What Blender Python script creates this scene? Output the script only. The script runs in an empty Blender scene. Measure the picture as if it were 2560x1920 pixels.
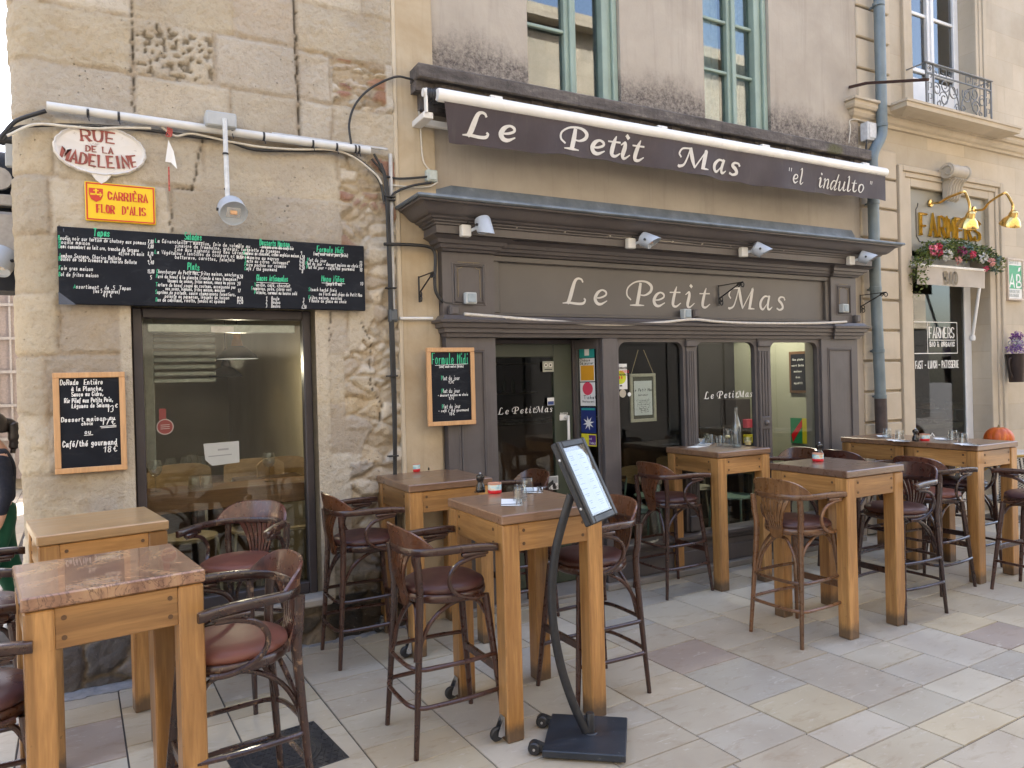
import bpy, bmesh, math, random
import numpy as np
from mathutils import Vector, Matrix
rnd = random.Random(11)
nr = np.random.RandomState(5)
sc = bpy.context.scene
col = sc.collection
R = math.radians
# ---------------------------------------------------------------- camera, sky, sun, exposure
YAW, PIT, ROL, FPX, CAMH = R(61.57254733), R(-.3382431), R(-1.50254985), 1833.22, 1.75
_f = Vector((math.cos(YAW)*math.cos(PIT), math.sin(YAW)*math.cos(PIT), math.sin(PIT)))
_r = Vector((math.sin(YAW), -math.cos(YAW), 0)); _u = _r.cross(_f)
_r2 = _r*math.cos(ROL)+_u*math.sin(ROL); _u2 = _u*math.cos(ROL)-_r*math.sin(ROL)
CAM = Vector((0, 0, CAMH))
cd = bpy.data.cameras.new('camera'); cam = bpy.data.objects.new('camera', cd); col.objects.link(cam)
cd.sensor_width = 36; cd.lens = FPX/2560*36; cd.clip_start = .05; cd.clip_end = 500
cam.matrix_world = Matrix(((_r2.x, _u2.x, -_f.x, 0), (_r2.y, _u2.y, -_f.y, 0), (_r2.z, _u2.z, -_f.z, CAMH), (0, 0, 0, 1)))
sc.camera = cam
SUN_EL, SUN_AZ = R(47), R(28)            # sun stands behind the restaurant front, a little to the right
sv = Vector((math.sin(SUN_AZ)*math.cos(SUN_EL), math.cos(SUN_AZ)*math.cos(SUN_EL), math.sin(SUN_EL)))
w = bpy.data.worlds.new('World'); sc.world = w; w.use_nodes = True
wn = w.node_tree; bg = wn.nodes['Background']
sky = wn.nodes.new('ShaderNodeTexSky'); sky.sky_type = 'NISHITA'; sky.sun_disc = False
sky.sun_elevation = SUN_EL; sky.sun_rotation = SUN_AZ; sky.dust_density = 3.5; sky.air_density = 1.0; sky.ozone_density = .4
wn.links.new(sky.outputs[0], bg.inputs[0]); bg.inputs[1].default_value = .15
sl = bpy.data.lights.new('sun', 'SUN'); sl.energy = 5.0; sl.angle = R(.5); sl.color = (1, .965, .91)
so = bpy.data.objects.new('sun', sl); col.objects.link(so); so.rotation_euler = sv.to_track_quat('Z', 'Y').to_euler()
sc.view_settings.view_transform = 'Standard'; sc.view_settings.look = 'None'
sc.view_settings.exposure = 2.62; sc.view_settings.gamma = 1
sc.cycles.use_denoising = True
try: sc.cycles.denoiser = 'OPENIMAGEDENOISE'
except Exception: pass
sc.cycles.max_bounces = 10; sc.cycles.diffuse_bounces = 5; sc.cycles.glossy_bounces = 4
sc.cycles.transparent_max_bounces = 24; sc.cycles.transmission_bounces = 8
sc.cycles.caustics_reflective = False; sc.cycles.caustics_refractive = False

# measured picture points -> points on real planes (photo pixels, 2560 x 1920)
def ray(px, py): return _f*FPX+_r2*(px-1280)+_u2*(960-py)
def G(px, py, z=0.0):
    d = ray(px, py); t = (z-CAMH)/d.z; p = CAM+d*t; return p.x, p.y
def W(px, py, Y):
    d = ray(px, py); t = Y/d.y; p = CAM+d*t; return p.x, p.z

# ---------------------------------------------------------------- objects
def tag(o, label=None, cat=None, group=None, kind=None):
    if label: o['label'] = label
    if cat: o['category'] = cat
    if group: o['group'] = group
    if kind: o['kind'] = kind
    return o
def thing(name, label, cat, loc=(0, 0, 0), rz=0, group=None):
    o = bpy.data.objects.new(name, None); o.empty_display_size = .1; col.objects.link(o)
    o.location = loc; o.rotation_euler = (0, 0, rz); return tag(o, label, cat, group)
def copy_tree(o, parent=None):
    c = o.copy(); col.objects.link(c)
    if parent is not None: c.parent = parent
    for ch in list(o.children): copy_tree(ch, c)
    return c

class MB:
    def __init__(s): s.v = []; s.f = []; s.m = []; s.sm = []; s.k = 0
    def add(s, vs, fs, mi=0, smooth=False):
        b = len(s.v); s.v += [tuple(p) for p in vs]
        for f in fs: s.f.append([b+i for i in f]); s.m.append(mi); s.sm.append(smooth)
        return s
    def box(s, x0, x1, y0, y1, z0, z1, mi=0, M=None, taper=0):
        vs = [Vector((x, y, z)) for z in (z0, z1) for y in (y0, y1) for x in (x0, x1)]
        if M is not None: vs = [M @ v for v in vs]
        return s.add(vs, [(0, 2, 3, 1), (4, 5, 7, 6), (0, 1, 5, 4), (2, 6, 7, 3), (0, 4, 6, 2), (1, 3, 7, 5)], mi)
    def bbox(s, x0, x1, y0, y1, z0, z1, b=.004, mi=0, M=None):
        """box with chamfered edges"""
        vs = []; ix = {}
        X = (x0, x1); Y = (y0, y1); Z = (z0, z1); sg = (1, -1)
        for i in (0, 1):
            for j in (0, 1):
                for k in (0, 1):
                    for ax in range(3):
                        p = [X[i], Y[j], Z[k]]
                        for a, n in ((0, i), (1, j), (2, k)):
                            if a != ax: p[a] += sg[n]*b
                        ix[i, j, k, ax] = len(vs); vs.append(Vector(p))
        F = []
        for i in (0, 1): F.append([ix[i, j, k, 0] for j, k in ((0, 0), (1, 0), (1, 1), (0, 1))])
        for j in (0, 1): F.append([ix[i, j, k, 1] for i, k in ((0, 0), (1, 0), (1, 1), (0, 1))])
        for k in (0, 1): F.append([ix[i, j, k, 2] for i, j in ((0, 0), (1, 0), (1, 1), (0, 1))])
        for i in (0, 1):
            for j in (0, 1): F.append([ix[i, j, 0, 0], ix[i, j, 1, 0], ix[i, j, 1, 1], ix[i, j, 0, 1]])
        for i in (0, 1):
            for k in (0, 1): F.append([ix[i, 0, k, 0], ix[i, 1, k, 0], ix[i, 1, k, 2], ix[i, 0, k, 2]])
        for j in (0, 1):
            for k in (0, 1): F.append([ix[0, j, k, 1], ix[1, j, k, 1], ix[1, j, k, 2], ix[0, j, k, 2]])
        for i in (0, 1):
            for j in (0, 1):
                for k in (0, 1): F.append([ix[i, j, k, a] for a in range(3)])
        if M is not None: vs = [M @ v for v in vs]
        return s.add(vs, F, mi)
    def tube(s, pts, r, n=8, mi=0, caps=True, closed=False, flat=None):
        P = [Vector(p) for p in pts]; m = len(P)
        rr = r if isinstance(r, (list, tuple)) else [r]*m
        T = []
        for i in range(m):
            a = P[(i-1) % m] if closed or i else P[0]; b = P[(i+1) % m] if closed or i < m-1 else P[-1]
            T.append((b-a).normalized())
        up = Vector((0, 0, 1)) if abs(T[0].z) < .9 else Vector((1, 0, 0))
        nx = (up-T[0]*up.dot(T[0])).normalized(); vs = []
        for i in range(m):
            nx = (nx-T[i]*nx.dot(T[i])).normalized(); ny = T[i].cross(nx)
            for k in range(n):
                a = 2*math.pi*(k+.5)/n
                vs.append(P[i]+(nx*math.cos(a)*(flat[0] if flat else 1)+ny*math.sin(a)*(flat[1] if flat else 1))*rr[i])
        fs = []
        for i in range(m if closed else m-1):
            j = (i+1) % m
            for k in range(n): fs.append((i*n+k, i*n+(k+1) % n, j*n+(k+1) % n, j*n+k))
        s.add(vs, fs, mi, True)
        if caps and not closed:
            s.add(vs[:n], [tuple(range(n))[::-1]], mi); s.add(vs[-n:], [tuple(range(n))], mi)
        return s
    def lathe(s, prof, c=(0, 0, 0), n=20, mi=0, M=None, sx=1, sy=1):
        vs = []
        for r, z in prof:
            for k in range(n):
                a = 2*math.pi*k/n; v = Vector((c[0]+max(r, 1e-4)*math.cos(a)*sx, c[1]+max(r, 1e-4)*math.sin(a)*sy, c[2]+z))
                vs.append(M @ v if M is not None else v)
        fs = [(i*n+k, i*n+(k+1) % n, (i+1)*n+(k+1) % n, (i+1)*n+k) for i in range(len(prof)-1) for k in range(n)]
        return s.add(vs, fs, mi, True)
    def prism(s, poly, f, d0, d1, mi=0):
        """polygon (a,b) extruded; f(a,b,d) -> point"""
        n = len(poly); vs = [f(a, b, d0) for a, b in poly]+[f(a, b, d1) for a, b in poly]
        return s.add(vs, [tuple(range(n))[::-1], tuple(range(n, 2*n))]+[(i, (i+1) % n, n+(i+1) % n, n+i) for i in range(n)], mi)
    def sweep(s, prof, x0, x1, mi=0, ret0=None, ret1=None, ywall=None, smooth=False, ry=None):
        """moulding: profile (y,z) run along x; mitred returns at the ends back to the wall"""
        n = len(prof); A = []; B = []
        ref = max(p[0] for p in prof) if ywall is None else ywall
        for y, z in prof:
            o = max(0, (ref if ry is None else ry)-y); A.append(((x0-o) if ret0 else x0, y, z)); B.append(((x1+o) if ret1 else x1, y, z))
        fs = [(i, i+1, n+i+1, n+i) for i in range(n-1)]
        s.add(A+B, fs, mi, smooth)
        if ret0: s.add(A+[(p[0], ref, p[2]) for p in A], [(i, n+i, n+i+1, i+1) for i in range(n-1)], mi, smooth)
        else: s.add(A+[], [tuple(range(n))], mi)
        if ret1: s.add(B+[(p[0], ref, p[2]) for p in B], [(i, i+1, n+i+1, n+i) for i in range(n-1)], mi, smooth)
        else: s.add(B, [tuple(range(n))[::-1]], mi)
        return s
    def build(s, name, mats, parent=None, loc=None, sharp=32, attr=None, fix=True):
        me = bpy.data.meshes.new(name); me.from_pydata([tuple(v) for v in s.v], [], s.f)
        for m in (mats if isinstance(mats, (list, tuple)) else [mats]): me.materials.append(m)
        for p, mi, sm in zip(me.polygons, s.m, s.sm): p.material_index = mi; p.use_smooth = sm
        if fix:
            bm = bmesh.new(); bm.from_mesh(me); bmesh.ops.recalc_face_normals(bm, faces=bm.faces); bm.to_mesh(me); bm.free()
        if any(s.sm): me.set_sharp_from_angle(angle=R(sharp))
        o = bpy.data.objects.new(name, me); col.objects.link(o)
        if parent is not None: o.parent = parent
        if loc is not None: o.location = loc
        return o

def spline(pts, k=6, closed=False):
    P = [Vector(p) for p in pts]; n = len(P); out = []
    for i in range(n if closed else n-1):
        p0 = P[(i-1) % n] if closed or i else P[0]*2-P[1]; p1 = P[i]; p2 = P[(i+1) % n]
        p3 = P[(i+2) % n] if closed or i+2 < n else P[-1]*2-P[-2]
        for j in range(k):
            t = j/k
            out.append(.5*((2*p1)+(p2-p0)*t+(2*p0-5*p1+4*p2-p3)*t*t+(3*p1-p0-3*p2+p3)*t**3))
    if not closed: out.append(P[-1])
    return out
# ---------------------------------------------------------------- materials
class N:
    def __init__(s, name):
        s.m = bpy.data.materials.new(name); s.m.use_nodes = True; s.t = s.m.node_tree; s.p = s.t.nodes['Principled BSDF']
    def n(s, typ, **kw):
        x = s.t.nodes.new('ShaderNode'+typ)
        for k, v in kw.items(): setattr(x, k, v)
        return x
    def l(s, a, b): s.t.links.new(a, b)
    def co(s, kind='Object', scale=(1, 1, 1), rot=(0, 0, 0), loc=(0, 0, 0), rand=0):
        c = s.n('TexCoord'); m = s.n('Mapping'); s.l(c.outputs[kind], m.inputs[0])
        m.inputs['Scale'].default_value = scale; m.inputs['Rotation'].default_value = rot; m.inputs['Location'].default_value = loc
        if rand:
            o = s.n('ObjectInfo'); a = s.n('VectorMath', operation='SCALE'); a.inputs[0].default_value = (rand, rand*.7, rand*1.3)
            s.l(o.outputs['Random'], a.inputs['Scale']); s.l(a.outputs[0], m.inputs['Location'])
        return m.outputs[0]
    def noise(s, v, scale, detail=4, rough=.55, dist=0):
        x = s.n('TexNoise'); s.l(v, x.inputs['Vector']); x.inputs['Scale'].default_value = scale
        x.inputs['Detail'].default_value = detail; x.inputs['Roughness'].default_value = rough; x.inputs['Distortion'].default_value = dist
        return x.outputs['Fac']
    def ramp(s, f, *st):
        x = s.n('ValToRGB'); s.l(f, x.inputs[0]); e = x.color_ramp.elements
        while len(e) < len(st): e.new(.5)
        for q, (p, c) in zip(e, st): q.position = p; q.color = (c, c, c, 1) if isinstance(c, (int, float)) else (*c, 1)
        return x.outputs[0]
    def mix(s, f, a, b, mode='MIX'):
        x = s.n('Mix', data_type='RGBA', blend_type=mode); x.clamp_factor = True
        for i, q in ((0, f), (6, a), (7, b)):
            if isinstance(q, (int, float)):
                x.inputs[i].default_value = q if i == 0 else (q, q, q, 1)
            elif isinstance(q, tuple): x.inputs[i].default_value = (*q, 1)
            else: s.l(q, x.inputs[i])
        return x.outputs[2]
    def math(s, op, a, b=0.0):
        x = s.n('Math', operation=op)
        for i, q in ((0, a), (1, b)):
            if isinstance(q, (int, float)): x.inputs[i].default_value = q
            else: s.l(q, x.inputs[i])
        return x.outputs[0]
    def bump(s, h, st=.3, d=.01):
        x = s.n('Bump'); x.inputs['Strength'].default_value = st; x.inputs['Distance'].default_value = d
        s.l(h, x.inputs['Height']); s.l(x.outputs[0], s.p.inputs['Normal'])
    def base(s, c):
        if isinstance(c, tuple): s.p.inputs['Base Color'].default_value = (*c, 1)
        else: s.l(c, s.p.inputs['Base Color'])
    def rough(s, r):
        if isinstance(r, (int, float)): s.p.inputs['Roughness'].default_value = r
        else: s.l(r, s.p.inputs['Roughness'])

def plain(name, c, rough=.5, metal=0, var=.12, scale=30, bump=.05, coat=0):
    m = N(name); v = m.co(rand=5)
    f = m.noise(v, scale, 3)
    lo = tuple(x*(1-var) for x in c); hi = tuple(min(1, x*(1+var)) for x in c)
    m.base(m.ramp(f, (.3, lo), (.7, hi)))
    m.rough(m.ramp(m.noise(v, scale*.4, 2), (.3, max(.02, rough-.06)), (.7, min(1, rough+.08))))
    m.p.inputs['Metallic'].default_value = metal; m.p.inputs['Coat Weight'].default_value = coat
    if bump: m.bump(f, bump, .003)
    return m.m
def woodmat(name, c_lo, c_hi, axis='z', rough=.35, coat=.3, rings=1.0, ramp=None, var=.25, edge=None, dirt=False):
    m = N(name); st = {'x': (1, 14, 14), 'y': (14, 1, 14), 'z': (14, 14, 1)}[axis]
    v = m.co(scale=st, rand=9)
    a = m.noise(v, 1.6*rings, 5, .6, .6); b = m.noise(v, 9, 2, .5)
    c = m.ramp(a, (.25, c_lo), (.52, tuple((x+y)/2 for x, y in zip(c_lo, c_hi))), (.72, c_hi))
    if ramp: c = m.mix(m.ramp(m.noise(m.co(scale=tuple(q*.25 for q in st), rand=4), 1.3, 3, .5, .8), *ramp), c, tuple(x*.42 for x in c_lo))
    c = m.mix(m.ramp(b, (.35, .0), (.75, .35)), c, tuple(x*.55 for x in c_lo))
    oi = m.n('ObjectInfo'); hs = m.n('HueSaturation'); m.l(c, hs.inputs['Color'])
    m.l(m.math('ADD', m.math('MULTIPLY', oi.outputs['Random'], var), 1-var/2), hs.inputs['Value'])
    hc = hs.outputs[0]
    if dirt:
        sx = m.n('SeparateXYZ'); cc_ = m.n('TexCoord'); m.l(cc_.outputs['Object'], sx.inputs[0]); dz = m.math('ADD', sx.outputs[2], m.math('MULTIPLY', m.noise(m.co(scale=(9, 9, 5), rand=3), 2, 4, .7), -.10))
        hc = m.mix(m.ramp(dz, (.0, .75), (.055, 0)), hc, (.055, .045, .035)); sp = m.noise(m.co(rand=6), 30, 4, .7); hc = m.mix(m.ramp(sp, (.66, 0), (.72, .55)), hc, (.12, .06, .02))
    m.base(hc); m.rough(m.ramp(a, (.3, rough-.05), (.7, rough+.1)))
    m.p.inputs['Coat Weight'].default_value = coat; m.p.inputs['Coat Roughness'].default_value = .15
    m.bump(b, .12, .002)
    return m.m
OAK = {a: woodmat('oak_'+a, (.27, .125, .036), (.52, .28, .095), a, .38, .25, ramp=((.54, 0), (.70, .85)), rings=1.3, var=.42, dirt=a == 'z') for a in 'xyz'}
WALNUT = woodmat('walnut_top', (.165, .088, .048), (.29, .168, .095), 'x', .3, .4)
WALNUT_DARK = woodmat('walnut_dark_top', (.105, .060, .040), (.19, .112, .075), 'x', .28, .5)
PALE_TOP = woodmat('pale_wood_top', (.30, .185, .088), (.43, .275, .135), 'x', .33, .4)
def burl():
    m = N('burl_walnut_top'); v = m.co(scale=(1, 1, 1), loc=(3, 1, 2))
    a = m.noise(v, 2.6, 7, .62, 2.2); b = m.noise(v, 9, 4, .6, 3.5)
    c = m.ramp(a, (.3, (.13, .06, .035)), (.46, (.27, .145, .085)), (.58, (.36, .21, .115)), (.72, (.46, .30, .15)))
    c = m.mix(m.ramp(b, (.46, 0), (.5, .85), (.54, 0)), c, (.09, .045, .03))
    m.base(c); m.rough(.26); m.p.inputs['Coat Weight'].default_value = .5; return m.m
BURL = burl()
def bent(name, lo, hi, worn=None, rough=.3):
    m = N(name); v = m.co(scale=(3, 3, 3), rand=7)
    a = m.noise(m.co(scale=(9, 30, 9), rand=7), 1.4, 4, .6, .7)
    c = m.ramp(a, (.3, lo), (.7, hi))
    oi = m.n('ObjectInfo'); hs = m.n('HueSaturation'); m.l(c, hs.inputs['Color']); m.l(m.math('ADD', m.math('MULTIPLY', oi.outputs['Random'], .5), .75), hs.inputs['Value']); c = hs.outputs[0]
    c = m.mix(m.ramp(m.noise(v, 21, 5, .8), (.69, 0), (.73, .6)), c, (.16, .085, .045))
    if worn:
        w_ = m.ramp(m.noise(v, 5.5, 6, .7, .3), (.575, 0), (.66, .8)); c = m.mix(w_, c, worn)
    m.base(c); m.rough(m.ramp(m.noise(v, 9, 3), (.3, rough-.08), (.75, rough+.14)))
    m.p.inputs['Coat Weight'].default_value = .35; m.p.inputs['Coat Roughness'].default_value = .12
    m.bump(a, .06, .002); return m.m
BENT = {'brown': bent('bentwood_brown', (.036, .0135, .0085), (.054, .0205, .0125)),
        'black': bent('bentwood_worn_black', (.016, .008, .007), (.050, .020, .014), (.30, .19, .11)),
        'light': bent('bentwood_light', (.10, .045, .019), (.17, .08, .034)),
        'deep': bent('bentwood_deep', (.020, .008, .007), (.038, .014, .011))}
BACKW = {'brown': bent('back_brown', (.060, .021, .010), (.135, .052, .021)), 'black': bent('back_worn', (.040, .014, .011), (.115, .040, .024), (.30, .17, .09)),
         'light': bent('back_light', (.13, .056, .02), (.28, .14, .054)), 'deep': bent('back_deep', (.035, .012, .010), (.085, .028, .018))}
def leather(name, c, rough=.38):
    m = N(name); v = m.co(rand=3)
    x = m.n('TexVoronoi'); m.l(v, x.inputs['Vector']); x.inputs['Scale'].default_value = 260
    f = m.noise(v, 6, 4)
    m.base(m.ramp(f, (.3, tuple(q*.8 for q in c)), (.7, tuple(q*1.15 for q in c)))); m.rough(m.ramp(f, (.3, rough-.05), (.7, rough+.1)))
    m.bump(x.outputs['Distance'], .12, .0012); return m.m
LEA = {'maroon': leather('leather_maroon', (.062, .022, .018)), 'rust': leather('leather_rust', (.145, .047, .030), .46), 'plum': leather('leather_plum', (.075, .036, .038), .3)}
BLACKM = plain('black_metal', (.018, .018, .020), .42, 0, .25, 40)
IRON = plain('wrought_iron', (.012, .012, .013), .5)
SLATE = N('stand_base_coat')
def _sl():
    m = SLATE; v = m.co(); f = m.noise(v, 7, 6, .7)
    m.base(m.mix(m.ramp(m.noise(v, 26, 5, .75), (.62, 0), (.70, .6)), m.ramp(f, (.3, (.013, .016, .022)), (.7, (.03, .035, .045))), (.22, .23, .24)))
    m.rough(m.ramp(f, (.3, .3), (.7, .5))); return m.m
SLATE = _sl()
STEEL = plain('steel', (.55, .55, .56), .28, 1, .05, 20, 0)
GREYPL = plain('grey_plastic', (.40, .42, .43), .45, 0, .06, 12, .02)
LAMPGREY = plain('lamp_grey', (.43, .47, .52), .4, 0, .05, 12, .02)
WHITEPL = plain('white_plastic', (.74, .73, .70), .4, 0, .06, 9, .02)
CREAMPL = plain('cream_plastic', (.58, .53, .45), .5, 0, .1, 14, .02)
CABLE = plain('black_cable', (.015, .015, .016), .45)
WCABLE = plain('white_cable', (.6, .56, .48), .5)
PAPER = plain('white_paper', (.80, .80, .78), .7, 0, .03, 20)
GOLD = plain('brass', (.80, .55, .20), .22, 1, .08, 12, 0)
GOLDL = plain('gold_letter', (.62, .38, .05), .42, .3, .12, 20, .02)
RED = plain('red_plastic', (.62, .015, .025), .3, 0, .05, 10)
PORC = plain('white_porcelain', (.8, .8, .78), .2, 0, .02, 10, 0)
SHOPW = N('taupe_painted_wood')
def _sw():
    m = SHOPW; v = m.co(); f = m.noise(v, 3.5, 5, .6); g = m.noise(m.co(scale=(9, 9, .7)), 4, 5, .65)
    c = m.ramp(f, (.3, (.080, .070, .069)), (.7, (.112, .099, .097)))
    c = m.mix(m.ramp(g, (.5, 0), (.75, .5)), c, (.066, .054, .054))
    c = m.mix(m.ramp(m.noise(v, 55, 5, .75), (.70, 0), (.74, .7)), c, (.30, .27, .24))
    m.base(c); m.rough(m.ramp(f, (.3, .34), (.7, .5))); m.bump(m.noise(m.co(scale=(60, 60, 4)), 3, 3), .06, .002); return m.m
SHOPW = _sw()
FRAMEW = plain('window_frame_taupe', (.058, .047, .047), .42, 0, .15, 5)
SIGNP = plain('sign_panel_taupe', (.098, .088, .081), .36, 0, .10, 2.2, .02)
OLIVE = plain('door_olive', (.055, .066, .045), .4, 0, .12, 4)
LEAD = N('lead_flashing')
def _ld():
    m = LEAD; v = m.co(); f = m.noise(v, 6, 6, .65)
    m.base(m.ramp(f, (.3, (.09, .105, .115)), (.6, (.16, .18, .195)), (.8, (.30, .32, .33)))); m.rough(.5); m.p.inputs['Metallic'].default_value = .25; m.bump(f, .2, .004); return m.m
LEAD = _ld()
SAGE = plain('sage_painted_wood', (.27, .345, .29), .5, 0, .10, 6)
PIPEM = N('downpipe_zinc')
def _pp():
    m = PIPEM; v = m.co(); f = m.noise(v, 4, 5, .6)
    m.base(m.ramp(f, (.3, (.115, .15, .165)), (.7, (.185, .225, .24)))); m.rough(.5); m.p.inputs['Metallic'].default_value = .15; return m.m
PIPEM = _pp()
def glassmat(name, tint=(1, 1, 1), refl=1.0, film=0.0):
    m = N(name); t = m.t; out = t.nodes['Material Output']; t.nodes.remove(m.p)
    tr = m.n('BsdfTransparent'); tr.inputs[0].default_value = (*tint, 1)
    gl = m.n('BsdfGlossy'); gl.inputs['Roughness'].default_value = .015
    lw = m.n('LayerWeight'); lw.inputs[0].default_value = .5; f5 = m.math('POWER', lw.outputs['Facing'], 4.0)
    f = m.math('ADD', .045*refl, m.math('MULTIPLY', f5, .75*min(refl, 1.3)))
    mx = m.n('MixShader'); m.l(f, mx.inputs[0]); m.l(tr.outputs[0], mx.inputs[1]); m.l(gl.outputs[0], mx.inputs[2])
    m.l(mx.outputs[0], out.inputs[0]); return m.m
GLASS = glassmat('window_glass', (.86, .89, .87))
GLASS_DARK = glassmat('shop_glass', (.84, .87, .85), .9)
TUMBLER = glassmat('tumbler_glass', (.93, .95, .96), 1.6)
def chalkb():
    m = N('chalkboard_black'); v = m.co(); f = m.noise(v, 5, 5, .6, .5)
    m.base(m.ramp(f, (.3, (.006, .0075, .012)), (.75, (.013, .016, .023))))
    m.base(m.mix(m.ramp(m.noise(m.co(scale=(2, 2, 6)), 2.2, 5, .7, 1), (.55, 0), (.8, .12)), m.ramp(f, (.3, (.006, .0075, .012)), (.75, (.013, .016, .023))), (.20, .20, .20))); m.rough(.62); m.p.inputs['Specular IOR Level'].default_value = .18; return m.m
CHALKB = chalkb()
CHALK_W = plain('chalk_white', (.80, .80, .77), .8, 0, .08, 60, 0)
CHALK_G = plain('chalk_green', (.06, .52, .27), .8, 0, .12, 60, 0)
BEECH = woodmat('beech_frame', (.55, .30, .13), (.66, .39, .19), 'z', .5, .05, var=.05)
CREAM_PAINT = plain('cream_letter_paint', (.62, .59, .53), .6, 0, .07, 25, .02)
GREY_LETTER = plain('pale_grey_letter', (.58, .56, .52), .5, 0, .05, 15, 0)
SCREEN = plain('dark_interior', (.030, .026, .024), .7)
# ---------------------------------------------------------------- numpy noise
_H = nr.rand(512, 512)
def vnoise(x, z):
    xi = np.floor(x).astype(int); zi = np.floor(z).astype(int); fx = x-xi; fz = z-zi
    fx = fx*fx*(3-2*fx); fz = fz*fz*(3-2*fz); h = lambda a, b: _H[a % 512, b % 512]
    return (h(xi, zi)*(1-fx)+h(xi+1, zi)*fx)*(1-fz)+(h(xi, zi+1)*(1-fx)+h(xi+1, zi+1)*fx)*fz
def fbm(x, z, f, o=4, g=.5):
    s = 0; a = 1; t = 0
    for i in range(o): s = s+a*vnoise(x*f+17.3*i, z*f+5.1*i); t += a; a *= g; f *= 2.03
    return s/t
def sstep(a, b, x):
    t = np.clip((x-a)/(b-a), 0, 1); return t*t*(3-2*t)
# ---------------------------------------------------------------- materials for masonry
def stone_attr(name, bump=.5):
    m = N(name); v = m.co(); a = m.n('VertexColor', layer_name='tone')
    f = m.noise(v, 3.2, 6, .65); g = m.noise(v, 38, 5, .7); h = m.noise(v, 12, 5, .6)
    c = m.mix(m.ramp(f, (.3, .55), (.72, 0)), a.outputs[0], m.mix(1, a.outputs[0], (.80, .74, .68), 'MULTIPLY'))
    c = m.mix(m.ramp(m.noise(v, 1.7, 5, .6, .4), (.55, 0), (.75, .55)), c, m.mix(1, a.outputs[0], (1.02, .90, .66), 'MULTIPLY'))
    c = m.mix(m.ramp(g, (.3, .40), (.5, 0)), c, m.mix(1, c, (.62, .57, .52), 'MULTIPLY'))
    c = m.mix(m.ramp(g, (.62, 0), (.75, .3)), c, (.60, .57, .51))
    vo = m.n('TexVoronoi'); m.l(v, vo.inputs['Vector']); vo.inputs['Scale'].default_value = 23; vo.inputs['Randomness'].default_value = 1
    pit = m.math('MULTIPLY', m.ramp(vo.outputs['Distance'], (.05, 1), (.12, 0)), m.ramp(m.noise(v, 2.3, 2), (.52, 0), (.6, 1)))
    c = m.mix(m.math('MULTIPLY', pit, .55), c, (.10, .08, .06))
    m.base(c); m.rough(.88); m.p.inputs['Specular IOR Level'].default_value = .2
    hh = m.math('ADD', m.math('MULTIPLY', g, .5), m.math('MULTIPLY', h, .8)); hh = m.math('SUBTRACT', hh, m.math('MULTIPLY', pit, .7))
    m.bump(hh, bump, .022); return m.m
STONE = stone_attr('weathered_limestone', .95)
def plaster(name, lo, hi, soot=None, scale=1.6):
    m = N(name); v = m.co(); f = m.noise(v, scale, 6, .62, .3); g = m.noise(v, 45, 4, .7); st = m.noise(m.co(scale=(5, 5, .35)), 2.4, 5, .65)
    c = m.ramp(f, (.28, lo), (.72, hi)); c = m.mix(m.ramp(st, (.52, 0), (.78, .38)), c, tuple(x*.62 for x in lo))
    if soot:
        sx = m.n('SeparateXYZ'); m.l(v, sx.inputs[0]); z = sx.outputs[2]; x = sx.outputs[0]
        n2 = m.noise(m.co(scale=(1.6, 1, .8)), 2.4, 6, .75)
        for (z0, h, amt) in soot:                       # lichen that grew up from the ledge, its height ragged
            k = m.math('SUBTRACT', 1, m.math('DIVIDE', m.math('SUBTRACT', z, z0), h)); k = m.math('MULTIPLY', m.math('MAXIMUM', k, 0), m.math('LESS_THAN', m.math('MULTIPLY', k, 1), 1.02))
            k = m.ramp(m.math('MULTIPLY', m.math('ADD', k, m.math('MULTIPLY', m.math('SUBTRACT', n2, .5), 1.6)), k), (.12, 0), (.5, amt))
            sp = m.ramp(m.noise(v, 34, 6, .8), (.36, 1), (.62, .25))
            c = m.mix(m.math('MULTIPLY', k, sp), c, (.075, .062, .06))
    m.base(c); m.rough(.9); m.p.inputs['Specular IOR Level'].default_value = .2
    m.bump(m.math('ADD', m.math('MULTIPLY', g, .4), m.noise(v, 9, 4)), .25, .012); return m.m
PLASTER = plaster('grey_beige_render', (.35, .305, .25), (.455, .405, .34), soot=[(4.03, .62, 1)])
OCHRE = plaster('ochre_render', (.38, .29, .18), (.52, .44, .32), scale=2.4)
PALE_RENDER = plaster('pale_render', (.42, .36, .28), (.52, .465, .38))
LEDGE = N('sooty_ledge_stone')
def _lg():
    m = LEDGE; v = m.co(); f = m.noise(m.co(scale=(1.2, 4, 4)), 3, 6, .7); g = m.noise(m.co(scale=(9, 9, 1)), 3, 5, .7)
    c = m.ramp(f, (.3, (.055, .047, .043)), (.55, (.125, .108, .098)), (.75, (.26, .23, .2)))
    c = m.mix(m.ramp(g, (.5, 0), (.7, .55)), c, (.05, .042, .04)); c = m.mix(m.ramp(m.noise(v, 2.2, 3), (.60, 0), (.68, .5)), c, (.11, .11, .03))
    m.base(c); m.rough(.95); m.bump(m.noise(v, 22, 5, .7), .6, .02); return m.m
LEDGE = _lg()
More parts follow.
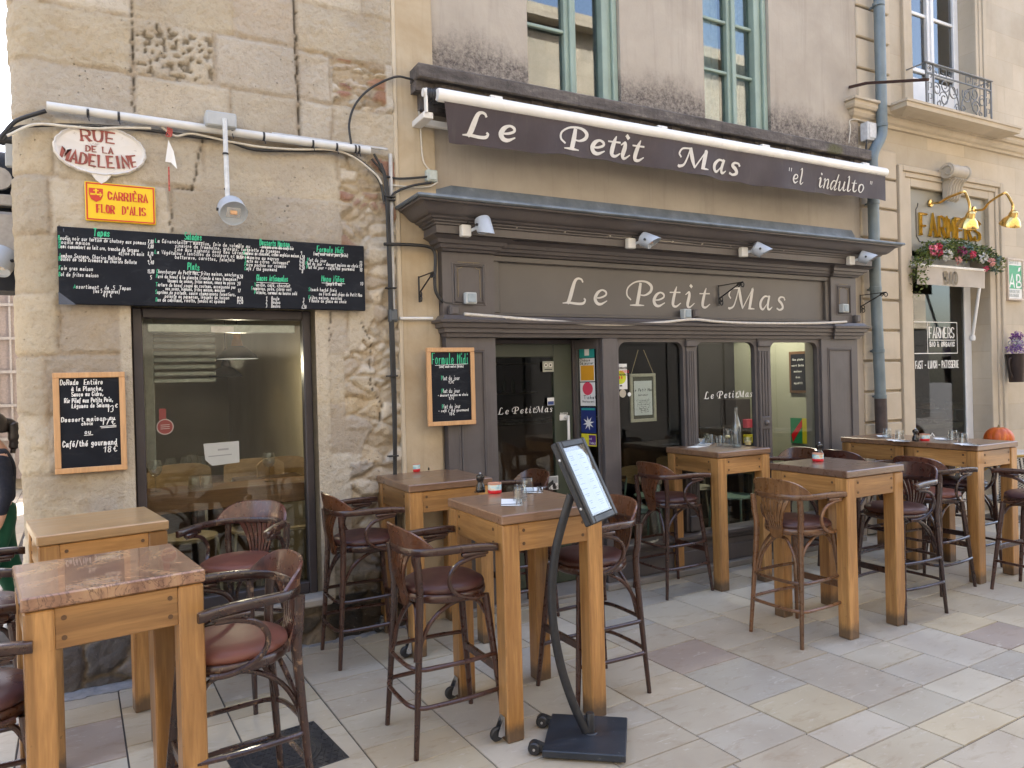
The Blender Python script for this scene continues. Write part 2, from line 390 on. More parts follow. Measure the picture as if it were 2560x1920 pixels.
def ashlar(name, lo, hi, bw=.72, bh=.327, off=(0, 0, 0), mort=.0035):
    m = N(name); v = m.co(); f = m.noise(v, 1.5, 6, .62); g = m.noise(v, 42, 4, .7)
    br = m.n('TexBrick'); mp = m.co(rot=(R(90), 0, 0), loc=off); m.l(mp, br.inputs['Vector'])
    br.inputs['Scale'].default_value = 1; br.inputs['Brick Width'].default_value = bw; br.inputs['Row Height'].default_value = bh
    br.inputs['Mortar Size'].default_value = mort; br.inputs['Mortar Smooth'].default_value = .3; br.inputs['Bias'].default_value = 0
    br.inputs['Color1'].default_value = (.86, .86, .86, 1); br.inputs['Color2'].default_value = (1.06, 1.04, 1.0, 1); br.inputs['Mortar'].default_value = (.86, .82, .78, 1)
    c = m.mix(1, m.ramp(f, (.28, lo), (.72, hi)), br.outputs[0], 'MULTIPLY')
    c = m.mix(m.ramp(m.noise(m.co(scale=(4, 4, .5)), 2, 5, .6), (.58, 0), (.8, .35)), c, tuple(x*.6 for x in lo))
    c = m.mix(m.ramp(m.noise(v, 26, 6, .8), (.60, 0), (.70, .3)), c, tuple(x*.62 for x in lo))
    m.base(c); m.rough(.85); m.p.inputs['Specular IOR Level'].default_value = .25
    m.bump(m.math('ADD', m.math('MULTIPLY', g, .35), m.math('MULTIPLY', br.outputs['Fac'], -.8)), .28, .008); return m.m
ASHLAR = ashlar('cream_ashlar', (.43, .365, .275), (.545, .485, .395), off=(.1, -.02, 0))
QUOIN = ashlar('quoin_stone', (.42, .36, .275), (.54, .475, .385), 3, 9, mort=0)

def wall_holes(mb, X0, X1, Z0, Z1, Y, holes, depth, mi=0, back=False):
    """flat wall in the plane Y facing -Y, openings (x0,x1,z0,z1) with reveals"""
    xs = sorted({X0, X1, *[h[0] for h in holes], *[h[1] for h in holes]}); zs = sorted({Z0, Z1, *[h[2] for h in holes], *[h[3] for h in holes]})
    xs = [x for x in xs if X0 <= x <= X1]; zs = [z for z in zs if Z0 <= z <= Z1]
    for a, b in zip(xs, xs[1:]):
        for c, d in zip(zs, zs[1:]):
            mx, mz = (a+b)/2, (c+d)/2
            if any(h[0] < mx < h[1] and h[2] < mz < h[3] for h in holes): continue
            mb.add([(a, Y, c), (b, Y, c), (b, Y, d), (a, Y, d)], [(0, 1, 2, 3)], mi)
    for h in holes:
        a, b, c, d = h[:4]; D = Y+(h[4] if len(h) > 4 else depth)
        mb.add([(a, Y, c), (a, D, c), (a, D, d), (a, Y, d)], [(0, 1, 2, 3)], mi); mb.add([(b, Y, c), (b, Y, d), (b, D, d), (b, D, c)], [(0, 1, 2, 3)], mi)
        mb.add([(a, Y, d), (a, D, d), (b, D, d), (b, Y, d)], [(0, 1, 2, 3)], mi); mb.add([(a, Y, c), (b, Y, c), (b, D, c), (a, D, c)], [(0, 1, 2, 3)], mi)

# ---------------------------------------------------------------- the old stone corner building
corner = thing('stone_building', 'old weathered limestone corner building with big blocks and street name signs', 'building', (0, 5.0, 0))
CO = Vector((0, -5.0, 0))
def stone_wall():
    XS, XE, Zt, r, st = -.50, 1.795, 5.35, .17, .0135
    arc = r*math.pi/2; sA = XS+r; s0 = sA-arc-.55
    s = np.arange(s0, XE+.001, st); z = np.arange(0, Zt+.001, st); S, Z = np.meshgrid(s, z); nS, nZ = len(s), len(z)
    wob = lambda f, a: (fbm(S, Z, f, 3)-.5)*a
    Sx = S+wob(5, .03); Zz = Z+wob(6, .028)
    courses = [-.1, .48, .90, 1.27, 1.62, 1.965, 2.32, 2.66, 3.0, 3.34, 3.67, 4.01, 4.34, 4.68, 5.02, 5.5]
    fixed = {11: [.145, .73, 1.13], 10: [.145, .61, 1.13, 1.36], 9: [.145, .69, 1.135, 1.36], 8: [-.28, .53, 1.385], 7: [-.3, .33, .9, 1.2], 12: [.145, .8, 1.12, 1.6]}
    q = random.Random(3); edge = np.full(S.shape, 1.0); tone = np.zeros(S.shape+(3,)); off = np.zeros(S.shape); ruff = np.ones(S.shape)
    for i, (a, b) in enumerate(zip(courses, courses[1:])):
        xs = fixed.get(i)
        if xs is None:
            xs = []; x = s0+q.uniform(.2, .5)
            while x < XE: xs.append(x); x += q.uniform(.38, .72)
        else: xs = [s0+.35]+list(xs)
        xs = [s0-.3]+xs+[XE+.3]
        for c, d in zip(xs, xs[1:]):
            m = (Sx >= c) & (Sx < d) & (Zz >= a) & (Zz < b)
            dd = np.minimum(np.minimum(Sx-c, d-Sx), np.minimum(Zz-a, b-Zz)); edge[m] = dd[m]
            t = q.choice([(.46, .405, .315), (.51, .455, .36), (.41, .355, .28), (.49, .425, .315), (.44, .395, .325), (.54, .49, .40)])
            k = q.uniform(.92, 1.06); tone[m] = [x*k for x in t]; off[m] = q.uniform(-.006, .008); ruff[m] = q.choice([.6, .8, 1, 1.5, 1.2])
    # rubble repairs: little stones in mortar, sunk behind the blocks
    def cells(mask, n, flat, seed, stones, mortar):
        g = np.random.RandomState(seed); idx = np.argwhere(mask)
        if len(idx) == 0: return
        px = S[mask]; pz = Z[mask]; P = np.stack([g.uniform(px.min(), px.max(), n), g.uniform(pz.min(), pz.max(), n)], 1)
        wx = px+(fbm(px, pz, 14, 2)-.5)*.03; wz = pz+(fbm(px+9, pz, 14, 2)-.5)*.03
        D = np.sqrt((wx[:, None]-P[:, 0])**2+((wz[:, None]-P[:, 1])*flat)**2); o = np.argsort(D, 1)[:, :2]
        d1 = np.take_along_axis(D, o[:, :1], 1)[:, 0]; d2 = np.take_along_axis(D, o[:, 1:2], 1)[:, 0]; e = d2-d1
        C = np.array([stones[k] for k in g.randint(0, len(stones), n)])*g.uniform(.85, 1.1, (n, 1)); k = sstep(.012, .03, e)[:, None]
        tone[mask] = C[o[:, 0]]*k+np.array(mortar)*(1-k); H = g.uniform(-.012, .012, n)
        off[mask] = -.028+H[o[:, 0]]+.026*sstep(.0, .05, e); edge[mask] = 1; ruff[mask] = 1.6
    pale = [(.56, .50, .40), (.50, .42, .30), (.47, .41, .33), (.60, .55, .46)]
    red = pale+[(.36, .21, .14), (.33, .19, .14), (.40, .33, .24)]
    cells((Sx > 1.37) & (Sx < 1.74) & (Zz > 3.67) & (Zz < 4.01), 26, 2.6, 1, red, (.43, .36, .26))
    cells((Sx > 1.40) & (Zz > 2.70) & (Zz < 3.33), 26, 1.5, 2, red, (.48, .41, .30))
    cells((Sx > 1.56+.06*np.sin(Zz*9)) & (Zz > .5) & (Zz < 2.70), 60, 1.3, 3, pale, (.45, .38, .28))
    cells((Sx > 1.40) & (Sx < 1.62) & (Zz > 1.44) & (Zz < 1.97), 12, 1.4, 4, pale, (.46, .39, .29))
    cells((Sx > 1.42) & (Zz < 1.2), 30, 1.3, 6, pale+[(.33, .29, .24)], (.40, .34, .26))
    gr = [(.155, .137, .125), (.19, .165, .148), (.13, .118, .11), (.22, .19, .165)]
    cells((Zz < .50+.06*np.sin(Sx*7)) & (Sx < .12), 22, 1.0, 5, gr, (.27, .22, .16))
    off[(Zz < .50) & (Sx < .12)] += .03
    cells((Zz < .30) & (Sx >= .12), 16, 1.2, 8, [(.10, .09, .08), (.17, .145, .115), (.075, .07, .066), (.23, .19, .14)], (.16, .13, .10))
    # darker tone low on the wall right of the sill, its upper edge ragged
    st_ = sstep(.62, .30, Z+.35*(fbm(S, Z, 4, 4)-.5))*sstep(1.2, 1.3, S); tone *= (1-.62*st_)[..., None]
    g2 = sstep(.50, .62, fbm(S, Z, 1.4, 5))*(Z > .95)*(Z < 1.3)*(S < .0); tone = tone*(1-g2[..., None])+np.array((.40, .37, .33))*g2[..., None]
    # smooth render round the window
    jam = ((S > 1.19) & (S < 1.285+wob(8, .03)) & (Z > .28) & (Z < 2.32)) | ((S > .03) & (S < .12) & (Z > .48) & (Z < 2.3))
    tone[jam] = (.53, .475, .375); edge[jam] = 1; off[jam] = .004; ruff[jam] = .25
    jr = sstep(.020, .004, edge+(fbm(S, Z, 30, 2)-.5)*.012)
    jr *= .25+.75*sstep(.42, .58, fbm(S, Z, 3, 4))
    big = fbm(S, Z, 1.1, 5, .6); tone = tone*(.80+.40*big)[..., None]; wea = sstep(.48, .66, fbm(S+7, Z, 2.1, 6, .62)); tone = tone*(1-.30*wea[..., None])+np.array((.36, .325, .275))*.30*wea[..., None]
    tone = tone*(1-.55*jr[..., None])+np.array((.36, .30, .225))*.55*jr[..., None]
    h = off+ruff*(.020*(fbm(S, Z, 7, 5, .6)-.5)+.011*(fbm(S, Z, 34, 3)-.5))-.014*jr
    # tooled holes in one block
    th = (Sx > .16) & (Sx < .60) & (Zz > 3.68) & (Zz < 3.99); h -= np.where(th, .022*sstep(.62, .75, vnoise(S*46, Z*46)), 0)
    tone *= np.where(th, 1-.45*sstep(.62, .75, vnoise(S*46, Z*46)), 1)[..., None]
    # cracks
    def crack(pts, wd, dp):
        nonlocal h, tone
        dm = np.full(S.shape, 9.)
        for (x0, z0), (x1, z1) in zip(pts, pts[1:]):
            vx, vz = x1-x0, z1-z0; t = np.clip(((S-x0)*vx+(Z-z0)*vz)/(vx*vx+vz*vz), 0, 1); dm = np.minimum(dm, np.hypot(S-x0-t*vx+wob(22, .03), Z-z0-t*vz))
        k = sstep(wd, wd*.3, dm); h = h-dp*k; tone = tone*(1-.7*k[..., None])
    crack([(1.12, 5.3), (1.12, 4.2), (1.13, 3.8), (1.14, 3.43)], .0085, .02); crack([(.53, 3.33), (.50, 3.18), (.46, 3.0)], .0075, .015)
    crack([(.46, 3.0), (.33, 2.99), (.335, 2.85), (.33, 2.73)], .006, .01); crack([(.15, 5.3), (.145, 3.44)], .007, .012)
    crack([(1.52, 2.2), (1.60, 2.0), (1.57, 1.75), (1.66, 1.6), (1.64, 1.42)], .006, .015); crack([(1.31, 2.24), (1.30, 2.05)], .005, .008)
    a = np.clip((sA-S)/r, 0, math.pi/2); below = np.maximum(sA-S-arc, 0)
    nx, ny = -np.sin(a), -np.cos(a)
    X = np.where(S < sA, sA+r*nx, S)+h*nx; Y = np.where(S < sA, 5.0+r-r*np.cos(a), 5.0)+h*ny+below
    Y = np.where(S < sA-arc, 5.0+r+below, Y)
    hole = lambda x, zc: .10 < x < 1.20 and .30 < zc < 2.262
    V = np.stack([X, Y-5.0, Z], -1).reshape(-1, 3); F = []
    for j in range(nZ-1):
        for i in range(nS-1):
            if hole(s[i]+st/2, z[j]+st/2): continue
            F.append((j*nS+i, j*nS+i+1, (j+1)*nS+i+1, (j+1)*nS+i))
    me = bpy.data.meshes.new('wall'); me.from_pydata(V.tolist(), [], F); me.materials.append(STONE)
    at = me.color_attributes.new('tone', 'FLOAT_COLOR', 'POINT')
    at.data.foreach_set('color', np.concatenate([np.clip(tone, 0, 1).reshape(-1, 3), np.ones((nS*nZ, 1))], 1).ravel())
    me.polygons.foreach_set('use_smooth', [True]*len(F))
    o = bpy.data.objects.new('wall', me); col.objects.link(o); o.parent = corner; return o
stone_wall()
b = MB()
# upper wall, side wall, back and roof (out of the frame)
HB_ = 15.5
b.box(-.49, 1.795, .02, .3, 5.35, HB_); b.box(-.49, -.2, .75, 9, 0, HB_); b.box(-.2, 1.795, 8.7, 9, 0, HB_); b.box(-.2, 1.795, .3, 8.7, HB_-.3, HB_-.02)
b.box(1.5, 1.79, .3, 8.7, 0, HB_-.3)
b.build('upper_wall', PALE_RENDER, corner)
b = MB(); b.box(-.2, 1.5, .18, 8.7, 2.62, 2.9)          # floor slab over the dining room
b.box(-.2, .097, .16, .42, 0, 2.62); b.box(1.203, 1.5, .16, .42, 0, 2.62); b.box(.097, 1.203, .16, .42, 2.262, 2.62); b.box(.097, 1.203, .16, .42, 0, .30)
b.build('inner_shell', plain('cream_plaster', (.46, .41, .31), .8), corner)
b = MB(); b.box(-.2, 1.5, 6.3, 6.5, 0, 2.62); b.box(-.2, 1.5, .42, 6.3, .005, .03, 1)
b.box(1.44, 1.5, .42, 6.3, .03, 2.62)
b.build('room_lining', [plain('olive_cream_wall', (.40, .35, .24), .8, 0, .1, 1.5), plain('brown_floor', (.12, .08, .05), .5)], corner)
# window
fr = MB(); Yf = .10
for x0, x1, z0, z1 in ((.102, .158, .32, 2.258), (1.142, 1.198, .32, 2.258), (.158, 1.142, 2.195, 2.258), (.158, 1.142, .32, .40)): fr.bbox(x0, x1, Yf, Yf+.09, z0, z1, .006)
wf = fr.build('window_frame', FRAMEW, corner)
g = MB(); g.box(.158, 1.142, Yf+.045, Yf+.051, .40, 2.195); g.build('window_pane', GLASS, wf)
b = MB(); b.bbox(.19, 1.10, Yf+.055, Yf+.10, 2.11, 2.165, .004); b.box(.56, .70, Yf+.035, Yf+.04, 2.11, 2.15)
b.build('shutter_rail', plain('alu', (.42, .42, .40), .35, .6), wf)
b = MB(); b.bbox(.10, 1.262, -.055, .13, .262, .318, .012)
b.build('window_sill', ashlar('sill_stone', (.36, .33, .29), (.50, .46, .41), 3, 9, mort=0), corner)
def wp(o, parent):
    """parent a mesh that was built in world coordinates"""
    o.parent = parent; o.matrix_parent_inverse = Matrix.Translation(-Vector(parent.location)); return o
DARKROOM = plain('dark_room_paint', (.035, .030, .028), .8, 0, .2, 2)
# ---------------------------------------------------------------- restaurant building
resto = thing('townhouse', 'grey beige rendered townhouse with sage green windows above the dark wood restaurant front', 'building', (4.4, 5.04, 0))
b = MB(); WA = (2.95, 3.86, 4.04, 6.0); WB = (4.81, 5.66, 4.04, 6.0)
wall_holes(b, 2.12, 6.95, 0, HB_, 5.04, [WA+(.17,), WB+(.17,), (2.56, 6.18, 0, 2.6, .1)], .17)
wp(b.build('wall', PLASTER), resto)
b = MB(); b.box(1.835, 2.118, 5.012, 5.2, 0, HB_); wp(b.build('ochre_strip', OCHRE), resto)
b = MB(); b.bbox(1.797, 1.833, 5.0, 5.2, 0, HB_, .008); wp(b.build('corner_bead', plaster('pale_bead', (.50, .42, .30), (.60, .53, .42))), resto)
b = MB(); b.box(6.70, 6.945, 5.3, 12, 2.75, HB_); b.box(2.0, 2.1, 5.3, 12, 2.75, HB_); b.box(2.0, 6.945, 5.35, 12, HB_-.2, HB_); b.box(2.0, 6.945, 11.8, 12, 0, HB_-.2)
b.box(2.0, 6.945, 5.3, 11.8, 2.75, 3.0); b.box(2.0, 6.945, 9.0, 9.1, 3.0, HB_-.2)
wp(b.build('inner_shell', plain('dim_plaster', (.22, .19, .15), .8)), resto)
b = MB()                                                      # sooty ledge, broken lower lip
xs = np.arange(1.94, 6.905, .05); q = random.Random(4)
for i, (a, c) in enumerate(zip(xs, xs[1:])):
    d = .010*math.sin(i*.9)+q.uniform(0, .012)
    b.box(a, c, 4.905+d, 5.03, 3.845+q.uniform(-.012, .012)-(.03 if q.random() < .07 else 0), 3.905)
b.bbox(1.937, 6.905, 4.85, 5.035, 3.907, 4.012, .010)
b.box(1.99, 6.88, 4.96, 5.035, 3.72, 3.84)
wp(b.build('ledge', LEDGE), resto)
def green_window(x0, x1, z0, z1, bars, bar_l, curtain):
    f = MB(); Y = 5.10; cx = (x0+x1)/2-.005
    f.bbox(x0+.003, x0+.035, Y, Y+.08, z0, z1, .005)
    for k, (a, c, yy) in enumerate(((.155, .10, .012), (.10, .055, .028), (.055, .003, .0))): f.bbox(x1-a, x1-c, Y+yy-.03, Y+.08, z0, z1, .005)
    f.bbox(cx-.06, cx+.055, Y+.005, Y+.085, z0, z1, .006); f.bbox(cx-.02, cx+.015, Y-.02, Y+.006, z0, z1, .006)
    f.bbox(x0+.035, cx-.06, Y+.01, Y+.08, z0, z0+.062, .005); f.bbox(cx+.055, x1-.155, Y+.01, Y+.08, z0, z0+.062, .005)
    for zb in bar_l: f.bbox(x0+.035, cx-.06, Y+.015, Y+.05, zb-.014, zb+.014, .005)
    for zb in bars: f.bbox(cx+.055, x1-.155, Y+.015, Y+.05, zb-.014, zb+.014, .005)
    o = wp(f.build('window', SAGE), resto)
    g = MB(); g.box(x0+.035, cx-.06, Y+.05, Y+.055, z0+.062, z1); g.box(cx+.055, x1-.155, Y+.05, Y+.055, z0+.062, z1)
    p = g.build('pane', glassmat('upper_glass', (.72, .78, .78), 2.6 if curtain else 3.2)); p.parent = o
    if curtain:
        c = MB(); pts = []
        for (a, bb) in ((x0-.1, cx-.03), (cx+.03, x1+.1)):
            vs = []; n = 40
            for i in range(n+1):
                x = a+(bb-a)*i/n; y = Y+.16+.012*math.sin(x*70)
                vs += [(x, y, z0-.1), (x, y, z1)]
            c.add(vs, [(2*i, 2*i+2, 2*i+3, 2*i+1) for i in range(n)], 0, True)
        k = c.build('curtain', plain('net_curtain', (.72, .74, .73), .9), fix=False); k.parent = o
zA = W(1240+375/3.072, 210/3.072, 5.115)[1]; zB = [W(1240+1680/3.072, y/3.072, 5.115)[1] for y in (150, 540)]
green_window(WA[0], WA[1], 4.04, 6.0, [], [zA, zA+.62], False); green_window(WB[0], WB[1], 4.04, 6.0, [zB[0], zB[1], zB[0]+.37], [zB[0], zB[1], zB[0]+.37], True)
# ---------------------------------------------------------------- shop front
shop = thing('shopfront', 'dark taupe painted wooden restaurant front with moulded cornice, sign board and three windows', 'shopfront', (4.4, 4.95, 0))
def part(mb, name, m, p=None): return wp(mb.build(name, m), p or shop) if p is None or p is shop else (lambda o: (setattr(o, 'parent', p), o)[1])(mb.build(name, m))
b = MB()                                                      # cornice
b.sweep([(5.03, 2.702), (4.915, 2.702), (4.905, 2.718), (4.885, 2.722), (4.875, 2.745), (4.855, 2.75), (4.845, 2.775), (4.80, 2.797)], 2.12, 2.548, 0, True, True, 5.03, ry=4.915)
b.sweep([(5.03, 2.703), (4.955, 2.703), (4.945, 2.718), (4.925, 2.723), (4.915, 2.745), (4.90, 2.75), (4.89, 2.775), (4.85, 2.797)], 2.50, 6.40, 0, False, False, 5.03)
b.sweep([(5.03, 2.702), (4.915, 2.702), (4.905, 2.718), (4.885, 2.722), (4.875, 2.745), (4.855, 2.75), (4.845, 2.775), (4.80, 2.797)], 6.345, 6.727, 0, True, True, 5.03, ry=4.915)
cyma = [(4.70-.12*t, 2.905+.068*(t-.16*math.sin(2*math.pi*t))) for t in [i/9 for i in range(10)]]
b.sweep([(5.03, 2.80), (4.77, 2.80), (4.77, 2.853), (4.755, 2.858), (4.755, 2.868), (4.735, 2.875), (4.735, 2.884), (4.71, 2.892), (4.70, 2.905)]+cyma+[(4.575, 2.985), (5.03, 2.987)], 2.012, 6.748, 0, True, True, 5.03, ry=4.77)
part(b, 'cornice', SHOPW)
b = MB(); b.sweep([(4.59, 2.989), (4.560, 2.986), (4.552, 2.996), (4.556, 3.010), (4.575, 3.016), (4.80, 3.075), (5.033, 3.088)], 2.012, 6.748, 0, True, True, 5.033, ry=4.77)
b.add([(1.86, 5.035, 3.085), (2.24, 4.985, 3.072), (6.82, 4.985, 3.072), (6.93, 5.035, 3.085), (6.80, 5.03, 3.215), (2.25, 5.03, 3.215)], [(0, 1, 5), (1, 2, 4, 5), (2, 3, 4)])
part(b, 'lead_flashing', LEAD)
def panelled(mb, x0, x1, z0, z1, Y, m=.075, fl=.0):
    mb.box(x0, x1, Y, 5.032, z0, z1)
    a, c, e, d = x0+m, x1-m, z0+m, z1-m
    for k, (w_, yo) in enumerate(((.016, -.006), (.010, -.014))):
        k0 = k*.018
        mb.bbox(a+k0, a+k0+w_, Y+yo, Y+.002, e+k0, d-k0, .003); mb.bbox(c-k0-w_, c-k0, Y+yo, Y+.002, e+k0, d-k0, .003)
        mb.bbox(a+k0+w_, c-k0-w_, Y+yo, Y+.002, d-k0-w_, d-k0, .003); mb.bbox(a+k0+w_, c-k0-w_, Y+yo, Y+.002, e+k0, e+k0+w_, .003)
for x0, x1, u0, u1 in ((2.14, 2.545, 2.122, 2.548), (6.19, 6.737, 6.345, 6.727)):
    b = MB(); panelled(b, x0, x1, .055, 2.072, 4.95, .085); panelled(b, u0, u1, 2.238, 2.70, 4.945, .075)
    b.box(x0+.02, x1-.02, 4.944, 4.952, .055, .26)
    part(b, 'pilaster', SHOPW)
for (u0, u1) in ((2.12, 2.55), (6.345, 6.727)):
    b = MB(); x0, x1, z0, z1 = u0+.125, u1-.125, 2.37, 2.63; Y = 4.9425
    for p in ([(x0, z0), (x0, z1-.05)], [(x1, z0), (x1, z1-.05)], [(x0, z1), (x1, z1)]): b.tube([(x, Y, z) for x, z in p], .0026, 4)
    for sx, x in ((1, x0), (-1, x1)): b.tube([(x+sx*.05*math.sin(t), Y, z1-.05*math.cos(t)) for t in [i*math.pi/12 for i in range(7)]], .0026, 4)
    part(b, 'gilt_line', plain('dull_gilt', (.26, .20, .12), .5))
b = MB()                                                      # middle cornice, breaks forward over the pilasters
prof = lambda o: [(5.03, 2.074), (4.945-o, 2.074), (4.938-o, 2.10), (4.918-o, 2.108), (4.916-o, 2.135), (4.895-o, 2.142), (4.888-o, 2.172), (4.865-o, 2.178), (4.860-o, 2.196), (4.895-o, 2.204), (4.915-o, 2.232), (5.03, 2.236)]
b.sweep(prof(0), 2.55, 6.36, 0, False, False, 5.03); b.sweep(prof(.03), 2.135, 2.548, 0, True, True, 5.03, ry=4.915); b.sweep(prof(.03), 6.345, 6.735, 0, True, True, 5.03, ry=4.915)
part(b, 'transom_moulding', SHOPW)
b = MB(); b.box(2.55, 6.343, 5.0, 5.032, 2.238, 2.70)
for z0, z1, y in ((2.655, 2.70, 4.965), (2.238, 2.262, 4.965)): b.bbox(2.55, 6.343, y, 5.002, z0, z1, .006)
for x0, x1 in ((2.55, 2.60), (6.295, 6.343)): b.bbox(x0, x1, 4.967, 5.002, 2.262, 2.655, .006)
signp = part(b, 'sign_board', SIGNP)
# frame of the shop windows
def arch_frame(mb, x0, x1, z0, z1, Y, rad=.075, t=.03, d=.05):
    out = [(x0, z0), (x0, z1), (x1, z1), (x1, z0)]
    inn = [(x0+t, z0)]+[(x0+t+rad-rad*math.cos(a), z1-t-rad+rad*math.sin(a)) for a in [i*math.pi/12 for i in range(7)]]
    inn += [(x1-t-rad+rad*math.sin(a), z1-t-rad+rad*math.cos(a)) for a in [i*math.pi/12 for i in range(7)]]+[(x1-t, z0)]
    n = len(inn)
    vs = [(x, Y, z) for x, z in inn]+[(x, Y+d, z) for x, z in inn]+[(x, Y, z) for x, z in out]
    mb.add(vs, [(i, i+1, n+i+1, n+i) for i in range(n-1)]+[tuple([2*n, 2*n+1]+list(range(7, -1, -1))), (2*n+1, 2*n+2, 8, 7), tuple([2*n+2, 2*n+3]+list(range(n-1, 7, -1)))])
wins = ((3.685, 4.447), (4.545, 5.325), (5.472, 6.188))
b = MB()
for x0, x1 in wins: arch_frame(b, x0, x1, .36, 2.072, 4.975)
b.bbox(3.53, 3.684, 4.94, 5.03, .03, 2.072, .006)
part(b, 'window_surround', SHOPW)
for x0, x1 in ((4.448, 4.544), (5.326, 5.471)):
    b = MB(); b.box(x0, x1, 4.965, 5.03, .36, 2.072); n = 4; s_ = (x1-x0)/n
    for i in range(n): b.tube([(x0+s_*(i+.5), 4.963, .52), (x0+s_*(i+.5), 4.963, 1.96)], s_*.36, 8)
    b.bbox(x0-.01, x1+.01, 4.94, 5.0, 2.0, 2.055, .006); b.bbox(x0-.006, x1+.006, 4.945, 5.0, .365, .50, .006)
    if x0 > 5: b.bbox(x0+.02, x1-.02, 4.945, 4.97, 1.22, 1.34, .006); b.lathe([(.028, 0), (.026, .012), (.012, .022), (0, .024)], (0, 0, 0), 14, 0, Matrix.Translation((x0+.072, 4.945, 1.28)) @ Matrix.Rotation(R(90), 4, 'X'))
    part(b, 'mullion', SHOPW)
for x0, x1 in wins:
    g = MB(); g.box(x0+.02, x1-.02, 5.012, 5.018, .365, 2.05); part(g, 'window_pane', GLASS_DARK)
b = MB(); b.sweep([(5.03, .250), (4.965, .255), (4.955, .285), (4.93, .292), (4.915, .31), (4.915, .335), (4.94, .347), (5.03, .362)], 3.53, 6.19, 0, False, False, 5.03)
b.box(3.53, 6.19, 4.962, 5.03, .055, .252); b.bbox(3.53, 6.19, 4.948, 4.964, .055, .198, .006)
part(b, 'stall_riser', SHOPW)
b = MB(); b.bbox(2.12, 2.56, 4.90, 5.03, .0, .053, .008); b.bbox(3.50, 6.75, 4.895, 5.03, 0, .053, .008); b.bbox(2.56, 3.50, 4.93, 5.6, 0, .028, .006)
part(b, 'stone_step', ashlar('step_stone', (.20, .185, .165), (.32, .29, .26), 3, 9, mort=0))
# recessed door and sidelight
DY = 5.24
b = MB(); gx1 = W(1386, 1000, DY)[0]; gz1 = W(1300, 893, DY)[1]; gz0 = .42
b.bbox(2.585, 2.66, DY, DY+.045, .035, 2.04, .004); b.bbox(gx1, 3.415, DY, DY+.045, .035, 2.04, .004); b.bbox(2.66, gx1, DY, DY+.045, gz1, 2.04, .004); b.bbox(2.66, gx1, DY, DY+.045, .035, gz0, .004)
b.bbox(2.70, gx1-.04, DY-.006, DY+.01, .11, gz0-.06, .006)
door = wp(b.build('door', OLIVE), shop); tag(door, 'olive green glazed door set back in the recess')
g = MB(); g.box(2.66, gx1, DY+.02, DY+.026, gz0, gz1); o = g.build('door_pane', GLASS_DARK); o.parent = door
b = MB(); hx = gx1+.095; b.tube(spline([(hx, DY-.002, 1.42), (hx, DY-.055, 1.42), (hx, DY-.06, 1.40), (hx, DY-.06, .96), (hx, DY-.055, .94), (hx, DY-.002, .94)], 3), .012, 8); b.bbox(hx-.05, hx+.02, DY-.006, DY, 1.395, 1.445, .003)
o = b.build('handle', WHITEPL); o.parent = door
b = MB(); b.bbox(2.548, 2.583, DY-.01, DY+.06, .03, 2.07, .003); b.bbox(3.417, 3.45, DY-.02, DY+.06, .03, 2.07, .003); b.box(2.55, 3.53, DY-.0, DY+.06, 2.042, 2.074)
b.box(2.55, 3.52, 5.033, 5.6, 2.60, 2.64); b.box(2.55, 3.52, DY+.061, DY+.1, 2.042, 2.6)
part(b, 'door_frame', FRAMEW)
sd = Vector((3.525-3.452, 4.985-5.225, 0)).normalized(); SM = Matrix.Translation((3.452, 5.225, 0)) @ Matrix(((sd.x, sd.y, 0, 0), (sd.y, -sd.x, 0, 0), (0, 0, 1, 0), (0, 0, 0, 1))).to_4x4()
L_ = math.hypot(.073, .24)
b = MB()
for x0, x1, z0, z1 in ((0, .022, .03, 2.07), (L_-.02, L_, .03, 2.07), (.022, L_-.02, 1.99, 2.07), (.022, L_-.02, .03, .40)): b.box(x0, x1, -.018, .018, z0, z1, 0, SM)
sidel = wp(b.build('sidelight', SHOPW), shop)
g = MB(); g.box(.022, L_-.02, -.003, .003, .40, 1.99, 0, SM); o = g.build('sidelight_pane', GLASS_DARK); o.parent = sidel
# ---------------------------------------------------------------- pavement and street
def slabmat():
    m = N('limestone_paving'); v = m.co(); a = m.n('VertexColor', layer_name='tone'); f = m.noise(v, 2.4, 6, .62, .6); g = m.noise(v, 30, 4, .7); vs = m.co(scale=(1.2, 3.2, 1), rot=(0, 0, .5))
    c = m.mix(m.ramp(f, (.36, .55), (.6, 0)), a.outputs[0], m.mix(1, a.outputs[0], (.82, .78, .76), 'MULTIPLY'))
    c = m.mix(m.ramp(m.noise(vs, 4.2, 6, .7, .5), (.54, 0), (.66, .5)), c, m.mix(1, a.outputs[0], (.70, .62, .53), 'MULTIPLY'))
    c = m.mix(m.ramp(m.noise(vs, 7, 5, .65, 1.5), (.60, 0), (.68, .4)), c, (.56, .51, .45))
    c = m.mix(m.ramp(m.noise(v, 60, 3, .8), (.68, 0), (.74, .6)), c, (.12, .10, .09))
    m.base(c); m.rough(m.ramp(f, (.3, .42), (.7, .62))); m.bump(m.math('ADD', m.math('MULTIPLY', g, .3), f), .12, .006); return m.m
ty = R(2.34); cu, su = math.cos(ty), math.sin(ty)
P_ = lambda u, v: (u*cu-v*su, u*su+v*cu)
q = random.Random(21); vs, fs, tones = [], [], []
pal = [(.46, .395, .29), (.48, .42, .315), (.45, .395, .31), (.42, .375, .305), (.475, .405, .285), (.41, .375, .315), (.465, .42, .335), (.39, .335, .255)]
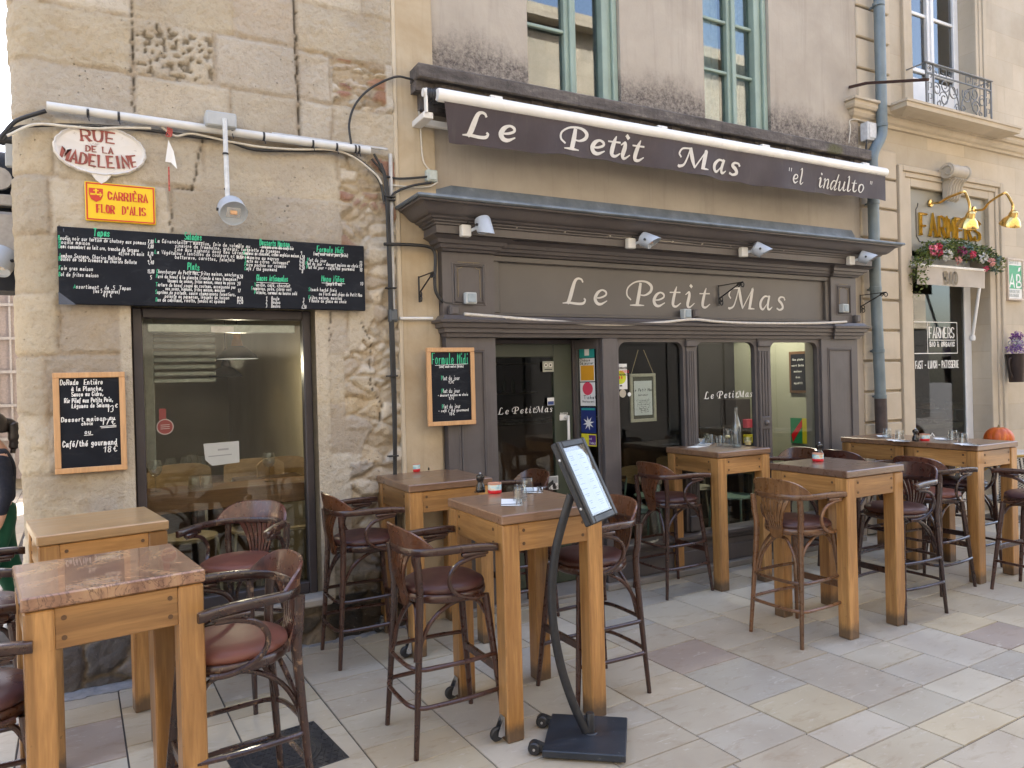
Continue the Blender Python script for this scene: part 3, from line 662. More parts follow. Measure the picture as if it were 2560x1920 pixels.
def slab(u0, u1, v0, v1):
    g = .0032; b = .0022; n = len(vs); t = q.choice(pal); k = q.uniform(.86, 1.08); dz = q.uniform(-.0012, .0012)
    if q.random() < .035: t = (.34, .28, .235)
    for e, z in ((g, -.008), (g+b, dz)):
        for u, v in ((u0+e, v0+e), (u1-e, v0+e), (u1-e, v1-e), (u0+e, v1-e)): vs.append((*P_(u, v), z)); tones.append((*[x*k for x in t], 1))
    fs.append((n+4, n+5, n+6, n+7)); fs.extend([(n+i, n+(i+1) % 4, n+4+(i+1) % 4, n+4+i) for i in range(4)])
def columns(u0, u1, v0, v1):
    u = u0
    while u < u1-.1:
        w_ = q.choice([.46, .475, .49]); v = v0
        first = q.uniform(.22, .6)
        while v < v1-.02:
            l = first if v == v0 else q.choice([.25, .25, .49, .5, .38, .26, .49]); e = min(v+l, v1)
            if v1-e < .15: e = v1
            slab(u, min(u+w_, u1), v, e); v = e
        u += w_
VB = 2.335
columns(-.29, 16, VB, 5.3); columns(-8.5, -.29, VB, 5.3); columns(-8.5, -.6, 5.3, 22)
v = VB
for k in range(4):
    h = .238; u = -8.5+q.uniform(0, .4)
    while u < 16: w_ = q.choice([.49, .475, .48, .5]); slab(u, u+w_, v-h, v); u += w_
    v -= h
columns(-8.5, 16, -5.6, v)
me = bpy.data.meshes.new('pavement'); me.from_pydata(vs, [], fs); me.materials.append(slabmat())
at = me.color_attributes.new('tone', 'FLOAT_COLOR', 'POINT'); at.data.foreach_set('color', np.array(tones).ravel())
o = bpy.data.objects.new('pavement', me); col.objects.link(o); tag(o, kind='structure')
b = MB(); b.add([(-90, -90, -.006), (90, -90, -.006), (90, 90, -.006), (-90, 90, -.006)], [(0, 1, 2, 3)])
tag(b.build('ground', plain('joint_mortar', (.075, .067, .062), .9, 0, .2, 8)), kind='structure')
b = MB(); q = random.Random(8)                                 # grey mortar fillet where the paving meets the old wall
for i in range(60):
    x = -.55+i*.04; b.box(x, x+.04, 4.86+q.uniform(-.02, .02) + (.10 if x > .1 else -.0), 5.06, -.004, .0035+q.uniform(0, .002))
tag(b.build('kerb_fillet', plain('grey_mortar', (.25, .25, .26), .9, 0, .2, 20)), kind='structure')

# ---------------------------------------------------------------- neighbour with the organic shop
farm = thing('stone_townhouse', 'cream ashlar townhouse with banded corner blocks, a balcony and the organic shop', 'building', (9, 5.06, 0))
b = MB(); FH = (7.83, 9.345, .0, 3.78, .26); FW = (7.93, 9.16, 4.53, 7.0, .22)
wall_holes(b, 6.95, 15, 0, HB_, 5.06, [FH, FW], .25)

wp(b.build('wall', ASHLAR), farm)
b = MB(); b.box(6.95, 15, 5.40, 12, 4.1, 4.3); b.box(6.95, 7.1, 5.40, 12, 0, HB_); b.box(6.95, 15, 5.4, 12, HB_-.3, HB_-.05); b.box(10.8, 11, 5.4, 12, 0, HB_); b.box(6.95, 15, 8.4, 8.6, 0, HB_)
wp(b.build('inner_shell', plain('shop_wall', (.13, .12, .105), .8)), farm)
b = MB(); q = random.Random(2)
zq = [0, .215]+[.54+.3265*i for i in range(12)]
for a, c in zip(zq, zq[1:]):
    if c > 4.36: break
    b.bbox(6.948, 7.553, 5.018, 5.07, a+.012, c-.012, .010)
wp(b.build('banded_quoin', QUOIN), farm); b = MB()
for i in range(13):
    a = 4.61+.3265*i; b.bbox(6.948, 7.50, 5.022, 5.07, a+.012, a+.3145, .010)
wp(b.build('banded_quoin', QUOIN), farm)
b = MB()
b.sweep([(5.07, 4.372), (5.03, 4.375), (5.02, 4.40), (4.995, 4.415), (4.975, 4.445), (4.975, 4.475), (4.945, 4.48), (4.93, 4.505), (4.93, 4.545), (4.905, 4.55), (4.905, 4.575), (5.07, 4.60)], 6.90, 15, 0, True, False, 5.07)
wp(b.build('string_course', QUOIN), farm)
b = MB()                                                        # stepped architrave of the shop opening
for k, (a, y) in enumerate(((0, 5.005), (.085, 5.025), (.17, 5.042))):
    w_ = .26-a
    b.bbox(7.83-w_, 7.828, y, 5.07, .0, 3.78+w_*.85, .005) if False else None
for k, (a, c, y) in enumerate(((.26, .19, 5.0), (.19, .12, 5.022), (.12, .002, 5.04))):
    b.bbox(7.83-a, 7.83-c, y, 5.07, 0, 3.78+a*.8, .006); b.bbox(9.345+c, 9.345+a, y, 5.07, 0, 3.78+a*.8, .006); b.bbox(7.83-c, 9.345+c, y, 5.07, 3.78+c*.8, 3.78+a*.8, .006)
wp(b.build('architrave', QUOIN), farm)
b = MB()                                                        # scrolled keystone
pr = [(5.03, 3.68), (4.99, 3.70), (4.97, 3.76), (4.955, 3.83), (4.93, 3.88), (4.90, 3.905)]
b.prism(pr+[(5.03, 3.905)], lambda y, z, x: (x, y, z), 8.40, 8.66)
for x in (8.43, 8.48, 8.53, 8.58, 8.63): b.tube([(x, y-.006, z) for y, z in pr], .016, 6)
sp = [(4.925+(.075-.0042*i)*math.cos(i*.42+.6), 3.975+(.075-.0042*i)*math.sin(i*.42+.6)) for i in range(16)]
b.lathe([(.0, -.17), (.085, -.17), (.088, -.15), (.074, -.14), (.080, -.09), (.07, -.05), (.082, 0), (.07, .05), (.080, .09), (.074, .14), (.088, .15), (.085, .17), (0, .17)], (0, 0, 0), 24, 0, Matrix.Translation((8.50, 4.935, 3.985)) @ Matrix.Rotation(R(90), 4, 'Y'))
b.tube([(8.325, y, z) for y, z in sp], .012, 6)
b.box(8.37, 8.70, 4.93, 5.05, 3.895, 4.03)
wp(b.build('keystone', ashlar('keystone_stone', (.40, .36, .30), (.52, .48, .42), 3, 9, mort=0)), farm)
# French window and its surround
b = MB()
for k, (a, c, y) in enumerate(((.19, .12, 5.02), (.12, .06, 5.035), (.06, .002, 5.045))):
    b.bbox(7.93-a, 7.93-c, y, 5.07, 4.6, 7.0, .005)
wp(b.build('window_architrave', QUOIN), farm); b = MB()
for k, (a, c, y) in enumerate(((.19, .12, 5.02), (.12, .06, 5.035), (.06, .002, 5.045))): b.bbox(9.16+c, 9.16+a, y, 5.07, 4.6, 7.0, .005)
wp(b.build('window_architrave', QUOIN), farm)
WHITEW = plain('white_window_paint', (.70, .71, .72), .45, 0, .05, 8)
f = MB(); Y = 5.245; z0 = 4.6
for x0, x1, y in ((7.935, 8.0, 0), (8.515, 8.645, -.012), (9.06, 9.155, 0)): f.bbox(x0, x1, Y+y, Y+.06, z0, 7, .006)
f.bbox(8.56, 8.60, Y-.03, Y, z0, 7, .006)
zb = [W(2080+x/3.456, y/3.456, Y)[1] for x, y in ((760, 115), (990, 205))]; zb = sum(zb)/2
for a, c in ((8.0, 8.515), (8.645, 9.06)):
    for z in (zb, zb+.62): f.bbox(a, c, Y+.01, Y+.045, z-.018, z+.018, .005)
    f.bbox(a, c, Y+.005, Y+.055, z0, z0+.55, .006); f.bbox(a+.06, c-.06, Y-.004, Y+.01, z0+.08, z0+.47, .006); f.bbox(a, c, Y+.005, Y+.055, z0+.62, z0+.67, .005)
fw = wp(f.build('french_window', WHITEW), farm)
g = MB(); g.box(8.0, 8.515, Y+.03, Y+.035, z0+.55, 7); g.box(8.645, 9.06, Y+.03, Y+.035, z0+.55, 7); o = g.build('pane', glassmat('reflecting_glass', (.6, .6, .58), 3)); o.parent = fw
# shop window, fanlight board and letters
b = MB(); b.bbox(7.832, 9.343, 5.085, 5.11, 3.08, 3.776, .003); fb = wp(b.build('fascia_board', plain('grey_olive_board', (.235, .215, .165), .4, 0, .06, 2)), farm)
b = MB(); Y = 5.284
b.bbox(9.205, 9.343, Y-.012, Y+.03, 0, 3.07, .006); b.bbox(7.834, 7.90, Y-.012, Y+.03, 0, 3.07, .006); b.bbox(7.90, 9.205, Y-.008, Y+.03, 2.95, 3.07, .005); b.bbox(7.90, 9.205, Y-.008, Y+.03, 0, .45, .005)
sf = wp(b.build('shop_window_frame', WHITEW), farm)
g = MB(); g.box(7.90, 9.205, Y+.005, Y+.011, .45, 2.95); sg = g.build('shop_window_pane', glassmat('farm_glass', (.55, .58, .56), 1.5)); sg.parent = sf
# balcony
bal = wp(MB().sweep([(5.07, 4.545), (4.90, 4.47), (4.80, 4.485), (4.74, 4.50), (4.735, 4.545), (4.72, 4.55), (4.72, 4.575), (5.07, 4.578)], 7.66, 9.15, 0, True, True, 5.07).build('balcony_slab', LEDGE if False else QUOIN), farm)
b = MB(); Y = 4.80; x0, x1, z0, z1 = 7.77, 9.0, 4.575, 5.06; GRI = plain('grey_railing_iron', (.16, .165, .165), .5)
b.bbox(x0-.02, x1+.02, Y-.018, Y+.018, z1-.014, z1, .003); b.box(x0, x1, Y-.008, Y+.008, z0+.02, z0+.034); b.box(x0, x1, Y-.008, Y+.008, z1-.125, z1-.113)
for x in (x0, x0+.13, x1-.13, x1): b.box(x-.008, x+.008, Y-.008, Y+.008, z0, z1)
for x in (x0, x1): b.box(x-.008, x+.008, Y+.01, 5.06, z1-.013, z1-.003); b.box(x-.008, x+.008, Y+.01, 5.06, z0+.02, z0+.03)
def scroll(cx, cz, r0, a0, turns, sg, rr=.0065):
    n = int(14*turns); return [(cx+sg*(r0*(1-.62*i/n))*math.cos(a0+i/n*turns*2*math.pi), Y, cz+(r0*(1-.62*i/n))*math.sin(a0+i/n*turns*2*math.pi)) for i in range(n+1)]
cx = (x0+x1)/2
for sg in (1, -1):
    for (dx, z, r, a, t) in ((.13, z0+.24, .09, 2.6, 1.3), (.30, z0+.13, .085, .3, 1.3), (.28, z0+.28, .075, 3.6, 1.2), (.43, z0+.22, .07, 1.2, 1.2), (.05, z0+.07, .05, 0, 1.1), (.40, z0+.07, .04, 2, 1)):
        b.tube(scroll(cx+sg*dx, z, r, a, t, sg), .0065, 5)
    b.tube(spline([(cx+sg*.02, Y, z0+.03), (cx+sg*.05, Y, z0+.18), (cx+sg*.18, Y, z0+.30), (cx+sg*.22, Y, z0+.15), (cx+sg*.33, Y, z0+.04)], 5), .0065, 5)
    for k in range(3):                                           # fret border along the top
        xx = cx+sg*(.12+.13*k); b.tube([(xx, Y, z1-.11), (xx, Y, z1-.03), (xx+sg*.09, Y, z1-.03), (xx+sg*.09, Y, z1-.075), (xx+sg*.045, Y, z1-.075), (xx+sg*.045, Y, z1-.1)], .005, 4)
    for z in (z0+.1, z0+.22, z0+.33): xx = x0+.035 if sg < 0 else x1-.095; b.tube([(xx, Y, z-.04), (xx, Y, z+.05), (xx+.06, Y, z+.05), (xx+.06, Y, z), (xx+.03, Y, z)], .005, 4)
    xx = x0+.065 if sg < 0 else x1-.065
    for k in range(4): b.lathe([(.012, -.004), (.016, 0), (.012, .004)], (0, 0, 0), 10, 0, Matrix.Translation((xx+.018*math.cos(k*math.pi/2), Y, z1-.06+.018*math.sin(k*math.pi/2))) @ Matrix.Rotation(R(90), 4, 'X'))
rail = wp(b.build('balcony_railing', GRI), farm)

# ---------------------------------------------------------------- across the street and down the side street
opp = thing('facing_building', 'pale sunlit stone building across the street, seen in the window reflections', 'building', (3, -5.7, 0))
b = MB(); hs = []
for k in range(16):
    x = -14+k*2.3; hs += ([(x, x+.95, .8, 2.6, .2)] if x < -2 else [])+[(x+.05, x+.9, 3.9, 6.0, .2), (x+.05, x+.9, 7.0, 8.8, .2)]
wall_holes(b, -16, 26, 0, 11, 0, [(h[0], h[1], h[2], h[3], .2) for h in hs], .2)
for v_ in range(len(b.v)): x, y, z = b.v[v_]; b.v[v_] = (x, -5.7-y, z)
b.box(-16, 26, -5.69, -5.55, 3.2, 3.45); b.box(-16, 26, -5.69, -5.35, 10.8, 11.1); b.box(-16, 26, -9, -8.8, 0, 11)
for k in range(14): b.box(-16, 26, -5.70, -5.685, .3+k*.52, .3+k*.52+.49)  if False else None
wp(b.build('wall', ashlar('facing_stone', (.29, .255, .205), (.38, .34, .28), 1.1, .42, mort=.02)), opp)
b = MB(); b.box(6.6, 26, -5.69, -5.62, .0, 3.15); q = random.Random(31); b.box(-16, 26, -5.69, -5.60, 6.5, 6.62)  # unseen dark front, added to dim the reflections in the shop windows
for k in range(9): x = 7+k*2.1; b.box(x, x+.12, -5.63, -5.58, 0, 3.1); b.box(x+.2, x+1.9, -5.63, -5.6, 2.6, 3.0)
wp(b.build('reflection_dimmer', plain('reflection_dimmer_dark', (.020, .017, .016), .5, 0, .3, 2)), opp)
b = MB()
for h in hs: b.box(h[0]+.02, h[1]-.02, -5.92, -5.89, h[2], h[3])
wp(b.build('window', plain('dark_glazing', (.03, .035, .04), .1, 0, .1, 3)), opp)
bk = thing('far_building', 'pale building wrapped in scaffold netting at the end of the side street', 'building', (-4, 16, 0))
b = MB(); b.box(-9, -.3, 16, 17, 0, 5.2); wp(b.build('wall', PALE_RENDER), bk)
b = MB(); q = random.Random(5)
for i in range(22): x = -5+i*.21; b.box(x, x+.03, 15.80, 15.83, 0, 4.9)
for z in (.9, 1.5, 2.1, 2.7, 3.3, 3.9, 4.5): b.box(-5, -.4, 15.78, 15.82, z, z+.05)
wp(b.build('scaffold', plain('scaffold_grey', (.33, .31, .30), .6)), bk)
b = MB(); b.box(-5, -.4, 15.86, 15.87, .2, 4.9); wp(b.build('netting', plain('pink_grey_netting', (.30, .255, .24), .8)), bk)
b = MB(); b.box(-9, -8.2, 4, 16, 0, 8); ls = wp(b.build('side_building', PALE_RENDER), thing('side_house', 'rendered house on the far side of the side street', 'building', (-8.6, 10, 0)))
ls.name = 'wall'
# ---------------------------------------------------------------- high tables
def make_table(sx, sy, H, top_mat, name='high_table', tt=.046, leg=.092):
    t = thing(name, None, 'table'); hx, hy = sx/2, sy/2
    b = MB(); b.bbox(-hx-.004, hx+.004, -hy-.004, hy+.004, H-tt, H, .005); b.build('tabletop', top_mat, t)
    zt = H-tt-.004; o = .002
    for ix in (-1, 1):
        for iy in (-1, 1):
            b = MB(); x0, x1 = sorted((ix*(hx-o), ix*(hx-o-leg))); y0, y1 = sorted((iy*(hy-o), iy*(hy-o-leg)))
            b.bbox(x0, x1, y0, y1, 0, zt, .006); b.build('leg', OAK['z'], t)
    az0 = zt-.135; DOT = MATDOT
    for iy in (-1, 1):
        b = MB(); y0, y1 = sorted((iy*(hy-.010), iy*(hy-.04))); b.bbox(-hx+leg+.001, hx-leg-.001, y0, y1, az0, zt, .003)
        for x in (-hx+leg+.028, hx-leg-.028):
            for z in (az0+.035, zt-.035): b.lathe([(.0085, 0), (.0085, .002), (0, .002)], (0, 0, 0), 10, 1, Matrix.Translation((x, iy*(hy-.0095), z)) @ Matrix.Rotation(R(90*iy*-1), 4, 'X'))
        b.build('apron', [OAK['x'], DOT], t)
    for ix in (-1, 1):
        b = MB(); x0, x1 = sorted((ix*(hx-.010), ix*(hx-.04))); b.bbox(x0, x1, -hy+leg+.001, hy-leg-.001, az0, zt, .003)
        for y in (-hy+leg+.028, hy-leg-.028):
            for z in (az0+.035, zt-.035): b.lathe([(.0085, 0), (.0085, .002), (0, .002)], (0, 0, 0), 10, 1, Matrix.Translation((ix*(hx-.0095), y, z)) @ Matrix.Rotation(R(90*ix), 4, 'Y'))
        b.build('apron', [OAK['y'], DOT], t)
    return t
MATDOT = plain('dark_plug', (.10, .05, .02), .6)
def add_casters(t, sx, sy):
    hx, hy = sx/2, sy/2
    for iy in (-1, 1):
        y = iy*(hy-.048); b = MB()
        b.bbox(-hx-.0045, -hx-.0022, y-.024, y+.024, .03, .125, .001)
        for s in (-.021, .021): b.prism([(0, .035), (0, .118), (.010, .105), (.032, .056), (.034, .038), (.02, .030)], lambda d, z, w_: (-hx-.003-d, y+s+w_, z), -.001, .001)
        c = b.build('caster', STEEL, t)
        w_ = MB(); w_.lathe([(0, -.013), (.028, -.013), (.034, -.008), (.034, .008), (.028, .013), (0, .013)], (0, 0, 0), 20, 0, Matrix.Translation((-hx-.036, y, .042)) @ Matrix.Rotation(R(90), 4, 'X'))
        w_.build('wheel', BLACKM, c)
def put(t, x, y, rz=0, z=0): t.location = (x, y, z); t.rotation_euler = (0, 0, rz)
TB = 'high wooden tables on the terrace'
T4 = make_table(.585, .645, 1.10, WALNUT); put(T4, 1.905, 3.435); add_casters(T4, .585, .645)
tag(T4, 'high oak table laid for two right behind the tilted menu stand', None, TB)
def table_copy(src, x, y, rz, label, top=None):
    t = copy_tree(src); put(t, x, y, rz); t['label'] = label
    if top:
        for c in t.children:
            if c.name.startswith('tabletop'): c.material_slots[0].link = 'OBJECT'; c.material_slots[0].material = top
    return t
T3 = table_copy(T4, 1.905, 4.70, 0, 'high oak table before the ochre strip, holding one red tin and a mill')
T6 = make_table(.585, .63, 1.10, WALNUT_DARK); put(T6, 4.44, 3.46); tag(T6, 'high oak table with dark walnut top standing alone beside the light walnut stool', None, TB)
T5 = make_table(.585, .625, 1.122, WALNUT); put(T5, 4.53, 4.70); tag(T5, 'high oak table against the shop window crowded with glasses and a tall bottle', None, TB)
T8 = table_copy(T5, 6.375, 3.72, 0, 'high oak table laid with napkins and tumblers, nearest of the joined pair at right', WALNUT)
T7 = table_copy(T5, 6.375, 4.352, 0, 'high oak table nearer the stone wall, farther of the joined pair at right', WALNUT)
T1 = make_table(.545, .56, 1.10, BURL, leg=.085); put(T1, -.045, 3.085, R(8)); tag(T1, 'high oak table with swirling burl walnut top in the left foreground', None, TB)
T2 = table_copy(T1, -.10, 4.24, R(9), 'high oak table with pale straight grained top below the framed chalkboard', PALE_TOP)

# ---------------------------------------------------------------- bentwood bar stools (facing +x)
def make_stool(kind, lea):
    wm, bm_ = BENT[kind], BACKW[kind]; t = thing('bar_stool', None, 'bar stool')
    def sh(r, a):                                                # rounded seat outline, a little squarer in front
        c, s = math.cos(a), math.sin(a); k = 1+.055*max(0, c)*abs(s)*2; return r*k*c*.99, r*k*s
    def ring(prof, n=36):
        b = MB(); vs = [(*sh(r, 2*math.pi*k/n), z) for r, z in prof for k in range(n)]
        b.add(vs, [(i*n+k, i*n+(k+1) % n, (i+1)*n+(k+1) % n, (i+1)*n+k) for i in range(len(prof)-1) for k in range(n)], 0, True); return b
    ring([(.0, .735), (.196, .735), (.203, .742), (.204, .752), (.198, .764), (.175, .777), (.12, .785), (.0, .788)]).build('seat', lea, t, sharp=60)
    ring([(.0, .69), (.150, .69), (.196, .692), (.206, .700), (.209, .718), (.206, .732), (.198, .737), (.0, .7365)]).build('seat_frame', wm, t, sharp=50)
    for s in (1, -1):
        b = MB(); pts = spline([(.235, s*.205, 0), (.205, s*.182, .30), (.165, s*.150, .695)], 6); b.tube(pts, [.0125+.007*i/(len(pts)-1) for i in range(len(pts))], 10); b.build('leg', wm, t)
        b = MB(); pts = spline([(-.238, s*.205, 0), (-.212, s*.190, .35), (-.190, s*.176, .71), (-.196, s*.186, .82), (-.204, s*.188, .935)], 6); b.tube(pts, [.0125+.0065*min(1, i/12) for i in range(len(pts))], 10); b.build('leg', wm, t)
    half = [(.185, .262, .945), (.12, .252, .952), (.02, .240, .955), (-.08, .228, .953), (-.155, .198, .950), (-.205, .145, .948), (-.228, .075, .947)]
    U = spline([(x, y, z) for x, y, z in half]+[(-.234, 0, .947)]+[(x, -y, z) for x, y, z in half[::-1]], 4)
    b = MB(); n = len(U); vs = []                                # flat bent arm rail
    for i, p in enumerate(U):
        tg = (U[min(i+1, n-1)]-U[max(i-1, 0)]).normalized(); nn = Vector((-tg.y, tg.x, 0)).normalized(); e = min(i, n-1-i)/((n-1)/2)
        wd = .019 if e < .28 else .019-.006*min(1, (e-.28)/.4); wd *= .55 if e == 0 else 1; hh = .018
        k = Vector((0, 0, 0))
        for a, c in ((-1, -.7), (-.7, -1), (.7, -1), (1, -.7), (1, .7), (.7, 1), (-.7, 1), (-1, .7)): vs.append(p+nn*wd*a+Vector((0, 0, hh*c)))
    b.add(vs, [(i*8+k, i*8+(k+1) % 8, i*8+8+(k+1) % 8, i*8+8+k) for i in range(n-1) for k in range(8)]+[tuple(range(8))[::-1], tuple(range(n*8-8, n*8))], 0, True)
    for s in (1, -1): b.bbox(.0, .14, *sorted((s*.232, s*.258)), .915, .936, .006)
    b.build('arm_rail', wm, t, sharp=50)
    # curved back panel with an arched top edge
    b = MB(); A = [i/24 for i in range(25)]; vs = []
    for u in A:
        k = u*(n-1); i = min(int(n*.255+u*(n-1)*.49), n-1); f = n*.255+u*(n-1)*.49-i
        p = U[i].lerp(U[min(i+1, n-1)], f); tg = (U[min(i+1, n-1)]-U[i-1]).normalized(); nn = Vector((-tg.y, tg.x, 0)).normalized()
        if nn.x*p.x+nn.y*p.y < 0: nn = -nn
        h = .965+.100*max(0, 1-abs(2*u-1)**3.2); lean = .018*(h-.965)/.1
        for d, z in ((-.009, .96), (.009, .96), (.009+lean, h-.004), (.002+lean, h), (-.006+lean, h-.004)): vs.append((p.x+nn.x*d, p.y+nn.y*d, z))
    m = 5; b.add(vs, [(i*m+k, i*m+(k+1) % m, i*m+m+(k+1) % m, i*m+m+k) for i in range(24) for k in range(m)]+[tuple(range(m)), tuple(range(24*m, 25*m))[::-1]], 0, True)
    b.build('backrest', bm_, t, sharp=45)
    # fan of slats
    b = MB(); ns = 7
    for k in range(ns):
        def at(v, e):                                            # v: 0 bottom .. 1 top; e across
            wv = .050+.072*v**1.3; y = (2*e-1)*wv; x = -.196-.030*v-.016*math.sin(v*math.pi)+.10*(y*y)/.06*v; return Vector((x, y, .715+.222*v))
        vs = []
        for v in [i/8 for i in range(9)]:
            gap = .005*min(1, v*5)/(.05+.072*v)/2*.8; e0, e1 = k/ns+gap, (k+1)/ns-gap
            for e, d in ((e0, 0), (e1, 0), (e1, -.011), (e0, -.011)): p = at(v, e); vs.append((p.x+d, p.y, p.z))
        b.add(vs, [(i*4+j, i*4+(j+1) % 4, i*4+4+(j+1) % 4, i*4+4+j) for i in range(8) for j in range(4)]+[(0, 1, 2, 3), (32, 33, 34, 35)])
    pts = [(y, z) for y, z in ((-.050, .73), (-.048, .70), (-.035, .672), (0, .665), (.035, .672), (.048, .70), (.050, .73))]
    b.prism(pts, lambda y, z, d: (-.2005+d, y, z), -.008, .007)
    b.build('back_slats', bm_, t)
    for s in (1, -1):
        b = MB(); b.tube(spline([(.125, s*.244, .914), (.05, s*.246, .908), (-.025, s*.243, .880), (-.062, s*.238, .825), (-.048, s*.231, .765), (.01, s*.222, .722), (.08, s*.212, .704), (.135, s*.192, .703)], 5), .0115, 9); b.build('arm_support', wm, t)
        b = MB(); b.tube(spline([(-.208, s*.172, .40), (-.190, s*.166, .50), (-.13, s*.157, .605), (-.03, s*.15, .672), (.06, s*.143, .684), (.13, s*.132, .662), (.168, s*.142, .60)], 5), .0105, 8); b.build('brace', wm, t)
    b = MB(); b.tube(spline([(-.208, -.150, .43), (-.190, -.13, .54), (-.165, -.06, .645), (-.155, 0, .668), (-.165, .06, .645), (-.190, .13, .54), (-.208, .150, .43)], 5), .0105, 8); b.build('brace', wm, t)
    for z, o in ((.405, 0), (.232, .013)):
        xr = -.232-o; yr = .205+o*.9
        U2 = [(.198+o, yr-.008-.012, z), (.05, yr, z), (xr+.10, yr, z), (xr+.045, yr-.008, z), (xr+.012, yr-.045, z), (xr-.004, yr-.10, z)]
        P2 = spline(U2+[(xr-.008, 0, z)]+[(x, -y, z) for x, y, z in U2[::-1]], 5)
        b = MB(); b.tube(P2, .0108, 8); b.build('footrest', wm, t)
    b = MB(); b.bbox(.188, .208, -.178, .178, .315, .358, .004); b.build('stretcher', wm, t)
    return t
SG = 'bentwood bar stools around the high tables'
PROTO = {}
def stool(kind, lea, x, y, h, label):
    key = kind, lea
    if key not in PROTO: PROTO[key] = make_stool(kind, LEA[lea]); s = PROTO[key]
    else: s = copy_tree(PROTO[key])
    put(s, x, y, R(h)); s['label'] = label; s['group'] = SG; return s
stool('black', 'rust', .385, 3.06, 187, 'worn black bentwood stool with rust leather seat, beside the burl topped table')
stool('black', 'rust', .60, 4.42, -128, 'worn black stool with rust leather seat pushed near the big window')
stool('brown', 'plum', -.47, 3.00, 8, 'bar stool with shiny purple brown seat, cut off at the bottom left corner')
stool('deep', 'plum', -.61, 4.22, 0, 'dark bar stool farther back at the left edge, beside the pale topped table')
stool('brown', 'maroon', 1.40, 4.665, 1, 'brown stool with maroon seat in front of the rubble patch of the stone wall')
stool('brown', 'maroon', 1.42, 3.415, 0, 'brown stool with maroon seat at the left of the table laid for two')
stool('brown', 'maroon', 2.315, 3.42, 180, 'brown stool half hidden behind the black menu stand')
stool('brown', 'maroon', 2.585, 4.80, 182, 'brown stool close to the green door, only its back top and a leg showing')
stool('brown', 'maroon', 3.98, 4.67, 0, 'brown stool with maroon seat before the first shop window, left of the bottle table')
stool('brown', 'plum', 5.285, 4.62, 180, 'brown stool right of the bottle table, its shiny back top showing over a table')
stool('light', 'maroon', 3.995, 3.42, 2, 'lighter walnut stool with clear grain, its slatted back turned to the street')
stool('deep', 'maroon', 4.95, 3.35, 180, 'dark mahogany stool right of the lone dark topped table, turned left')
stool('black', 'rust', 5.76, 3.60, 2, 'worn blackish stool with reddish seat, left of the nearest of the joined tables')
stool('deep', 'rust', 5.77, 4.30, 0, 'dark stool with reddish seat left of the farther joined table')
stool('deep', 'plum', 6.52, 3.80, 182, 'dark stool with plum seat tucked under the right joined table')
stool('brown', 'plum', 6.24, 3.06, 90, 'brown stool with plum seat cut off by the right edge of the view')
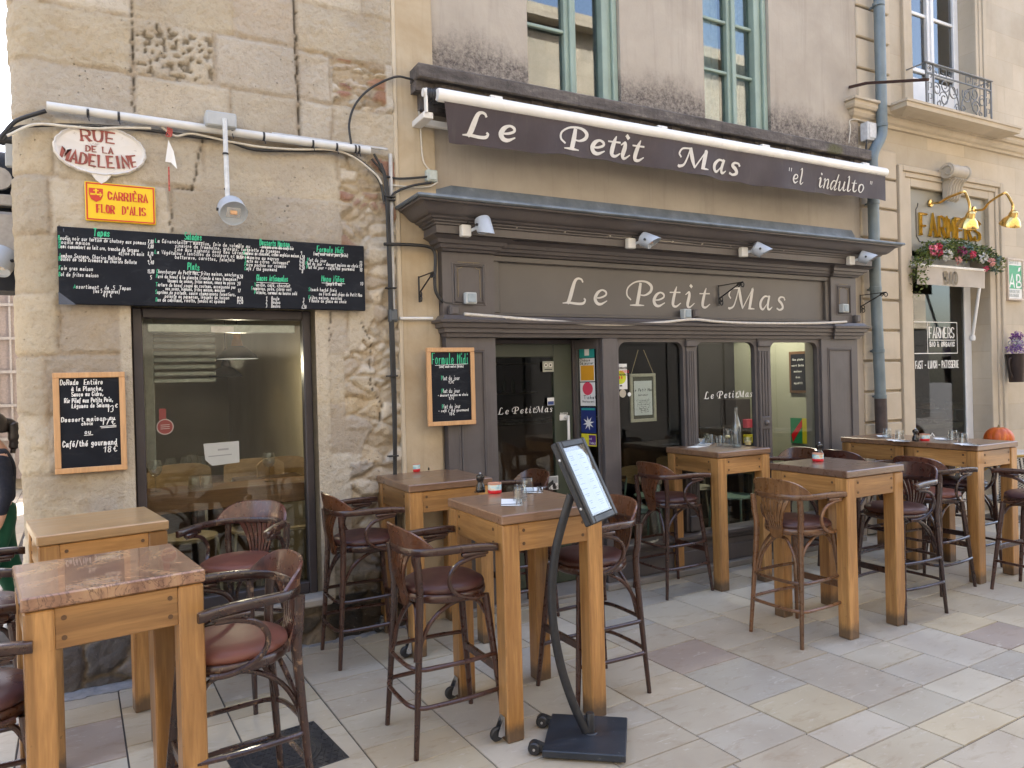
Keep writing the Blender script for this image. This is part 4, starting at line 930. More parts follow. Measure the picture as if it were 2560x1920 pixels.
# ---------------------------------------------------------------- lettering
# brush letters: strokes of (x, y, width)
BR = {
'L': (.80, [[(.60,.83,.05),(.565,.92,.055),(.47,.95,.06),(.38,.85,.09),(.30,.55,.12),(.22,.2,.12),(.16,.04,.09)], [(.02,.025,.025),(.2,.045,.06),(.45,.015,.07),(.6,.04,.07),(.66,.16,.05),(.63,.21,.05)]]),
'e': (.50, [[(.09,.25,.035),(.25,.28,.05),(.39,.38,.055),(.39,.5,.065),(.28,.56,.05),(.15,.45,.09),(.075,.24,.11),(.12,.07,.10),(.24,.03,.07),(.42,.16,.025)]]),
'P': (.88, [[(.15,.24,.045),(.04,.42,.05),(.08,.70,.045),(.32,.93,.045),(.63,.96,.06),(.81,.80,.10),(.78,.58,.085),(.60,.43,.05),(.43,.44,.03)], [(.47,.87,.09),(.42,.5,.12),(.35,.07,.12)], [(.13,.025,.025),(.35,.035,.06),(.56,.03,.025)]]),
't': (.40, [[(.23,.82,.025),(.17,.6,.09),(.1,.25,.11),(.1,.07,.09),(.2,.03,.06),(.35,.17,.025)], [(.0,.585,.035),(.34,.60,.04)]]),
'i': (.33, [[(.0,.52,.025),(.12,.63,.06),(.12,.45,.11),(.06,.15,.11),(.08,.03,.08),(.15,.03,.05),(.29,.18,.025)], [(.185,.86,.11),(.20,.885,.11)]]),
'M': (1.05, [[(.1,.45,.05),(.045,.60,.05),(.15,.83,.045),(.38,.89,.04)], [(.41,.88,.035),(.31,.45,.045),(.2,.12,.055),(.06,.02,.07),(.02,.04,.06)], [(.42,.88,.1),(.47,.45,.12),(.53,.05,.05)], [(.53,.03,.04),(.75,.5,.035),(.95,.93,.03)], [(.93,.86,.1),(.86,.45,.12),(.80,.08,.11)], [(.74,.025,.025),(.86,.035,.05),(.98,.03,.025)]]),
'a': (.54, [[(.38,.58,.05),(.22,.58,.06),(.07,.35,.1),(.06,.12,.1),(.16,.03,.06),(.34,.32,.025)], [(.41,.60,.08),(.35,.3,.1),(.34,.08,.09),(.41,.03,.06),(.51,.14,.025)]]),
's': (.42, [[(.34,.47,.06),(.30,.57,.05),(.17,.58,.06),(.10,.45,.09),(.21,.30,.1),(.25,.12,.09),(.13,.02,.06),(.02,.08,.06)]]),
'n': (.52, [[(.0,.5,.025),(.1,.6,.06),(.08,.3,.1),(.02,.02,.1)], [(.06,.33,.025),(.24,.57,.05),(.36,.56,.08),(.35,.3,.1),(.31,.09,.1),(.38,.03,.06),(.49,.15,.025)]]),
'd': (.56, [[(.38,.58,.05),(.22,.58,.06),(.07,.35,.1),(.06,.12,.1),(.16,.03,.06),(.34,.32,.025)], [(.56,1.0,.07),(.44,.5,.1),(.36,.08,.09),(.43,.03,.06),(.53,.14,.025)]]),
'u': (.55, [[(.02,.5,.025),(.12,.6,.06),(.09,.3,.1),(.08,.1,.1),(.18,.03,.06),(.37,.35,.025)], [(.44,.6,.08),(.38,.3,.1),(.37,.08,.09),(.44,.03,.05),(.53,.14,.025)]]),
'l': (.31, [[(.06,.9,.025),(.17,1.0,.06),(.14,.6,.1),(.06,.15,.1),(.08,.03,.08),(.15,.03,.05),(.28,.17,.025)]]),
'o': (.49, [[(.26,.575,.05),(.12,.46,.09),(.06,.2,.1),(.15,.03,.06),(.31,.10,.05),(.43,.36,.1),(.38,.53,.08),(.25,.575,.05)]]),
'"': (.30, [[(.08,1.0,.05),(.05,.78,.03)], [(.22,1.0,.05),(.19,.78,.03)]]),
' ': (.42, [])}
# pencil letters on a small grid, baseline y = 2
HW = dict(a='46 26 15 13 22 33 46,46 43 52', b='19 13,13 22 32 43 45 36 26 15', c='45 36 26 15 13 22 32 43', d='45 36 26 15 13 22 32 43,49 43 52', e='14 44 45 36 26 15 13 22 32 43',
 f='48 39 28 21 20,16 36', g='45 36 26 15 14 23 33 44,46 41 30 20 11', h='19 12,15 26 36 45 42', i='26 23 32,28 29', j='36 31 20 11,38 39', k='19 12,45 14,25 42', l='19 13 22', m='16 12,15 26 35 32,35 46 55 52',
 n='16 12,15 26 36 45 42', o='26 15 13 22 32 43 45 36 26', p='16 10,15 26 36 45 43 32 22 13', q='46 40,45 36 26 15 13 22 32 43', r='16 12,14 26 36', s='45 36 26 15 24 34 43 32 22 13', t='28 23 32 42,16 46',
 u='16 13 22 32 43,46 42', v='16 32 46', w='16 22 34 42 56', x='16 42,46 12', y='16 33,46 21 10', z='16 46 12 42',
 A='12 39 52,24 44', B='12 19 39 48 46 35 15,35 45 54 53 42 12', C='57 48 39 29 17 14 22 32 43 54', D='12 19 39 57 54 32 12', E='59 19 12 52,15 45', F='59 19 12,15 45', G='57 39 29 17 14 22 42 54 55 35', H='19 12,59 52,15 55', I='29 22',
 J='49 43 32 22 13', K='19 12,59 15 52', L='19 12 52', M='12 19 35 59 52', N='12 19 52 59', O='29 17 14 22 42 54 57 49 29', P='12 19 39 58 56 45 15', Q='29 17 14 22 42 54 57 49 29,33 51', R='12 19 39 58 56 45 15,35 52', S='58 49 29 18 16 35 45 54 53 42 22 13',
 T='09 69,39 32', U='19 14 22 42 54 59', V='19 32 59', W='19 22 36 42 59', X='19 52,59 12', Y='19 35 59,35 32', Z='19 59 12 52')
HW.update({'0': '29 17 14 22 32 44 47 39 29', '1': '17 39 32', '2': '17 29 39 48 46 12 42', '3': '18 39 48 46 35,35 45 43 32 12', '4': '39 14 54,42 47', '5': '49 19 16 36 45 43 32 12', '6': '49 27 14 13 22 32 43 44 35 15', '7': '19 49 22',
 '8': '26 17 18 29 39 48 47 36 26 14 13 22 32 43 44 36', '9': '46 26 17 18 29 39 48 46 42', '€': '58 49 39 27 24 32 42 53,16 36,15 35', ',': '23 11', '.': '22 23', '/': '11 49', '(': '39 27 24 31', ')': '19 37 34 21', ':': '25 26,22 23', '+': '25 45,36 34', '-': '15 45', "'": '29 27', '"': '19 17,39 37', '&': '52 18 29 38 15 13 22 32 54', '!': '29 25,22 23'})
ACC = {'é': ('e', '27 48'), 'è': ('e', '47 28'), 'ê': ('e', '17 38 57'), 'à': ('a', '47 28'), 'ñ': ('n', '17 28 37 48'), 'ç': ('c', '22 31 20'), 'ô': ('o', '17 38 57'), 'È': ('E', None), 'É': ('E', None)}
WID = {'i': 4, 'l': 3.6, 'j': 5, 't': 5, 'm': 7, 'w': 7, ' ': 4.5, ',': 4, '.': 4, "'": 4, 'I': 4.2, 'f': 5, 'r': 4.6, '1': 5, ':': 4, 'T': 7}
def chaikin(P, k=2):
    for _ in range(k):
        Q = [P[0]]
        for i in range(1, len(P)-1):
            a, b_, c = P[i-1], P[i], P[i+1]; u, v = (b_-a), (c-b_)
            if u.length < 1e-9 or v.length < 1e-9 or u.angle(v) > R(75): Q.append(b_)
            else: Q += [b_-u*.25, b_+v*.25]
        Q.append(P[-1]); P = Q
    return P
class Text:
    """flat lettering: builds ribbons in the plane (a along, b up); fn(a, b, d) maps to space"""
    def __init__(s, fn): s.b = MB(); s.fn = fn; s.k = 0
    def ribbon(s, P, Wd, mi=0, th=0):
        s.k += 1; d = -.00012*(s.k % 40); n = len(P); L = []; Rr = []
        for i in range(n):
            t = (P[min(i+1, n-1)]-P[max(i-1, 0)])
            if t.length < 1e-9: t = Vector((1, 0))
            t.normalize(); nn = Vector((-t.y, t.x)); w_ = Wd[i]/2
            if 0 < i < n-1:
                a = (P[i]-P[i-1]); c = (P[i+1]-P[i])
                if a.length > 1e-9 and c.length > 1e-9: w_ = w_/max(.6, math.cos(a.angle(c)/2))
            e = t*w_*.6*(-1 if i == 0 else 1 if i == n-1 else 0)
            L.append(P[i]+nn*w_+e); Rr.append(P[i]-nn*w_+e)
        vs = [s.fn(p.x, p.y, d) for p in L]+[s.fn(p.x, p.y, d) for p in Rr]; fs = [(i, i+1, n+i+1, n+i) for i in range(n-1)]
        if th:
            m = len(vs); vs = vs+[s.fn(p.x, p.y, d+th) for p in L]+[s.fn(p.x, p.y, d+th) for p in Rr]
            fs += [(i, m+i, m+i+1, i+1) for i in range(n-1)]+[(n+i, n+i+1, m+n+i+1, m+n+i) for i in range(n-1)]+[(0, n, m+n, m), (n-1, m+n-1, m+2*n-1, 2*n-1)]
        s.b.add(vs, fs, mi)
    def brush(s, txt, a, b, h, gap=.06, bold=1., spc=.42, mi=0, sx=1.55):
        for c in txt:
            if c == ' ': a += spc*h*sx; continue
            w_, st = BR[c]
            for S_ in st:
                P3 = spline([(x, y, wd) for x, y, wd in S_], 6) if len(S_) > 2 else [Vector(p) for p in S_]
                s.ribbon([Vector((a+p.x*h*sx, b+p.y*h)) for p in P3], [max(.02, p.z)*h*bold*(.5+.5*sx) for p in P3], mi)
            a += (w_+gap)*h*sx
        return a
    def width(s, txt, h): return sum(WID.get(ACC.get(c, (c,))[0], 6) for c in txt)*h/7
    def hand(s, txt, a, b, h, wd=None, mi=0, serif=0, al='l', slant=.12, cap_mi=None, sx=1.0, th=0, arc=None, jit=0):
        wd = wd or h*.13; k = h/7; W_ = s.width(txt, h)*sx
        if al == 'c': a -= W_/2
        if al == 'r': a -= W_
        a0 = a; first = True
        for c in txt:
            acc = None; base = c
            if c in ACC: base, acc = ACC[c]
            g = HW.get(base); m_ = cap_mi if (cap_mi is not None and first and c.isalnum()) else mi
            if c != ' ': first = False
            adv = WID.get(base, 6)*k*sx
            if g:
                strokes = [x.split() for x in g.split(',')]
                if acc: strokes.append(acc.split())
                if c in 'ÈÉ': strokes.append(['2:', '3;'] if 0 else ['29', '49'])
                jy = rnd.uniform(-jit, jit)*h
                for st in strokes:
                    pts = [Vector((int(p[0]), int(p[1])-2)) for p in st]
                    if acc and st is strokes[-1] and base.islower(): pts = [p+Vector((0, .3)) for p in pts]
                    if c in 'ÈÉ' and st is strokes[-1]: pts = [Vector((3.6, 8.2)), Vector((2.4, 9.2))] if c == 'È' else [Vector((2.4, 8.2)), Vector((3.6, 9.2))]
                    raw = pts; pts = chaikin(pts, 2) if len(pts) > 2 else pts
                    def T(p):
                        x, y = a+(p.x+p.y*slant-1)*k*sx, b+p.y*k+jy
                        if arc: cx, cy, r_ = arc; t = (x-cx)/r_; rr = r_+(y-cy) if r_ > 0 else r_-(y-cy)*-1; return Vector((cx+(abs(r_)+(y-cy)*(1 if r_ > 0 else -1))*math.sin((x-cx)/abs(r_)), cy+(1 if r_ > 0 else -1)*((abs(r_)+(y-cy)*(1 if r_ > 0 else -1))*math.cos((x-cx)/abs(r_))-abs(r_))))
                        return Vector((x, y))
                    def bw(i):                                   # serif letters: thick stems, thin bars
                        if not serif: return wd
                        j = min(i, len(pts)-2); d_ = pts[j+1]-pts[j]; return wd*(1.0 if abs(d_.y) > abs(d_.x)*.8 else .5)
                    s.ribbon([T(p) for p in pts], [bw(i) for i in range(len(pts))], m_, th)
                    if serif:
                        for e, nb in ((0, 1), (-1, -2)):
                            p, o_ = raw[e], raw[nb]
                            if p.y in (0, 7) and abs(p.y-o_.y) > 1.5: s.ribbon([T(p+Vector((-serif, 0))), T(p+Vector((serif, 0)))], [wd*.42]*2, m_, th)
            a += adv
        return a
    def line(s, pts, wd, mi=0): s.ribbon([Vector(p) for p in pts], [wd]*len(pts), mi)
    def disc(s, a, b, r, mi=0, n=18, ry=None):
        s.k += 1; d = -.00012*(s.k % 40); s.b.add([s.fn(a+r*math.cos(2*math.pi*i/n), b+(ry or r)*math.sin(2*math.pi*i/n), d) for i in range(n)], [tuple(range(n))], mi)
    def rect(s, a0, a1, b0, b1, mi=0, dd=0):
        s.b.add([s.fn(a, b_, dd) for a, b_ in ((a0, b0), (a1, b0), (a1, b1), (a0, b1))], [(0, 1, 2, 3)], mi)
    def poly(s, P, mi=0): s.k += 1; d = -.00012*(s.k % 40); s.b.add([s.fn(a, b_, d) for a, b_ in P], [tuple(range(len(P)))], mi)
def onwall(Y): return lambda a, b_, d: (a, Y+d, b_)
def textpart(t, name, mats, parent): o = wp(t.b.build(name, mats, fix=False), parent) if parent.type == 'EMPTY' else t.b.build(name, mats, fix=False); o.parent = parent; return o

# painted sign over the shop
t = Text(onwall(4.9985)); zb = W(1380+150/3.687, 660+368/3.687, 5)[1]; hh = W(1380+780/3.687, 660+132/3.687, 5)[1]-W(1380+780/3.687, 660+365/3.687, 5)[1]; hh /= .98
for c, px in zip('LePetitMas', (92, 375, 680, 918, 1088, 1232, 1362, 1620, 1905, 2065)): t.brush(c, W(1380+px/3.687, 660+365/3.687, 5)[0], zb, hh)
o = textpart(t, 'lettering', GREY_LETTER, shop); o.parent = signp; o.matrix_parent_inverse = Matrix.Identity(4)
# letters on the door and the middle window
for (Y, pts, h, par) in ((DY+.017, ((562, 545), (645, 540), (780, 532)), .056, door), (5.0105, ((1750, 455), (1825, 450), (1942, 446)), .066, shop)):
    t = Text(onwall(Y)); zb = W(1000+pts[0][0]/2.304, 800+pts[0][1]/2.304, Y)[1]
    for w_, p in zip(('Le', 'Petit', 'Mas'), pts): t.brush(w_, W(1000+p[0]/2.304, 800+p[1]/2.304, Y)[0], zb, h, .12, 1.0, sx=1.35)
    o = t.b.build('window_lettering', PAPER, fix=False); o.parent = par
    o.matrix_parent_inverse = Matrix.Translation(-Vector(par.location)) if par is shop else Matrix.Identity(4)

# ---------------------------------------------------------------- awning
aw = thing('awning', 'rolled up awning with white front bar and dark brown valance above the restaurant', 'awning', (4.5, 4.75, 3.6))
b = MB(); x0, x1, za = 2.03, 6.95, 3.755
b.lathe([(0, 0), (.040, 0), (.046, .012), (.046, x1-x0-.01), (.04, x1-x0), (0, x1-x0)], (0, 0, 0), 20, 0, Matrix.Translation((x0, 4.74, za)) @ Matrix.Rotation(R(90), 4, 'Y')); wp(b.build('front_bar', plain('white_lacquer', (.80, .79, .76), .3, 0, .06, 6)), aw)
b = MB(); b.lathe([(0, 0), (.045, 0), (.052, .01), (.046, .02), (.052, .03), (.046, .04), (.052, .05), (.046, .06), (.05, .075), (.045, .10), (0, .10)], (0, 0, 0), 20, 0, Matrix.Translation((1.965, 4.80, za+.012)) @ Matrix.Rotation(R(90), 4, 'Y'))
b.lathe([(0, 0), (.06, 0), (.066, .02), (.066, x1-x0-.1), (.06, x1-x0-.08), (0, x1-x0-.08)], (0, 0, 0), 16, 0, Matrix.Translation((2.05, 4.86, za+.03)) @ Matrix.Rotation(R(90), 4, 'Y')); wp(b.build('roller', BLACKM), aw)
b = MB(); b.bbox(1.945, 2.02, 4.79, 5.03, 3.60, 3.645, .004); b.bbox(2.02, 2.35, 4.93, 4.97, 3.60, 3.645, .004); b.bbox(1.955, 1.97, 4.76, 4.80, 3.63, 3.80, .003); b.lathe([(0, 0), (.03, 0), (.03, .02), (.018, .03), (0, .03)], (0, 0, 0), 12, 0, Matrix.Translation((1.945, 4.79, 3.775)) @ Matrix.Rotation(R(90), 4, 'Y'))
for x in (2.45, 4.0, 5.2, 6.6): b.bbox(x, x+.035, 4.735, 4.90, 3.805, 3.822, .004); b.bbox(x+.03, x+.10, 4.735, 4.76, 3.795, 3.822, .004)
wp(b.build('bracket', WHITEPL), aw)
VX0, VX1 = 2.075, 6.925
def vfn(a, z, d=0):                                              # hanging cloth with soft folds
    u = (3.735-z)/.27; y = 4.722+.016*math.sin(a*5.3+.6)*u+.010*math.sin(a*13+1+2*u)*u+.02*u
    e = max(0, (2.42-a)/.35); y += .05*e*u*math.sin(min(1, e)*2.2)
    return (a, y+d, z)
b = MB(); nx, nz = 260, 8; vs = []
for i in range(nx+1):
    a = VX0+(VX1-VX0)*i/nx; zl = 3.455+.012*math.sin(a*2.1)+.004*math.sin(a*17)
    for j in range(nz+1): vs.append(vfn(a+.05*(j/nz)*max(0, 1-i/14), 3.735+(zl-3.735)*j/nz))
b.add(vs, [(i*(nz+1)+j, (i+1)*(nz+1)+j, (i+1)*(nz+1)+j+1, i*(nz+1)+j+1) for i in range(nx) for j in range(nz)], 0, True)
def cloth():
    m = N('plum_brown_canvas'); v = m.co(); f = m.noise(v, 3, 5, .6); sx = m.n('SeparateXYZ'); m.l(v, sx.inputs[0])
    c = m.ramp(f, (.3, (.034, .022, .025)), (.7, (.052, .036, .039)))
    dr = m.math('MULTIPLY', m.ramp(m.noise(m.co(scale=(14, 1, 1.2)), 3, 5, .7), (.42, 0), (.7, 1)), m.ramp(m.math('ADD', sx.outputs[2], 0), (0, 0), (1, 1)))
    c = m.mix(m.ramp(m.noise(m.co(scale=(12, 1, 1.4)), 2.6, 5, .75), (.56, 0), (.74, .45)), c, (.085, .075, .058))
    m.base(c); m.rough(.62); m.p.inputs['Sheen Weight'].default_value = .1; m.bump(m.noise(v, 14, 4), .12, .01); return m.m
val = wp(b.build('valance', cloth(), fix=False), aw)
t = Text(lambda a, z, d: vfn(a, z, -.004+d)); q_ = lambda x, y: W(1120+x/3.95, 180+y/3.95, 4.74); r_ = lambda x, y: W(1840+x/4.608, 440+y/4.608, 4.74); p_ = lambda x, y: W(1000+x/2.304, 100+y/2.304, 4.74)
HB = .182
for c, (x, z) in zip('LePetit', (q_(148, 655), q_(495, 690), q_(1090, 800), q_(1395, 845), q_(1580, 862), q_(1705, 880), q_(1825, 900))): t.brush(c, x, 3.502, HB*(1.0 if c.isupper() else 1.08), .05, 1.35, sx=1.7)
for c, (x, z) in zip('Mas', (p_(1595, 750), p_(1795, 770), p_(1900, 785))): t.brush(c, x, 3.502, HB, .05, 1.3, sx=1.85)
x0 = p_(2395, 800)[0]; xe = W(1963, 480, 4.74)[0]
t.brush('"', W(1966, 470, 4.74)[0], 3.505, .13, 0, 1.2); t.brush('el', W(1976, 470, 4.74)[0], 3.505, .145, .06, 1.1, sx=1.35); t.brush('indulto', r_(945, 140)[0], 3.505, .145, .02, 1.1, sx=1.36); t.brush('"', r_(1518, 110)[0], 3.505, .13, 0, 1.2)
o = t.b.build('lettering', CREAM_PAINT, fix=False); o.parent = val

# ---------------------------------------------------------------- street name plates
pl = thing('street_sign', 'oval white enamelled street sign with dark red raised capitals', 'sign', (.12, 5.0, 3.2))
cx, cz = W(249+2, 369, 4.95); ex = (W(407, 375, 4.95)[0]-W(177, 365, 4.95)[0])/2; ez = .148; cz -= .012
b = MB(); n = 60; M_ = Matrix.Translation((cx, 4.975, cz)) @ Matrix.Rotation(R(90), 4, 'X'); Mr = Matrix.Translation((cx, 4.975, cz))
vs = []
for k, (f, d) in enumerate(((1.0, .015), (1.0, -.012), (.965, -.020), (.93, -.010), (.90, -.006), (0.001, -.006))):
    for i in range(n):
        a = 2*math.pi*i/n; w_ = 1+(.012*math.sin(a*38) if k < 3 else 0); vs.append((cx+ex*f*w_*math.cos(a), 4.975+d, cz+ez*f*w_*math.sin(a)))
b.add(vs, [(k*n+i, k*n+(i+1) % n, k*n+n+(i+1) % n, k*n+n+i) for k in range(5) for i in range(n)], 0, True)
b.prism([(-.055, -.138), (.055, -.138), (.028, -.178), (0, -.198), (-.028, -.178)], lambda a, c, d: (cx+a, 4.975+d, cz+c), -.014, .012)
m = N('chipped_white_enamel'); v = m.co(); m.base(m.mix(m.ramp(m.noise(v, 16, 6, .75), (.60, 0), (.68, .75)), (.66, .63, .59), (.17, .12, .09))); m.rough(.4)
plate = wp(b.build('plate', m.m), pl)
t = Text(onwall(4.966)); ra = .33
t.hand('RUE', cx, cz+.052, .062, .0145, 0, .9, 'c', 0, sx=1.18, th=.006, arc=(cx, cz+.052, 1.2)); t.hand('DE LA', cx, cz-.012, .033, .008, 0, .8, 'c', 0, sx=1.1, th=.006); t.hand('MADELEINE', cx+.005, cz-.098, .066, .0145, 0, .8, 'c', 0, sx=.86, th=.006, arc=(cx, cz-.098, -.75))
wp(t.b.build('raised_letters', plain('oxide_red', (.26, .062, .045), .6, 0, .3, 30), fix=False), pl)
b = MB()
for s in (-1, 1): b.lathe([(0, -.004), (.013, -.003), (.015, 0)], (0, 0, 0), 12, 0, Matrix.Translation((cx+s*ex*.86, 4.968, cz-.01)) @ Matrix.Rotation(R(90), 4, 'X'))
wp(b.build('fixing_screw', WHITEPL), pl)
yp = thing('street_plate', 'yellow rectangular street plate with red border, red capitals and a cross shield', 'sign', (.1, 5.0, 2.9))
x0, z1 = W(211, 453, 4.975); x1, z0 = W(390, 563, 4.975); z1 = max(z1, W(387, 470, 4.975)[1]); z0 = W(213, 551, 4.975)[1]
b = MB(); b.bbox(x0, x1, 4.968, 4.985, z0, z1, .004); YEL = plain('signal_yellow', (.80, .53, .004), .35, 0, .05, 8); RDS = plain('sign_red', (.55, .03, .012), .4, 0, .08, 20, 0)
wp(b.build('plate', YEL), yp); t = Text(onwall(4.9665)); e = .010
for a, c in (((x0+e, z0+e), (x1-e, z0+e)), ((x0+e, z1-e), (x1-e, z1-e)), ((x0+e, z0+e), (x0+e, z1-e)), ((x1-e, z0+e), (x1-e, z1-e))): t.line((a, c), .008)
w_, h_ = x1-x0, z1-z0
t.hand('CARRIÈRA', x0+w_*.615, z0+h_*.575, .047, .0095, 0, .8, 'c', 0, sx=.70); t.hand("FLOR  D'ALIS", x0+w_*.515, z0+h_*.22, .047, .0095, 0, .8, 'c', 0, sx=.60)
sx_, sz_ = x0+w_*.155, z0+h_*.68; t.poly([(sx_-.036, sz_+.036), (sx_-.036, sz_-.005), (sx_-.025, sz_-.030), (sx_, sz_-.045), (sx_+.025, sz_-.030), (sx_+.036, sz_-.005), (sx_+.036, sz_+.036)])
t.k = 30
for a in range(4):
    ca, sa = math.cos(a*math.pi/2), math.sin(a*math.pi/2); t.ribbon([Vector((sx_+ca*.004, sz_+sa*.004)), Vector((sx_+ca*.026, sz_+sa*.026))], [.007, .011], 1); t.disc(sx_+ca*.028, sz_+sa*.028, .005, 1, 8)
    for s in (-1, 1): t.disc(sx_+ca*.022-sa*s*.010, sz_+sa*.022+ca*s*.010, .0042, 1, 8)
wp(t.b.build('plate_print', [RDS, YEL], fix=False), yp)
# ---------------------------------------------------------------- chalk boards
mb_ = thing('menu_board', 'long black chalk menu board in green and white handwriting above the stone window', 'menu board', (.63, 5.0, 2.47))
x0, z1 = -.270, 2.702; x1, z0 = 1.54, 2.254
b = MB(); b.bbox(x0, x1, 4.945, 4.97, z0, z1, .004); wp(b.build('board', CHALKB), mb_)
b = MB(); b.box(x0+.03, x0+.035, 4.943, 4.945, z1-.03, z1-.012); b.prism([(x0-.002, z0-.003), (x0+.085, z0-.003), (x0-.002, z0+.07)], lambda a, c, d: (a, 4.9435+d, c), 0, .002); wp(b.build('corner_plate', plain('blue_steel', (.07, .085, .12), .4, .3)), mb_)
t = Text(onwall(4.9435)); LH = .023
def zz1(px, py): return W(140+px/5.53, 560+py/5.53, 4.945)
def zz2(px, py): return W(520+px/5.53, 580+py/5.53, 4.945)
def L(f, px, py, s, h=LH, mi=0, cap=1, al='l', fit=None, wd=None):
    a, c = f(px, py)
    sx = 1
    if fit: sx = abs(f(*fit)[0]-a)/max(1e-3, t.width(s, h))
    t.hand(s, a, c, h, wd or h*.115, mi, 0, al, .2, cap, sx, jit=.04)
def T_(f, px, py, s, px2, h=.044): L(f, px, py, s, h, 1, 1, fit=(px2, py), wd=.0046); a, c = f(px, py); a2 = f(px2, py)[0]; t.line(((a, c-.012), (a2, c-.012)), .003, 0)
T_(zz1, 520, 165, 'Tapas', 755); T_(zz1, 1780, 215, 'Salades', 2025); T_(zz1, 1820, 635, 'Plats', 1995); T_(zz2, 715, 185, 'Desserts Maison', 1135, .042); T_(zz2, 1505, 272, 'Formule Midi', 1875, .040); T_(zz2, 670, 672, 'Glaces Artisanales', 1110, .040); T_(zz2, 1570, 680, 'Menu Niños', 1890, .040)
for px, py, s, px2 in ((30, 215, 'Boudin noir sur tartine de chutney aux pommes', 1250), (38, 270, 'Rouille maison', 480), (38, 330, 'Demi camembert au lait cru, tranche de Serrano', 1150), (870, 425, 'affiné 24 mois', 1225), (36, 460, 'Jambon Serrano, Chorizo Bellota', 905), (40, 505, 'Moules de Sète crémées au chorizo Bellota', 1120), (40, 632, 'Foie gras maison', 520), (38, 718, 'Bol de frites maison', 595), (245, 890, 'Assortiment   de  5  Tapas', 1045), (515, 950, '(les 5 premières)', 890), (650, 1010, '41 €', 780),
    (1270, 270, '7,80', 1355), (1270, 335, '7,80', 1355), (1270, 440, '8,70', 1350), (1290, 500, '9', 1325), (1268, 555, '9,40', 1360), (1265, 680, '13,80', 1365), (1305, 765, '5', 1335)): L(zz1, px, py, s, cap=1 if s[0].isupper() else 0, fit=(px2, py))
for px, py, s, px2 in ((1370, 255, 'La Cévenolaille : mesclun, foie de volaille au', 2690), (1645, 322, 'vinaigre de framboise, grésins, tarte', 2415+280), (1640, 372, 'fine aux oignons doux des Cévennes', 2690), (1365, 410, 'La Végétalow : lentilles de couleurs et quinoa,', 2690), (1645, 480, 'betterave, carottes, falafels', 2480), (1390, 680, 'Cheesburger du Petit Mas, frites maison, mesclun', 2500), (1385, 745, 'Pavé de boeuf à la plancha (viande à race française)', 2520), (1545, 805, 'légumes de saison, frites maison, sauce au poivre', 2480), (1380, 860, 'Tartare de boeuf coupé au couteau, assaisonné par', 2490), (1515, 915, 'nos soins, oignons, frites maison, mesclun', 2340), (1375, 965, 'Suprême de pintade, sauce champignons forestiers,', 2490), (1505, 1020, 'polente au parmesan, légumes de saison', 2400), (1380, 1070, 'Dos de cabillaud, risotto, fenouil et épinard', 2340)):
    L(zz1, px, py, s, cap=1 if s[0].isupper() else 0, fit=(px2, py+(px2-px)*.05))
for px, py, s, px2 in ((390, 225, '16', 450), (390, 370, '14,80', 480), (400, 640, '16,50', 485), (405, 740, '20', 455), (410, 835, '17', 455), (400, 945, '19,50', 485), (400, 990, '19,50', 490), (510, 265, 'Assiette de fromages', 1000), (485, 310, 'Moelleux au chocolat, crème anglaise maison', 1260), (505, 370, 'Tiramisu au marron', 985), (505, 420, 'Tarte au citron "Autrement"', 1135), (505, 470, 'Poire pochée sur crumble', 1085), (505, 525, 'Café / thé gourmand', 955), (745, 225, 'cuisinés avec des oeufs bio', 1185), (640, 750, 'Vanille, café, chocolat', 1140), (600, 800, 'Framboise, poire, citron vert', 1155), (640, 855, 'Pistache, caramel au beurre salé', 1235), (800, 940, '1   Boule', 990), (800, 990, '2   Boules', 1005), (800, 1042, '3   Boules', 1005),
    (1280, 315, '9', 1305), (1270, 370, '6,50', 1340), (1265, 418, '6,50', 1338), (1265, 468, '6,50', 1335), (1265, 518, '6,50', 1338), (1295, 568, '8', 1320), (1310, 960, '3', 1335), (1310, 1010, '5', 1335), (1295, 1060, '6,50', 1362), (1455, 320, '(sauf week-end et jours fériés)', 1940), (1370, 405, 'Plat du jour', 1640), (1350, 455, 'Plat du jour + dessert maison au choix', 2080), (1360, 505, 'Plat du jour + café/thé gourmand', 2025), (2090, 448, '13', 2135), (2090, 495, '17', 2135), (2095, 545, '18', 2140), (1630, 735, "(jusqu'à 12 ans)", 1855), (2100, 738, '10', 2150), (1390, 815, 'Steack haché frais', 1785), (1535, 875, 'ou Fisch and chips du Petit Mas', 2135), (1390, 925, 'Frites maison, mesclun', 1855), (1395, 970, '1 Boule de glace au choix', 1920)): L(zz2, px, py, s, cap=1 if s[0].isupper() else 0, fit=(px2, py+(px2-px)*.05))
wp(t.b.build('chalk_writing', [CHALK_W, CHALK_G], fix=False), mb_)
def framed(name, label, TL, BR_, Y, lines, tilt=0):
    x0, z1 = W(*TL, Y); x1, z0 = W(*BR_, Y); o = thing(name, label, 'chalkboard', ((x0+x1)/2, Y+.03, (z0+z1)/2)); f = .032
    b = MB(); b.bbox(x0, x1, Y, Y+.028, z1-f, z1, .003); b.bbox(x0, x1, Y, Y+.028, z0, z0+f, .003); b.bbox(x0, x0+f, Y+.001, Y+.028, z0+f, z1-f, .003); b.bbox(x1-f, x1, Y+.001, Y+.028, z0+f, z1-f, .003); wp(b.build('frame', BEECH), o)
    b = MB(); b.box(x0+f, x1-f, Y+.012, Y+.026, z0+f, z1-f); wp(b.build('board', CHALKB), o)
    t = Text(onwall(Y+.0105)); lines(t, x0+f, x1-f, z0+f, z1-f); wp(t.b.build('chalk_writing', [CHALK_W, CHALK_G], fix=False), o); return o
